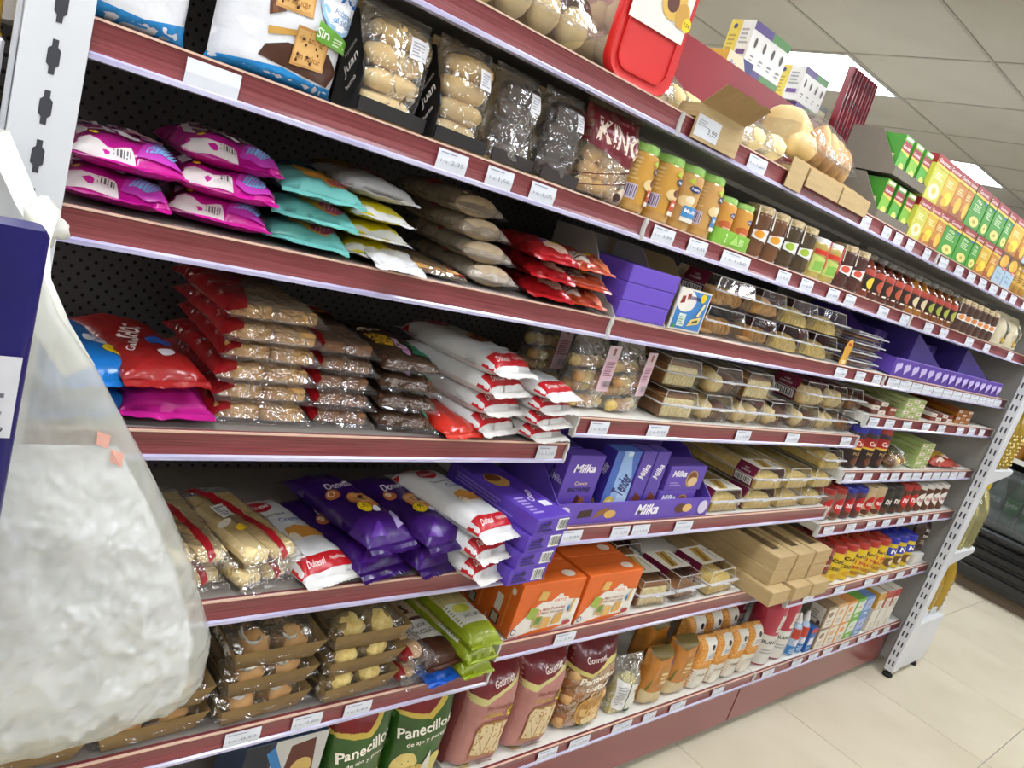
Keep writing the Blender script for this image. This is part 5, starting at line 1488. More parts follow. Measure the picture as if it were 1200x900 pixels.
# ================================================================== fifth shelf, near bay
def flatpastry(seed):
    b = Bag(.108, .24, .038, 'flat', seed=seed, wr=.004, wf=34, pu=4, pv=5)
    it = [P([(.62, .0), (.72, .02), (.6, .5), (.35, .95), (.15, .98), (.45, .5)], foil('9a121c')), R(.2, .45, .42, .62, 'd8d4d0'), LINES(.22, .47, .4, .6, 5, '7a7a84'), E(.3, .3, .1, .03, 'e0b824'), E(.15, .4, .09, .035, 'd8d0c0')]
    return bag(b, FILM_C, it, (FILM_C, FILM_C), [slab(.046, .2, .026, M_PALE, 'pastry', -.025, .022, .004, bevel=.009), slab(.046, .2, .026, M_PALE, 'pastry', .025, .022, .004, bevel=.009)])
fp = [flatpastry(211), flatpastry(212)]
for c, (x, y) in enumerate([(.255, .008), (.372, .002)]):
    for i in range(2):
        put(fp[(i + c) % 2], 'flat_pastry_pack', 'clear pack of flat pastry with red stripe, %s %s' % (['lower', 'upper'][i], ['beside white carrier bag', 'beside white pack'][c]), 'pack', (x, y - .004 * i, ZE1 + .001 + .04 * i), (0, 0, [8, 16][c] - 3 * i), 'flat pastry packs')
put(whitered(221, .115, .25, .042, 'cream'), 'white_red_pack', 'white pack with blue lettering and golden pastry picture', 'pack', (.480, -.006, ZE1 + .001), (0, 0, 14), 'white packs on the fifth shelf')
# violet bags with round cakes
VI = foil('34105e', '260a4a')
def violet(seed):
    b = Bag(.111, .25, .048, 'flat', seed=seed, wr=.004, wf=30, pu=3.5, pv=4.5, seal=.02)
    it = [P([(.0, .0), (1, .0), (1, .2), (.6, .25), (.0, .22)], '3a1268'), E(.62, .42, .3, .12, 'c87a38'), E(.60, .44, .22, .08, 'e0a868'), E(.63, .44, .1, .04, '3a1a10'), E(.42, .31, .14, .055, 'f0d020'), T('1,95', .42, .32, .17, .045, '3a2a10'), E(.62, .27, .08, .03, 'd8d4e0'), T('Donettes', .55, .66, .62, .09, 'e0d8e8', bold=.02, sh=.2), E(.2, .55, .1, .06, 'b86a3a'), E(.18, .56, .05, .03, 'e0c8a8'), P([(.7, .06), (.95, .1), (.92, .26), (.75, .2)], 'a89ac8'), P([(.1, .05), (.4, .02), (.38, .14)], '56288c')]
    return bag(b, VI, it, droop=.5)
vb = [violet(231), violet(232), violet(233)]
for i, (x, y, z, r, w) in enumerate([(.583, -.004, .001, 13, 'lower left'), (.700, -.012, .001, 13, 'lower right'), (.588, -.004, .05, 12, 'upper left'), (.704, -.014, .05, 12, 'upper right')]):
    put(vb[i % 3], 'violet_cake_bag', 'dark violet bag with round cake picture, %s of four' % w, 'bag', (x, y, ZE1 + z), (0, 0, r), 'dark violet bags')
wr3 = [whitered(241, .105, .25, .042, 'cream'), whitered(242, .105, .25, .042)]
for i in range(3):
    put(wr3[i % 2], 'white_red_pack', 'white pack with red end, %s of three beside violet boxes' % fromtop(i, 3), 'pack', (.796 - .008 * i, -.055, ZE1 + .001 + .043 * i), (0, 0, 15 - 2 * i), 'white packs on the fifth shelf')
vx = carton(.105, .26, .0355, '5a3cae', front=[BAR(.62, .14, .94, .86, 8), LINES(.08, .2, .5, .8, 3, '2a1c60'), E(.35, .7, .05, .14, '241850')], top=[P([(.55, .25), (.95, .3), (.95, .75), (.5, .7)], '4a2a90'), E(.4, .62, .28, .11, 'c09048'), E(.38, .66, .2, .06, '6a3a1c'), T('Choco', .62, .34, .5, .06, 'e0d8f0', rot=60), LINES(.1, .08, .4, .34, 6, 'b8a8e0'), R(.6, .16, .85, .24, 'e4e0ee')], left=[LINES(.1, .2, .8, .8, 3, '8a74cc')])
for i in range(4):
    put(vx, 'violet_cookie_box', 'violet cookie box with bar code end, %s of four' % fromtop(i, 4), 'box', (.868 + .008 * i, -.062, ZE1 + .001 + .0362 * i), (0, 0, 3 + 1 * i), 'violet cookie boxes')

# ---- violet chocolate tray, middle bay
W = .575
tr = MB().box(-W / 2, 0, 0, W / 2, .003, .05).box(-W / 2, .003, 0, W / 2, .2, .003).box(-W / 2, .197, .003, W / 2, .2, .15)
for s in (-1, 1):
    tr.prism([(.003, 0), (.2, 0), (.2, .15), (.12, .14), (.003, .05)], s * (W / 2 - .0015) - .0015, s * (W / 2 - .0015) + .0015, 'x')
mp = lambda u, v: (Vector(((u - .5) * W, 0, v * .05)), Vector((0, -1, 0)))
tp = [E(.04, .5, .035, .38, 'cfc8e0'), P([(.12, .3), (.2, .35), (.2, .7), (.13, .65)], '3a2418'), P([(.21, .25), (.3, .5), (.29, .8), (.23, .6)], '8a5a30'), E(.31, .42, .035, .2, 'd0a858'), T('Milka', .55, .55, .15, .55, 'f0ecf8', sh=.25, bold=.03), E(.78, .5, .04, .26, '5a3420'), E(.83, .5, .035, .22, 'd8b070'), E(.95, .5, .035, .38, 'cfc8e0')]
put([Part('display_tray', tr.mesh('display_tray', card('6248ae'))), Part('front_print', art('front_print', tp, mp, W, .05))], 'chocolate_display_tray', 'violet display tray lettered in white, holding chocolate boxes', 'tray', (1.262, .010, ZE2 + .001))
choc = lambda word, l2: [T('Milka', .52, .80, .62, .13, 'f0ecf8', sh=.25, bold=.03), T(l2[0], .52, .57, .36, .055, 'e0c890', sh=.1), T(l2[1], .52, .47, .62, .07, '1c1240', bold=.02), P([(.12, .03), (.36, .06), (.42, .14), (.2, .2)], '6a3a26'), P([(.40, .05), (.58, .05), (.62, .34), (.5, .4)], '4a2418'), P([(.58, .05), (.82, .05), (.72, .38), (.6, .32)], '8a5030')]
zt = ZE2 + .0045
put(carton(.112, .035, .152, '5b41a6', front=choc('Milka', ('Choco', 'BROWNIE')), left=[T('Milka', .5, .6, .8, .1, 'd8d0ee')]), 'brownie_box', 'violet box lettered Choco Brownie standing in the tray', 'box', (1.04, .028, zt), (0, 0, 0))
for i in range(2):
    put(carton(.042, .08, .15, '4a3290', front=[T('Milka', .5, .62, .7, .1, 'd0c8e8', rot=75), E(.5, .2, .3, .1, '6a3a26')]), 'dark_chocolate_box', 'darker violet box behind the brownie box, ' + ['left', 'right'][i], 'box', (1.0 + .046 * i, .075, zt), group='darker violet boxes')
td = [P([(.3, .0), (1, 0), (1, .5), (.75, .8), (.6, 1), (.3, 1)], '8fb0dc'), P([(.5, .0), (1, 0), (1, .3), (.6, .5)], 'b4cce8'), T('Tender', .62, .5, .58, .30, '1e2a6a', bold=.03, rot=70), E(.3, .22, .2, .11, 'd8bc58'), E(.3, .22, .1, .06, 'efe0a0'), E(.8, .08, .12, .05, 'c8b860'), R(.45, .93, .65, .99, 'c8d4e8')]
put(carton(.088, .04, .165, '4668b8', front=td, left=[R(0, 0, 1, 1, '3a2a8c'), T('Tender', .5, .7, .7, .12, 'c8c4e0', rot=75), E(.4, .16, .25, .08, 'c8b060')]), 'cake_bar_box', 'light blue and violet box lettered Tender in the tray', 'box', (1.17, .026, zt), (0, 0, 0))
for i in range(2):
    put(carton(.05, .05, .166, '5540a0', front=[T('Milka', .5, .7, .75, .14, 'f0ecf8', rot=72, bold=.02), P([(.15, .06), (.8, .1), (.9, .3), (.4, .38)], '6a3420'), P([(.2, .1), (.6, .1), (.7, .26)], '8a4a2c')]), 'tall_chocolate_box', 'tall violet box right of the blue one, ' + ['left', 'right'][i], 'box', (1.244 + .054 * i, .024, zt), group='tall violet boxes in tray')
cb_ = carton(.155, .06, .064, '5b41a6', front=[T('Milka', .3, .7, .38, .26, 'f0ecf8', sh=.25, bold=.03), E(.66, .48, .16, .36, 'b08a58'), E(.66, .50, .12, .28, '7a4a2a'), E(.7, .36, .13, .2, 'd8b888'), LINES(.1, .2, .4, .4, 2, 'a090d0')])
for i in range(2):
    put(cb_, 'choco_biscuit_box', 'violet box with round biscuit picture, %s of two' % ['lower', 'upper'][i], 'box', (1.408 + .012 * i, .022, zt + .065 * i), group='violet biscuit boxes')

# ---- long sponge boxes
ex = [1.562, 1.735, 1.915, 2.085, 2.232]
plan = {0: 1, 1: 2, 2: 2, 3: 3}
for c, n in plan.items():
    for t in range(n):
        slv = (.012, .075, 'white') if c < 2 else None
        put(shell(ex[c + 1] - ex[c] - .012, .30, .062, 'roll', slv, seed=60 + c * 3 + t), 'sponge_box', 'long clear box of sponge roll, column %s, %s' % (['nearest violet tray', 'second', 'third', 'farthest'][c], fromtop(t, n) if n > 1 else 'single'), 'box',
            ((ex[c] + ex[c + 1]) / 2 + .004 * t, .014 - .004 * t, ZE2 + .001 + .0645 * t), (0, 0, [1, -1, 1, 0][c]), 'long clear sponge boxes')

# ---- spread jars, far bay
def spread(body, lidc, logo, tall=.115):
    l = [E(.5, .55, .34, .36, logo[0]), T(logo[1], .5, .55, .5, .24, logo[2], bold=.03), E(.3, .12, .2, .12, '5a3420'), E(.7, .12, .16, .1, 'd8c8a8')]
    return jar(.037, tall, mat('spread_' + body, body, .3, coat=.5), mat('lid_' + lidc, lidc, .35, coat=.3), l, lidh=.022, lidR=.036, neck=.92, z0=.08, z1=.78)
SPR = [('8a6a58', 'a8201c', ('b81c1c', 'nocilla', 'f4e8e4'), 'red-lidded'), ('8a6a58', 'a8201c', ('b81c1c', 'nocilla', 'f4e8e4'), 'red-lidded'), ('5a3a4a', '1c2aa0', ('b81c1c', 'nocilla', 'f4e8e4'), 'blue-lidded'), ('5a3a4a', '1c2aa0', ('b81c1c', 'nocilla', 'f4e8e4'), 'blue-lidded'),
       ('c8b088', 'c8b088', ('b81c1c', 'nocilla', 'f4e8e4'), 'beige-lidded'), ('c8b088', 'c8b088', ('b81c1c', 'nocilla', 'f4e8e4'), 'beige-lidded'), ('3a3430', '24201e', ('2a2624', 'noc', 'e8e0d8'), 'black-lidded'), ('3a3430', '24201e', ('2a2624', 'noc', 'e8e0d8'), 'black-lidded'),
       ('5a3420', 'b02420', ('c8241c', 'noc', 'f4e8e4'), 'scarlet-lidded'), ('5a3420', 'b02420', ('c8241c', 'noc', 'f4e8e4'), 'scarlet-lidded'), ('5a3018', 'dcd8d0', ('e4e0da', 'nutella', 'a01c1c'), 'white-lidded'), ('5a3018', 'dcd8d0', ('e4e0da', 'nutella', 'a01c1c'), 'white-lidded'), ('5a3018', 'dcd8d0', ('e4e0da', 'nutella', 'a01c1c'), 'white-lidded'), ('5a3018', 'dcd8d0', ('e4e0da', 'nutella', 'a01c1c'), 'white-lidded')]
cache = {}
for i, s in enumerate(SPR):
    if s not in cache:
        cache[s] = spread(*s[:3])
    for r in range(2 if i % 2 else 1):
        put(cache[s], 'spread_jar', '%s spread jar, %s in the %s row' % (s[3], ORD[i] if i else 'first', ['front', 'back'][r]), 'jar', (2.305 + .084 * i, .055 + .09 * r, ZE3 + .001), group='spread jars')

# ================================================================== sixth shelf, near bay
def pastrytray(seed, iced, W=.165, D=.24, H=.042):
    t = .0015
    mb = MB()
    i = .014
    lo = [(-W / 2 + i, i), (W / 2 - i, i), (W / 2 - i, D - i), (-W / 2 + i, D - i)]
    hi = [(-W / 2, 0), (W / 2, 0), (W / 2, D), (-W / 2, D)]
    mb.add([(a, b, .001) for a, b in lo] + [(a, b, H) for a, b in hi], [(0, 3, 2, 1), (0, 1, 5, 4), (1, 2, 6, 5), (2, 3, 7, 6), (3, 0, 4, 7)])
    parts = [Part('card_tray', mb.mesh('card_tray', M_TRAY))]
    rnd = random.Random(seed)
    for r in range(3):
        for c in range(2):
            p = (-W * .2 + W * .4 * c, .045 + r * .07, H * .62)
            kids = []
            pb = MB().blob(p, (W * .19, .034, .022), 12, 8, lump=.25, seed=seed + r * 2 + c)
            if iced:
                ic = MB()
                for q in range(4):
                    a0 = rnd.uniform(0, 6)
                    ic.tube([(p[0] + W * .15 * math.cos(a0 + .5 * k) * (1 - .12 * k), p[1] + .026 * math.sin(a0 + .7 * k), p[2] + .0215 - .0008 * k - .004 * abs(math.cos(a0 + .5 * k))) for k in range(5)], .0026, 5)
                kids = [Part('icing', ic.mesh('icing', M_ICING, smooth=True))]
            parts.append(Part('pastry', pb.mesh('pastry', M_BREAD if iced else M_CAKE, smooth=True), kids))
    fb = Bag(W * 1.06, D * 1.03, H * 1.14, 'flat', seed=seed, wr=.009, wf=34, pu=7, pv=7, seal=.02, bottom=.45)
    parts.append(Part('film_wrap', fb.body().mesh('film_wrap', film('tray_film', 'f2e8d8', gloss=1.0, rough=.2, bump=.8, bscale=42, haze=.09, hazecol='c8b898'), smooth=False)))
    parts.append(Part('film_seal', fb.fin(0, .1, .022, .003).mesh('film_seal', FILM_C)))
    return parts
pt = [pastrytray(251, True), pastrytray(252, True), pastrytray(253, False), pastrytray(254, False)]
for i in range(3):
    put(pt[i % 2], 'pastry_tray_pack', 'film-wrapped tray of white-iced buns, %s of its stack' % fromtop(i, 3), 'tray', (.418 + .004 * i, .002 + .006 * i, ZF1 + .001 + .047 * i), (0, 0, 4 - 2 * i), 'trays of iced buns')
for i in range(3):
    put(pt[2 + i % 2], 'pastry_tray_pack', 'film-wrapped tray of crumbly buns, %s of its stack' % fromtop(i, 3), 'tray', (.602 + .003 * i, .0 + .008 * i, ZF1 + .001 + .047 * i), (0, 0, 5 - 2 * i), 'trays of crumbly buns')
for i in range(2):
    put(pt[i], 'pastry_tray_pack', 'film-wrapped tray under the white carrier bag, %s' % ['lower', 'upper'][i], 'tray', (.240, .004, ZF1 + .001 + .046 * i), (0, 0, 3), 'trays under the carrier bag')
for i in range(2):
    put(pt[2 + i], 'pastry_tray_pack', 'film-wrapped tray in the bottom left corner, %s' % ['lower', 'upper'][i], 'tray', (.062, .004, ZF1 + .001 + .046 * i), (0, 0, -3), 'trays in the bottom left corner')
mb_ = Bag(.075, .12, .04, 'flat', seed=261, wr=.006, wf=34)
for i in range(2):
    put(bag(mb_, FILM_C, [P([(0, .1), (.2, .1), (.25, .8), (0, .8)], '8a1a1c')], (FILM_C, FILM_C), [Part('bun', MB().blob((0, .05 + .045 * k, .019), (.026, .026, .014), 10, 6, lump=.2, seed=k).mesh('bun', M_BREAD, smooth=True)) for k in range(2)]), 'small_bun_bag', 'small clear bag of buns beside wafer box, %s' % ['lower', 'upper'][i], 'bag', (.728 + .004 * i, -.012, ZF1 + .001 + .042 * i), (0, 0, 14), 'small bun bags')
put(bag(Bag(.09, .2, .024, 'flat', seed=262, wr=.003), foil('1c5ac0', '1850ac'), [R(.1, .2, .9, .8, '2a6ad0')], droop=.3), 'blue_wafer_pack', 'bright blue pack under the chocolate wafer pack', 'pack', (.792, -.018, ZF1 + .001), (0, 0, 8))
cw = whitered(263, .09, .22, .034)
b = Bag(.092, .22, .04, 'flat', seed=263, wr=.0015, pu=7, pv=7)
put(bag(b, foil('4a261c', '3e2018'), [P([(.05, .26), (.95, .22), (.95, .5), (.05, .52)], 'd8d4cc'), T('SABOR', .5, .42, .5, .05, '4a3a34'), T('CHOCOLATE', .5, .33, .7, .06, '4a3a34'), P([(.15, .58), (.8, .6), (.6, .82), (.3, .8)], '2a140e'), P([(.05, .55), (.95, .55), (.95, .98), (.05, .98)], 'b09a80'), P([(.2, .6), (.7, .62), (.55, .78), (.3, .76)], '3a1c14')], droop=.2), 'chocolate_wafer_pack', 'brown pack with white label on the bright blue pack', 'pack', (.788, -.010, ZF1 + .026), (0, 0, 8))
def lime(seed):
    b = Bag(.088, .24, .04, 'flat', seed=seed, wr=.002, pu=7, pv=7, seal=.008)
    return bag(b, foil('8a9a1e', '7c8a1a'), [P([(.04, .18), (.96, .16), (.96, .44), (.04, .46)], 'd4d4c8'), T('SABOR LIMON', .58, .27, .6, .05, '4a5a2a'), E(.5, .38, .2, .055, 'b8c030'), E(.34, .38, .16, .05, 'c8cc58'), P([(.04, .46), (.96, .44), (.96, .98), (.04, .98)], 'b8ac74')] + [P([(.1 + .09 * i, .5), (.13 + .09 * i, .5), (.13 + .09 * i, .95), (.1 + .09 * i, .95)], 'a09458') for i in range(9)], droop=.2)
lm = [lime(271), lime(272)]
for i in range(3):
    put(lm[i % 2], 'lime_wafer_pack', 'lime green wafer pack, %s of three' % fromtop(i, 3), 'pack', (.872 - .002 * i, -.026, ZF1 + .001 + .035 * i), (0, 0, 6 - i), 'lime green packs')

# ---- orange toast cartons
tw = [P([(.0, .02), (.0, .1), (.25, .5), (.38, .62), (.55, .62), (.62, .74), (.68, .74), (.72, .62), (1, .58), (1, .02)], 'e4e0d8'), P([(.05, 0), (.6, 0), (.98, .1), (.7, .09), (.4, .08)], 'd8641c'), T('60', .36, .42, .09, .12, 'd8641c', bold=.02), T('Mini Tostadas', .6, .47, .36, .06, 'a86a5a'), T('Mini biscottes', .6, .40, .36, .05, 'a86a5a'), E(.66, .62, .14, .07, 'efe8dc'), T('ORTIZ', .66, .62, .2, .055, 'c84a2a'), E(.06, .12, .04, .06, '3a4a8a'), E(.06, .12, .028, .042, 'e4e0d8'),
      P([(.28, .68), (.42, .66), (.44, .82), (.31, .85)], 'd8ac60'), P([(.18, .36), (.32, .30), (.36, .5), (.22, .56)], '9ab04a'), P([(.3, .16), (.42, .12), (.46, .34), (.33, .38)], 'c8a868'), P([(.33, .2), (.42, .2), (.44, .34), (.35, .34)], '6a8a3a'), P([(.44, .1), (.58, .1), (.6, .3), (.48, .32)], 'd8ac60'), P([(.62, .14), (.76, .16), (.78, .36), (.66, .36)], 'd0a050'), P([(.86, .34), (.9, .34), (.92, .6), (.89, .6)], 'd8b860'), E(.84, .42, .02, .07, '3a78b8'), E(.88, .14, .07, .05, 'b03a3a')]
lf_ = [R(.2, .3, .45, .6, 'e0d8cc'), R(.15, .06, .5, .26, '2a2a2a'), R(.2, .08, .45, .24, 'b8a890'), R(.62, .1, .7, .9, 'e08038'), E(.75, .8, .08, .06, 'efe0d0')]
tc_ = carton(.2, .082, .132, 'd8641c', front=tw, left=lf_, top=[R(0, .46, 1, .5, 'c05616'), E(.8, .3, .1, .16, 'e8dccc')])
for c in range(2):
    for r in range(4):
        lb = '%s orange toast carton, %s' % (['left', 'right'][c], ['front row with full print showing', 'second from front', 'third from front', 'rearmost of four'][r])
        put(tc_, 'toast_carton', lb, 'carton', (1.057 + .212 * c, .010 + .0845 * r, ZF2 + .001), (0, 0, 0), 'orange toast cartons')
# ---- boxes with white sleeves
for i, (a, b_, k) in enumerate([(1.405, 1.55, 'cake'), (1.56, 1.705, 'brown'), (1.72, 1.885, 'roll')]):
    put(shell(b_ - a - .008, .16, .075, k, (.05, .14, 'white'), seed=80 + i), 'loaf_box', 'clear box of %s under the long sponge shelf, %s of three' % (['pale loaf', 'brown loaf', 'pale sponge'][i], fromleft(i, 3)), 'box', ((a + b_) / 2, .014, ZF2 + .001), (0, 0, [-3, 2, 3][i]), 'clear loaf boxes')
put(shell(.15, .16, .075, 'brown', (.05, .14, 'white'), seed=84), 'loaf_box', 'clear box of brown loaf behind the front three', 'box', (1.56, .19, ZF2 + .001), (0, 0, 3), 'clear loaf boxes')
# ---- long kraft boxes with windows
kw = [R(.3, .10, .72, .56, '4a3a24'), P([(.32, .12), (.7, .12), (.7, .54), (.32, .54)], '6a5434')]
kb_ = carton(.118, .46, .0465, M_KRAFTP, top=kw, front=[R(.02, .92, .98, .96, 'b09a6a')])
for r in range(3):
    for c in range(3):
        put(kb_, 'kraft_box', 'long kraft box with window, %s layer, %s' % (fromtop(r, 3), fromleft(c, 3)), 'box', (2.0 + .122 * c - (.02 if (r == 0 and c == 0) else 0) + .004 * r, -.045 - (.035 if r == 0 else 0), ZF2 + .0012 + .0472 * r), (0, 0, 1), 'long kraft boxes', scale=(.95, 1, 1))

# ---- cocoa tins, far bay
def cocoatin(kind):
    H, R0 = .15, .043
    if kind == 'choc':
        body, lidc, l = '4a2416', '8a1c1a', [R(0, .5, 1, 1, '7a2a1a'), T('Cacao', .5, .75, .5, .14, 'f0e0d0'), R(0, .1, 1, .4, 'b8862a')]
    elif kind == 'cola':
        body, lidc, l = 'd8b81c', 'b0281c', [T('Cola', .5, .78, .52, .15, '2a1c10', bold=.03, sh=.2), T('CEREAL', .5, .48, .55, .13, '3a2a10', bold=.02), E(.6, .2, .25, .12, 'c89a20')]
    elif kind == 'mor':
        body, lidc, l = 'd8b81c', 'b0281c', [T('MorCao', .5, .80, .7, .13, '2a1c4a', bold=.03, sh=.1), T('I MI', .5, .55, .4, .14, 'c0481c', bold=.03), T('MADRI', .5, .34, .6, .13, 'c0481c', bold=.03), E(.5, .12, .25, .08, 'a87820')]
    else:
        body, lidc, l = 'd0b41c', '1c28a8', [P([(.1, .55), (.9, .65), (.9, .95), (.1, .9)], '2a3aa0'), T('N', .55, .78, .3, .2, 'f4f0e0', bold=.03), E(.5, .3, .26, .2, '6a4a24'), E(.6, .3, .12, .12, 'd8c8a0')]
    prof = smooth_prof([(R0 * .8, 0), (R0 * .98, .003), (R0, .02), (R0, H * .68), (R0 * .9, H * .8), (R0 * .9, H * .82)])
    p = [Part('tin_body', MB().lathe(prof, 20).mesh('tin_body', mat('tin_' + body, body, .3, coat=.4), smooth='auto')),
         Part('lid', MB().lathe(smooth_prof([(R0 * .95, H * .8), (R0 * .97, H * .83), (R0 * .95, H * .96), (R0 * .8, H), (.003, H)]), 20).mesh('lid', mat('lid_' + lidc, lidc, .3, coat=.4), smooth='auto'))]
    mp, a, b = cylmap(interp(prof), H * .06, H * .74, 2.6, a0=-.35)
    return p + [Part('label', art('label', l, mp, a, b, .009, e0=.0006))]
ct = {k: cocoatin(k) for k in ('choc', 'cola', 'mor', 'nes')}
for i, (x, k) in enumerate([(2.40, 'choc'), (2.50, 'choc'), (2.60, 'cola'), (2.70, 'cola'), (2.80, 'mor'), (2.90, 'mor'), (3.0, 'mor'), (3.10, 'nes'), (3.195, 'nes'), (3.29, 'nes')]):
    w = {'choc': 'brown cocoa tin with dark red lid', 'cola': 'yellow cereal cocoa tin with red lid', 'mor': 'yellow tin with red lid and orange lettering', 'nes': 'yellow cocoa tin with blue lid'}[k]
    put(ct[k], 'cocoa_tin', '%s, %s in the row' % (w, fromleft(i, 10)), 'tin', (x, .058, ZF3 + .001), group='cocoa tins')
    put(ct[k], 'cocoa_tin', '%s, %s in the shaded rear row' % (w, fromleft(i, 10)), 'tin', (x, .15, ZF3 + .001), group='rear cocoa tins')
put(carton(.11, .16, .05, 'cfcdc8', front=[R(.1, .2, .9, .8, 'd8d6d0')]), 'white_box', 'plain white box at the end of the cocoa tin shelf', 'box', (3.41, .014, ZF3 + .001))
put(bag(Bag(.11, .15, .05, 'stand', seed=281, wr=.006), foil('3a2418', '2c1a12'), [T('cacao', .5, .7, .5, .1, 'e8e0d4'), T('puro', .5, .5, .4, .09, 'e8e0d4'), LINES(.3, .25, .7, .4, 3, 'c0b0a0')], seals=(1,)), 'brown_foil_bag', 'dark brown foil bag leaning on the white box', 'bag', (3.42, .03, ZF3 + .0525), (0, 8, -4))

# ================================================================== base shelf
put(carton(.16, .1, .215, '30405a', front=[R(0, 0, 1, 1, '22304a'), P([(.0, .55), (.3, .7), (.28, 1), (0, 1)], '141a2a'), P([(.3, .3), (1, .42), (1, 1), (.35, 1)], 'c4c4c0'), P([(.5, .55), (.9, .6), (.85, .95), (.55, .92)], '5a2a1c'), E(.74, .66, .14, .1, 'c8a860'), P([(.25, .9), (.6, .35), (.68, .38), (.34, .95)], '2a78b8')]), 'roll_cake_box', 'dark box with sliced roll picture, partly hidden, at bottom left', 'box', (.50, .03, ZG + .001), (0, 0, 0))
def greenbag(seed):
    b = Bag(.15, .235, .07, 'stand', seed=seed, wr=.004, wf=26)
    it = [P([(0, .82), (.5, .78), (.75, .92), (.7, 1), (0, 1)], '7a1a1c'), P([(0, .78), (.55, .74), (.8, .9), (.74, .93), (.5, .79), (0, .83)], 'c8b050'), T('Panecillos', .5, .66, .86, .10, 'f0ecdc', rot=14, bold=.02, sh=.1), T('de ajo y perejil', .56, .54, .66, .06, 'f0ecdc', rot=12), E(.3, .26, .2, .16, 'd8c478'), E(.48, .18, .22, .1, 'c8ac58'), E(.24, .12, .2, .08, 'cfb868'), P([(.62, .0), (.72, .0), (.72, .3), (.66, .42), (.6, .25)], 'd8d4c8'), E(.8, .24, .1, .14, 'c8bc6a')] + [E(.2 + .3 * ((i * 7) % 11) / 11, .1 + .25 * ((i * 5) % 9) / 9, .012, .008, '5a7a2a') for i in range(16)]
    return bag(b, foil('2f5a1c', '264c16'), it, seals=(1,))
put(greenbag(291), 'green_toast_bag', 'dark green garlic toast bag, left of the two', 'bag', (.672, .014, ZG + .001), (0, 0, 4), 'green toast bags')
put(greenbag(292), 'green_toast_bag', 'dark green garlic toast bag beside the pink bread bags', 'bag', (.822, .018, ZG + .001), (0, 0, -8), 'green toast bags')
def pinkbread(seed):
    b = Bag(.155, .25, .085, 'stand', seed=seed, wr=.003, wf=26, pu=5, top_taper=5)
    it = [P([(0, .80), (.3, .76), (.7, .86), (1, .96), (1, 1), (0, 1)], foil('6e121e')), P([(0, .74), (.28, .70), (.6, .8), (1, .92), (1, .96), (.65, .85), (.3, .77), (0, .81)], 'c8c080'), T('Gourmet', .6, .90, .4, .06, 'f0e4dc', rot=10, bold=.02), T('Pan tostado', .6, .66, .5, .055, '8a4a3c'), T('INTEGRAL', .52, .58, .4, .04, 'c8a830'), R(.5, .52, .82, .545, '9a5a5a')]
    it += [P([(.84 + .095 * math.cos(a / 12 * math.pi) * (1 if a % 2 else .78), .6 + .06 * math.sin(a / 12 * math.pi) * (1 if a % 2 else .78)) for a in range(24)], 'e0c420'), E(.84, .6, .05, .034, '2a2a1c'), T('100', .84, .6, .06, .02, 'd8c840')]
    for u in (.76, .62, .44):
        it += [P([(u - .16, .14), (u + .12, .12), (u + .17, .40), (u + .14, .50), (u - .08, .52), (u - .16, .44)], 'a87a3c'), P([(u - .14, .16), (u + .1, .14), (u + .145, .40), (u + .12, .48), (u - .07, .50), (u - .14, .43)], 'd8c49a')]
    it += [E(.32 + .22 * ((i * 7) % 13) / 13, .16 + .26 * ((i * 5) % 11) / 11, .006, .005, '6a4a2a') for i in range(26)]
    it += [LINES(.2, .03, .45, .07, 2, 'c8a830'), T('ÑÑÑÑÑ', .68, .055, .26, .035, 'd8c0b8'), R(.0, 0, .03, 1, '8f4a48')]
    return bag(b, foil('b67d76', 'a56c66'), it, seals=(1,))
put(pinkbread(301), 'pink_bread_bag', 'dusty pink sliced toast bag, left one, under the lime packs', 'bag', (1.005, .014, ZG + .001), (0, 0, -4), 'dusty pink bread bags')
put(pinkbread(302), 'pink_bread_bag', 'dusty pink sliced toast bag, right one, under the orange cartons', 'bag', (1.168, .014, ZG + .001), (0, 0, -4), 'dusty pink bread bags')
pb_ = Bag(.17, .25, .085, 'stand', seed=305, wr=.005, wf=26, top_taper=4)
pit = [P([(0, .78), (.35, .72), (.6, .84), (1, .92), (1, 1), (0, 1)], foil('62141e')), P([(0, .73), (.33, .68), (.62, .8), (1, .88), (1, .92), (.6, .84), (.34, .72), (0, .78)], 'c8bc70'), T('Gourmet', .42, .86, .4, .06, 'f0e4dc', rot=8), T('Panecillos', .55, .66, .72, .085, 'f4ecd8', rot=10, bold=.025, sh=.1), T('tostados', .62, .565, .58, .075, 'f4ecd8', rot=10, bold=.025, sh=.1), E(.62, .26, .34, .2, 'c89a4a'), E(.62, .26, .31, .18, 'a87630'), P([(.36, .28), (.86, .3), (.82, .2), (.7, .14), (.4, .2)], 'd8b478'), E(.66, .13, .18, .06, 'e4d0a0'), P([(.4, .02), (.7, .05), (.68, .1), (.4, .07)], '2a5a38')] + [P([(.42 + .09 * i, .40), (.45 + .09 * i, .40), (.52 + .07 * i, .5), (.5 + .07 * i, .5)], 'd8b880') for i in range(4)]
put(bag(pb_, film('amber_film', 'e0b060', gloss=.4, bump=.8, haze=.25, hazecol='b47a2c'), pit, seals=(1,), extra=[Part('toast_roll', MB().blob((-.055 + .037 * (i % 4), .03 + .022 * ((i // 4) % 2), .025 + .035 * (i // 4)), (.022, .02, .02), 9, 6, lump=.3, seed=i).mesh('toast_roll', M_BREAD, smooth=True)) for i in range(20)]), 'toast_roll_bag', 'amber clear bag of toasted rolls with wine-red top', 'bag', (1.36, .014, ZG + .001), (0, 0, -6))
sb = Bag(.11, .155, .06, 'stand', seed=306, wr=.005, wf=34, top_taper=2)
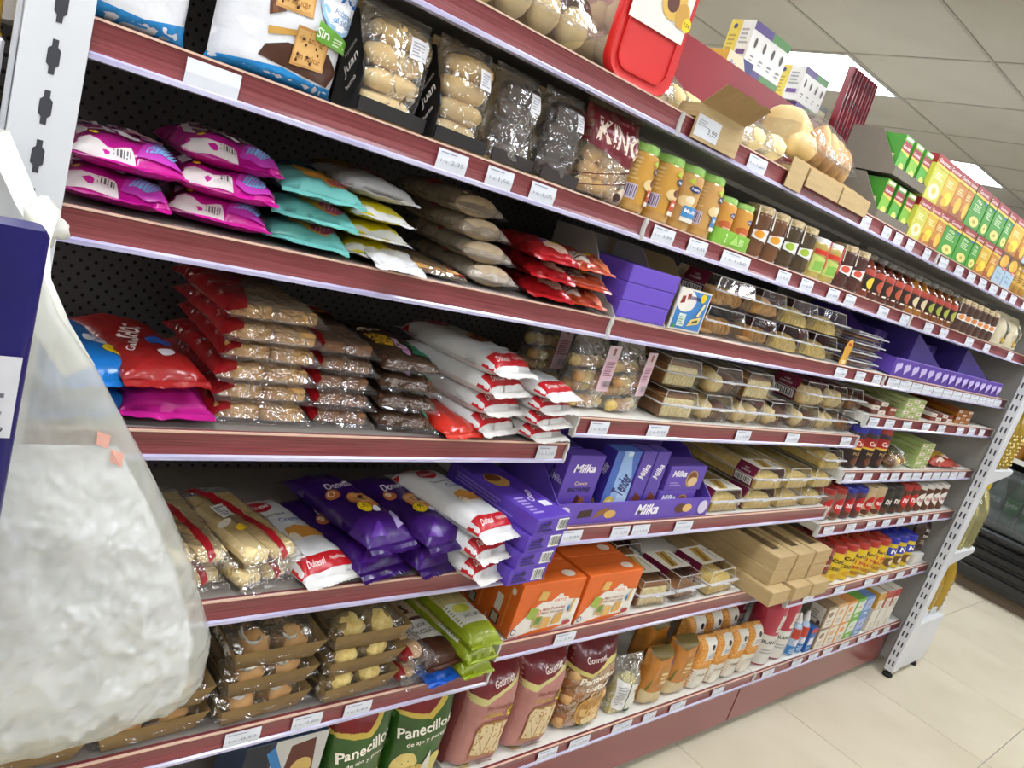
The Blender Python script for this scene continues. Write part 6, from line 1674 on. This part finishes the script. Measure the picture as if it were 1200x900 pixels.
put(bag(sb, FILM_C, [P([(.08, .14), (.5, .08), (.5, .62), (.08, .72)], 'dcdcd8'), LINES(.12, .2, .46, .6, 9, 'a8a8a8'), P([(.52, .1), (.95, .2), (.95, .66), (.52, .62)], 'd8d8cc'), P([(.55, .02), (.8, .04), (.9, .16), (.6, .12)], '3a6a3a'), T('B', .72, .48, .08, .06, '3a4a3a')], (FILM_C, FILM_C), seals=(1,), extra=[Part('couscous', MB().blob((0, .03, .06), (.046, .024, .056), 12, 9, power=.8).mesh('couscous', mat('couscous_grain', 'd8cc8a', .8, 'c4b46a', scale=300), smooth=True)), Part('grain_base', MB().box(-.045, .012, .002, .045, .05, .03).mesh('grain_base', mat('couscous_grain', 'd8cc8a', .8)))]), 'couscous_bag', 'small clear bag with white label between toast rolls and flour', 'bag', (1.545, .020, ZG + .001), (0, 0, -4))
def flour(kind, seed, W=.105, H=.175, D=.06):
    b = Bag(W, H, D, 'stand', seed=seed, wr=.003, wf=30, pu=5, top_taper=9)
    if kind == 'brown':
        it = [P([(0, 0), (1, 0), (1, .30), (.5, .24), (0, .30)], 'c8b48a'), P([(.45, .36), (.95, .36), (.95, .72), (.45, .72)], 'b07c38'), LINES(.52, .42, .88, .66, 3, 'd8c090'), P([(.1, .3), (.16, .3), (.24, .56), (.18, .5)], '5a6a24'), P([(.02, .95), (.3, .86), (.9, .92), (.9, 1), (.1, 1)], '6a5a2a'), P([(.7, .84), (.98, .86), (.84, .74)], '2c1c6a'), T('ok', .84, .83, .14, .04, 'd8d0f0')]
        m = foil('bc7a2c', 'a86a24')
    else:
        it = [P([(0, 0), (1, 0), (1, .44), (0, .44)], 'd8d4c8'), P([(.0, .44), (1, .44), (1, .50), (0, .5)], 'd09038'), P([(.3, .62), (1, .62), (1, .98), (.3, .98)], 'dcd8cc'), E(.62, .86, .1, .05, '2c2c34'), LINES(.42, .66, .88, .78, 3, '8a8aa0'), T('HARINA', .5, .32, .5, .05, '8a7a5a'), R(.2, .06, .6, .2, 'e0dccf')]
        m = mat('dotted_orange_paper', 'd08a34', .5, 'e0a860', scale=220, lo=.48, hi=.52)
    return bag(b, m, it, seals=())
fb_ = [flour('brown', 311), flour('brown', 312)]
put(fb_[0], 'flour_bag', 'brown orange flour bag, nearer of two, by couscous bag', 'bag', (1.672, .018, ZG + .001), (0, 0, -6), 'brown flour bags')
put(fb_[1], 'flour_bag', 'brown orange flour bag, farther of two, by white-orange bags', 'bag', (1.795, .022, ZG + .001), (0, 0, -6), 'brown flour bags', scale=1.06)
put(fb_[0], 'flour_bag', 'shaded brown orange flour bag behind the front two', 'bag', (1.77, .12, ZG + .001), (0, 0, -6), 'brown flour bags', scale=1.1)
fw = [flour('white', 313, .092), flour('white', 314, .092)]
for i in range(4):
    put(fw[i % 2], 'flour_pack', 'orange dotted and white flour pack, %s of four' % fromleft(i, 4), 'bag', (1.903 + .094 * i, .016, ZG + .001), (0, 0, -4), 'white-orange flour packs')
for i in range(3):
    put(fw[i % 2], 'flour_pack', 'orange dotted flour pack in the back row, %s' % fromleft(i, 3), 'bag', (1.95 + .1 * i, .1, ZG + .001), (0, 0, -4), 'rear flour packs', scale=1.08)
def sugarbottle(H=.245, R0=.056):
    prof = smooth_prof([(R0 * .85, 0), (R0, .004), (R0, H * .5), (R0 * .94, H * .58), (R0, H * .66), (R0, H * .9), (R0 * .85, H * .985), (R0 * .3, H)])
    l = [R(0, 0, 1, .52, 'dcdad4'), P([(.5, .58), (.95, .56), (.95, .86), (.5, .88)], 'dcd2ca'), LINES(.56, .62, .9, .8, 3, 'a88a84'), T('BLANCA', .5, .40, .5, .06, '3a3a3a', bold=.02), LINES(.3, .2, .7, .3, 2, 'a8a8a8')]
    mp, a, b = cylmap(interp(prof), H * .03, H * .93, 2.7, a0=-.25)
    return [Part('bottle_body', MB().lathe(prof, 24).mesh('bottle_body', mat('pink_red_plastic', 'b03048', .28, 'a42a42', scale=6, coat=.4), smooth='auto')), Part('label', art('label', l, mp, a, b, .012, e0=.0007))]
sg = sugarbottle()
for i, (x, y, w) in enumerate([(2.325, .072, 'pink-red and white bottle, front left of the group'), (2.435, .075, 'pink-red and white bottle, front right beside glue-tip bottles'), (2.21, .20, 'pink-red and white bottle, back left in shade'), (2.33, .21, 'pink-red and white bottle, back middle')]):
    put(sg, 'sugar_bottle', w, 'bottle', (x, y, ZG + .001), group='pink-red bottles', scale=[1, .97, 1, 1][i])
def tipbottle(H=.17, R0=.026):
    prof = smooth_prof([(R0 * .85, 0), (R0, .004), (R0, H * .68), (R0 * .5, H * .76), (R0 * .5, H * .8)])
    mp, a, b = cylmap(interp(prof), H * .05, H * .66, 2.6)
    return [Part('bottle_body', MB().lathe(prof, 16).mesh('bottle_body', mat('pale_blue_plastic', 'a8bcd4', .25, coat=.4), smooth='auto')), Part('tip', MB().lathe([(R0 * .55, H * .78), (R0 * .5, H * .83), (.004, H), (.001, H)], 12).mesh('tip', mat('white_tip', 'dedede', .35), smooth='auto')),
            Part('label', art('label', [R(0, 0, 1, .34, '3a7ab8'), R(0, .62, 1, 1, 'b8402c'), E(.5, .48, .25, .14, 'd8d8e0'), LINES(.2, .06, .8, .28, 3, 'b8cce0')], mp, a, b, .008, e0=.0006))]
tb = tipbottle()
for i, x in enumerate((2.52, 2.578)):
    put(tb, 'topping_bottle', 'small blue and red bottle with white pointed tip, ' + ['left', 'right'][i], 'bottle', (x, .042, ZG + .001), group='pointed tip bottles')
put(carton(.05, .05, .1, '2a62a8', front=[R(0, .82, 1, 1, 'b8302a'), R(.15, .3, .85, .6, 'd8dce4'), LINES(.2, .1, .8, .24, 2, 'a8c0dc')]), 'blue_red_box', 'small blue and red box beside pointed tip bottles', 'box', (2.635, .014, ZG + .001))
# dessert mix cartons, two high
DM = [('8a7458', 'brown'), ('d0a878', 'peach'), ('d8924a', 'orange'), ('6aa83a', 'green'), ('6a8ac0', 'blue')]
dmx = lambda c: [P([(.15, .0), (1, 0), (1, .92), (.15, .86)], 'dcd6c8'), T('TRIGO', .55, .3, .5, .09, '5a5246'), E(.5, .62, .24, .14, c), LINES(.3, .12, .85, .22, 2, 'a8a294')]
for t in range(2):
    for i, (c, w) in enumerate(DM):
        it = dmx(c) if w not in ('green', 'blue') else [P([(.1, .3), (1, .35), (1, .9), (.2, .85)], 'd4dccc' if w == 'green' else '9ab0d8'), T('mix', .55, .6, .4, .12, 'b03a4a'), LINES(.3, .1, .8, .24, 2, 'e8f0e0')]
        put(carton(.083, .07, .092, c, front=it, left=[R(.1, .15, .9, .9, 'd0c8ba' if i == 0 else c), LINES(.2, .3, .7, .7, 4, '8a8274'), E(.75, .2, .1, .1, '4a3420')]), 'mix_carton', '%s and white mix carton, %s row' % (w, ['lower', 'upper'][t]), 'carton', (2.712 + .087 * i, .012, ZG + .001 + .093 * t), group='mix cartons')
bl = jar(.036, .19, mat('clear_blue_plastic', '3a5ac0', .2, coat=.5), mat('blue_cap', '2440b0', .3), [R(.1, .1, .9, .6, '8aa0d0')], lidh=.03)
put(bl, 'blue_bottle', 'blue plastic bottle behind the blue mix cartons', 'bottle', (3.17, .12, ZG + .001))
for t in range(2):
    for i in range(3):
        top = ['c8983a', 'b0442e', 'a82a2a'][i]
        put(carton(.075, .075, .092, 'dad4c6', front=([R(0, .1, 1, 1, top if t else 'dad4c6'), R(.25, .0, 1, .6 if t else .9, 'dcd8cc'), LINES(.35, .1, .9, .5, 4, 'b0a894')]), left=[R(0, .2, 1, 1, top if t else 'd0c8b8')]), 'cereal_carton', 'white carton with %s top, %s row at far end' % (['golden', 'rust', 'red'][i], ['lower', 'upper'][t]), 'carton', (3.19 + .079 * i if i else 3.185, .012, ZG + .001 + .093 * t), group='far white cartons')
# ================================================================== carrier bag hung on the near post
def rightedge(z):
    pts = [(.745, .02), (.758, .10), (.766, .15), (.774, .200), (.803, .216), (.862, .213), (.896, .199), (.972, .167), (1.043, .129), (1.117, .084), (1.211, .024), (1.259, -.015), (1.30, -.036)]
    for (a, x0), (b, x1) in zip(pts, pts[1:]):
        if a <= z <= b:
            return x0 + (x1 - x0) * (z - a) / (b - a)
    return pts[-1][1]
def leftedge(z):
    return -.075 + .03 * (z - .75) / .55
nu, nv = 70, 130
def carrier_y(x, z, side, amp, freq, seed, y0, front, back, z0, z1, inset):
    t = (z - z0) / (z1 - z0)
    xl, xr = leftedge(z) + inset, rightedge(z) - inset
    s = min(1, max(0, (x - xl) / (xr - xl)))
    b = max(0, 1 - abs(2 * s - 1) ** 2.6) ** .6 * min(1, (1 - t) * 1.5 + .05)
    if t < .08:
        b *= max(0, 1 - (1 - t / .08) ** 2) ** .5
    q = Vector((x * freq, z * freq * .8, seed + side * 3))
    low = .35 + .65 * min(1, max(0, (1.10 - z) / .12))
    # crumples: ridged folds at three sizes, stronger where the bag is full
    n = noise.noise(q) * amp + ((.5 - abs(noise.noise(q * 1.9))) * amp + (.5 - abs(noise.noise(q * 3.9 + Vector((3, 1, 0))))) * amp * .8 + (.5 - abs(noise.noise(q * 8.1))) * amp * .35) * low
    n += .004 * math.sin(40 * (x - .25 * (1.3 - z)) + 6 * noise.noise(q * .3)) * t
    return y0 - front * b - n * min(1, b * 2 + .15) if side == 0 else y0 + back * b
def carrier(amp, freq, seed, y0=-.15, front=.045, back=.06, z0=.747, z1=1.30, inset=0, within=None):
    vs, fs = [], []
    for side in (0, 1):
        for j in range(nv + 1):
            z = z0 + (z1 - z0) * j / nv
            xl, xr = leftedge(z) + inset, rightedge(z) - inset
            for i in range(nu + 1):
                x = xl + (xr - xl) * i / nu
                y = carrier_y(x, z, side, amp, freq, seed, y0, front, back, z0, z1, inset)
                if within and side == 0:
                    y = max(y, within(x, z) + .004)
                vs.append((x, y, z))
    k = (nu + 1) * (nv + 1)
    for j in range(nv):
        for i in range(nu):
            a = j * (nu + 1) + i
            fs.append((a, a + 1, a + nu + 2, a + nu + 1))
            fs.append((k + a, k + a + nu + 1, k + a + nu + 2, k + a + 1))
    for j in range(nv):
        a = j * (nu + 1); b = a + nu
        fs.append((a, a + nu + 1, k + a + nu + 1, k + a)); fs.append((b, k + b, k + b + nu + 1, b + nu + 1))
    for i in range(nu):
        fs.append((i, k + i, k + i + 1, i + 1)); a = nv * (nu + 1) + i
        fs.append((a, a + 1, k + a + 1, k + a))
    return MB().add(vs, fs)
def carrier_plastic():
    """thin white plastic: part see-through, part white, glossy and crumpled"""
    m = mat('carrier_plastic', 'd6d8ce', .16, 'cccec4', scale=9, bump=1.0, bscale=24, coat=1.0)
    nt = m.node_tree
    p = nt.nodes['Principled BSDF']
    out = [n for n in nt.nodes if n.type == 'OUTPUT_MATERIAL'][0]
    tr = nt.nodes.new('ShaderNodeBsdfTransparent')
    tl = nt.nodes.new('ShaderNodeBsdfTranslucent')
    tl.inputs[0].default_value = lin('eef0ea')
    m1 = nt.nodes.new('ShaderNodeMixShader')
    m1.inputs[0].default_value = .25
    m2 = nt.nodes.new('ShaderNodeMixShader')
    m2.inputs[0].default_value = .48
    nt.links.new(p.outputs[0], m1.inputs[1]); nt.links.new(tl.outputs[0], m1.inputs[2])
    nt.links.new(m1.outputs[0], m2.inputs[1]); nt.links.new(tr.outputs[0], m2.inputs[2])
    nt.links.new(m2.outputs[0], out.inputs[0])
    return m
M_CARR = carrier_plastic()
M_INNER = mat('crumpled_white_plastic', 'f4f6fa', .25, 'eceef2', scale=12, bump=.6, bscale=30, coat=.7)
bagm = carrier(.008, 13, 5.5)
inner = carrier(.020, 24, 9.1, y0=-.142, front=.036, back=.03, z0=.770, z1=1.12, inset=.02, within=lambda x, z: carrier_y(x, z, 0, .008, 13, 5.5, -.15, .045, .06, .747, 1.30, 0))
hand = MB()
def ribbon(mb, pts, w):
    vs = []
    for p, d in pts:
        p = Vector(p); d = Vector(d) * w
        vs += [p - d, p + d]
    mb.add(vs, [(2 * i, 2 * i + 1, 2 * i + 3, 2 * i + 2) for i in range(len(pts) - 1)])
ribbon(hand, [((.010, -.151, 1.205), (1, 0, .6)), ((-.018, -.150, 1.245), (1, 0, .6)), ((-.038, -.14, 1.285), (1, 0, .5)), ((-.038, -.11, 1.315), (1, 0, .3)), ((-.028, -.07, 1.335), (1, -.3, .4))], .013)
ribbon(hand, [((-.030, -.068, 1.322), (.8, .2, -.4)), ((-.040, -.055, 1.345), (.8, .1, .3)), ((-.055, -.035, 1.375), (.8, 0, .4)), ((-.068, -.018, 1.400), (.8, 0, .5))], .012)
ribbon(hand, [((-.062, -.016, 1.402), (.5, 0, .5)), ((-.085, -.018, 1.395), (.2, 0, 1)), ((-.11, -.03, 1.36), (.5, 0, .6)), ((-.10, -.1, 1.30), (.8, 0, .4))], .008)
knot = MB().blob((-.024, -.066, 1.332), (.016, .014, .02), 12, 9, lump=.8, seed=3, rot=Matrix.Rotation(-.6, 3, 'Y'))
tri = lambda x, z, d: [(x, z), (x + .014 * d, z - .006), (x + .013 * d, z - .020), (x + .001, z - .014)]
prt = MB()
for x, z in ((.030, 1.152), (.046, 1.132)):
    pp = tri(x, z, 1)
    prt.add([(a, carrier_y(a, b, 0, .008, 13, 5.5, -.15, .045, .06, .747, 1.30, 0) - .003, b) for a, b in pp], [(0, 1, 2, 3)])
put([Part('bag_skin', bagm.mesh('bag_skin', M_CARR, smooth=True)), Part('stuffing', inner.mesh('stuffing', M_INNER, smooth=False), label='crumpled thin white bags stuffed inside'),
     Part('red_mark', prt.mesh('red_mark', ink('dba596'))), Part('handle', hand.mesh('handle', mat('white_bag_handle', 'e2e2da', .4, bump=.4, bscale=50), smooth=True)), Part('knot', knot.mesh('knot', mat('white_bag_handle', 'e2e2da', .4), smooth=True))],
    'carrier_bag', 'white translucent plastic carrier bag hanging from the near post', 'bag')

# dark blue dispenser with a paper label
bx = MB()
loft(bx, [[(-.1575 + a, -.247 + b, z) for a, b in rrect(w, .034, r)] for z, w, r in ((.93, .196, .008), (.935, .204, .012), (1.352, .210, .012), (1.358, .202, .008))])
M_BLUE = mat('dark_blue_plastic', '0d0868', .35, '0a0658', scale=5, coat=.15)
lb = [R(.1, .60, .97, .77, 'd0d2da'), LINES(.5, .685, .95, .755, 4, '6a6c78'), T('Fecha: 09/22', .84, .652, .18, .010, '44464e', bold=0), T('Hora: 09', .86, .618, .16, .013, '2c2e36', bold=.01)]
put([Part('casing', bx.mesh('casing', M_BLUE, smooth='auto')), Part('paper_label', art('paper_label', lb, lambda u, v: (Vector((-.2575 + .204 * u, -.2645, .93 + .42 * v)), Vector((0, -1, 0))), .204, .42)),
     Part('hanger', MB().box(-.095, -.2305, 1.22, -.08, -.02, 1.24).box(-.095, -.02, 1.22, -.045, -.0135, 1.24).mesh('hanger', M_WHITEMETAL))], 'blue_dispenser', 'dark blue plastic casing with paper label at the left edge', 'dispenser')

# yellow pack on the near end shelf
put([Part('end_board', MB().box(-.40, .012, 1.42, -.068, .4, 1.4925).mesh('end_board', M_WHITEMETAL, bevel=.003)), Part('board_slot', MB().add([(-.085 + .006 * math.cos(a / 8 * math.pi), .0115, 1.455 + .016 * math.sin(a / 8 * math.pi)) for a in range(16)], [tuple(range(16))]).mesh('board_slot', M_SLOT))], 'end_shelf_board', 'white end shelf board left of the near post', 'shelf', (0, 0, -.003))
put(bag(Bag(.13, .16, .05, 'stand', seed=401, wr=.003), foil('d8b010', 'c89c0c'), [R(.1, .4, .9, .8, 'e4c83a')], seals=(1,)), 'yellow_pack', 'yellow pack on the end shelf in the top left corner', 'pack', (-.130, .03, 1.4905))

# ================================================================== far end shelf: oil bottles
def oilbottle(R0, H, m, cap, dots=False, label=None):
    prof = []
    n = 22
    for i in range(n + 1):
        t = i / n
        r = R0 * (1 + .035 * (1 if i % 2 else -1)) if .08 < t < .62 else R0
        if t < .04: r = R0 * .9
        if t > .62:
            k = (t - .62) / .38
            r = R0 * (1 - .74 * k ** 1.5)
        prof.append((r, H * .9 * t))
    p = [Part('bottle_body', MB().lathe(prof, 20).mesh('bottle_body', m, smooth=True)),
         Part('cap', MB().lathe([(R0 * .32, H * .89), (R0 * .34, H * .90), (R0 * .34, H * .985), (R0 * .3, H), (.002, H)], 14).mesh('cap', cap, smooth='auto'))]
    if dots:
        mb = MB()
        for a in range(12):
            for z in range(9):
                w = -math.pi + (a + .5 * (z % 2)) * 2 * math.pi / 12
                mb.blob((R0 * 1.02 * math.cos(w), R0 * 1.02 * math.sin(w), H * (.08 + .055 * z)), (.004, .004, .004), 6, 4)
        p.append(Part('bosses', mb.mesh('bosses', mat('pale_boss', 'e8dc9a', .2, coat=.5), smooth=True)))
    return p
Y_CAP = mat('yellow_cap', 'd8b81c', .35)
G_CAP = mat('green_cap', '3a5a2a', .35)
ob1 = oilbottle(.045, .30, M_OIL, Y_CAP)
ob2 = oilbottle(.05, .30, M_OILP, Y_CAP)
ob3 = oilbottle(.045, .29, M_OIL, G_CAP, dots=True)
for i, (x, y, s, z, lb, sc) in enumerate([(3.77, .012, ob1, .272, 'golden oil bottle with yellow cap on the base shelf, left', 1), (3.89, .012, ob1, .272, 'golden oil bottle on the base shelf, right', 1.1),
                                  (3.76, .014, ob2, .621, 'pale oil bottle on the middle end shelf, front left', 1.05), (3.89, .014, ob2, .621, 'pale oil bottle on the middle end shelf, front right', 1.1),
                                  (3.77, .012, ob3, 1.031, 'studded golden oil bottle on the upper end shelf, left', 1.1), (3.89, .012, ob3, 1.031, 'studded golden oil bottle on the upper end shelf, right', 1.1),
                                  (3.76, .14, ob2, .621, 'pale oil bottle on the middle end shelf, second row', 1.1), (3.77, .14, ob1, .272, 'golden oil bottle on the base shelf, second row', 1)]):
    put(s, 'oil_bottle', lb, 'bottle', (x, y, z), group='oil bottles', scale=sc)

# ================================================================== chiller at the end of the aisle
M_BLACK = mat('black_steel', '17181a', .3, '1d1e20', scale=6, coat=.4)
M_DARKIN = mat('dark_interior', '232628', .5)
fx0, fx1, fya, fyb = 5.52, 6.3, -1.4, 3.0
fr = []
fr.append(Part('cabinet', MB().box(fx0 + .05, fya, .08, fx1, fyb, .42).box(fx1 - .05, fya, .42, fx1, fyb, 2.0).box(fx0 + .2, fya, 1.9, fx1 - .05, fyb, 2.0).box(fx0 + .05, fya, .42, fx1 - .05, fya + .03, 2.0).mesh('cabinet', M_BLACK, bevel=.005)))
gm = [MB().box(fx0 + .02, fya + .02, .12 + .07 * i, fx0 + .06, fyb - .02, .165 + .07 * i) for i in range(4)]
for g in gm:
    fr.append(Part('grille_slat', g.mesh('grille_slat', M_BLACK, bevel=.006)))
fr.append(Part('bumper', MB().box(fx0 - .01, fya, .40, fx0 + .06, fyb, .44).mesh('bumper', mat('dark_bumper', '2a2c2e', .35, coat=.4), bevel=.01)))
fr.append(Part('toe_board', MB().box(fx0 + .09, fya, .0, fx1 - .05, fyb, .08).mesh('toe_board', mat('brown_toe', '5a4c3a', .6))))
for k in range(6):
    ya = fya + .02 + .72 * k
    fr.append(Part('glass_panel', MB().box(fx0 + .04, ya, .45, fx0 + .046, ya + .70, .86).mesh('glass_panel', film('chiller_glass', 'd8dcdc', gloss=.35, rough=.05, bump=0, haze=.08, hazecol='a8acac'))))
for z in (.46, .90, 1.30, 1.65):
    fr.append(Part('shelf_deck', MB().box(fx0 + .08, fya + .03, z, fx1 - .05, fyb, z + .02).mesh('shelf_deck', M_DARKIN), [Part('deck_edge', MB().box(fx0 + .065, fya + .03, z, fx0 + .078, fyb, z + .03).mesh('deck_edge', mat('pale_edge', 'c8c6c0', .35)))]))
put(fr, 'chiller', 'long black open chiller cabinet at the end of the aisle', 'chiller')
def soda(body, capc, label, lcol, H=.30, R0=.042):
    prof = smooth_prof([(R0 * .8, 0), (R0, .01), (R0 * .95, H * .3), (R0, H * .5), (R0, H * .62), (R0 * .35, H * .9), (R0 * .33, H * .93)])
    mp, a, b = cylmap(interp(prof), H * .3, H * .58, 3.0, a0=-math.pi / 2)
    return [Part('bottle_body', MB().lathe(prof, 16).mesh('bottle_body', body, smooth='auto')), Part('cap', MB().lathe([(R0 * .36, H * .92), (R0 * .36, H), (.002, H)], 12).mesh('cap', capc, smooth='auto')),
            Part('label', art('label', [R(0, 0, 1, 1, lcol), T(label, .5, .5, .6, .5, 'eef4ee', bold=.03, sh=.1)], mp, a, b, .01, e0=.0008))]
s1 = soda(mat('green_pet', '1f6a34', .15, coat=.6), mat('green_screw', '2a8a3a', .35), 'Sprite', '2f9a3c')
s2 = soda(mat('clear_pet', '8a9490', .12, coat=.6), mat('white_screw', 'dcdcd8', .35), 'agua', '9aa4a8')
s3 = soda(mat('amber_pet', '8a5a14', .15, coat=.6), mat('amber_screw', 'c88a1c', .35), 'te', 'b8862a')
k = 0
rows = [(s2, 'clear'), (s2, 'clear'), (s1, 'green'), (s1, 'green'), (s1, 'green')]
for i in range(14):
    y = .56 - .105 * i
    sp_, w = (s2, 'clear') if i in (0, 1, 2, 6, 7, 10, 11) else (s1, 'green')
    put(sp_, 'soda_bottle', '%s soda bottle behind the chiller glass, %s from the oil shelves' % (w, (ORD[i])), 'bottle', (fx0 + .14, y, .481), group='bottles on the low chiller deck', scale=1.1)
    put(s3, 'tea_bottle', 'amber drink bottle on the upper chiller deck, %s from the oil shelves' % ORD[i], 'bottle', (fx0 + .14, y, .921), group='bottles on the upper chiller deck', scale=1.1)
# ------------------------------------------------------------------ tidy
bpy.data.objects.remove(_to)
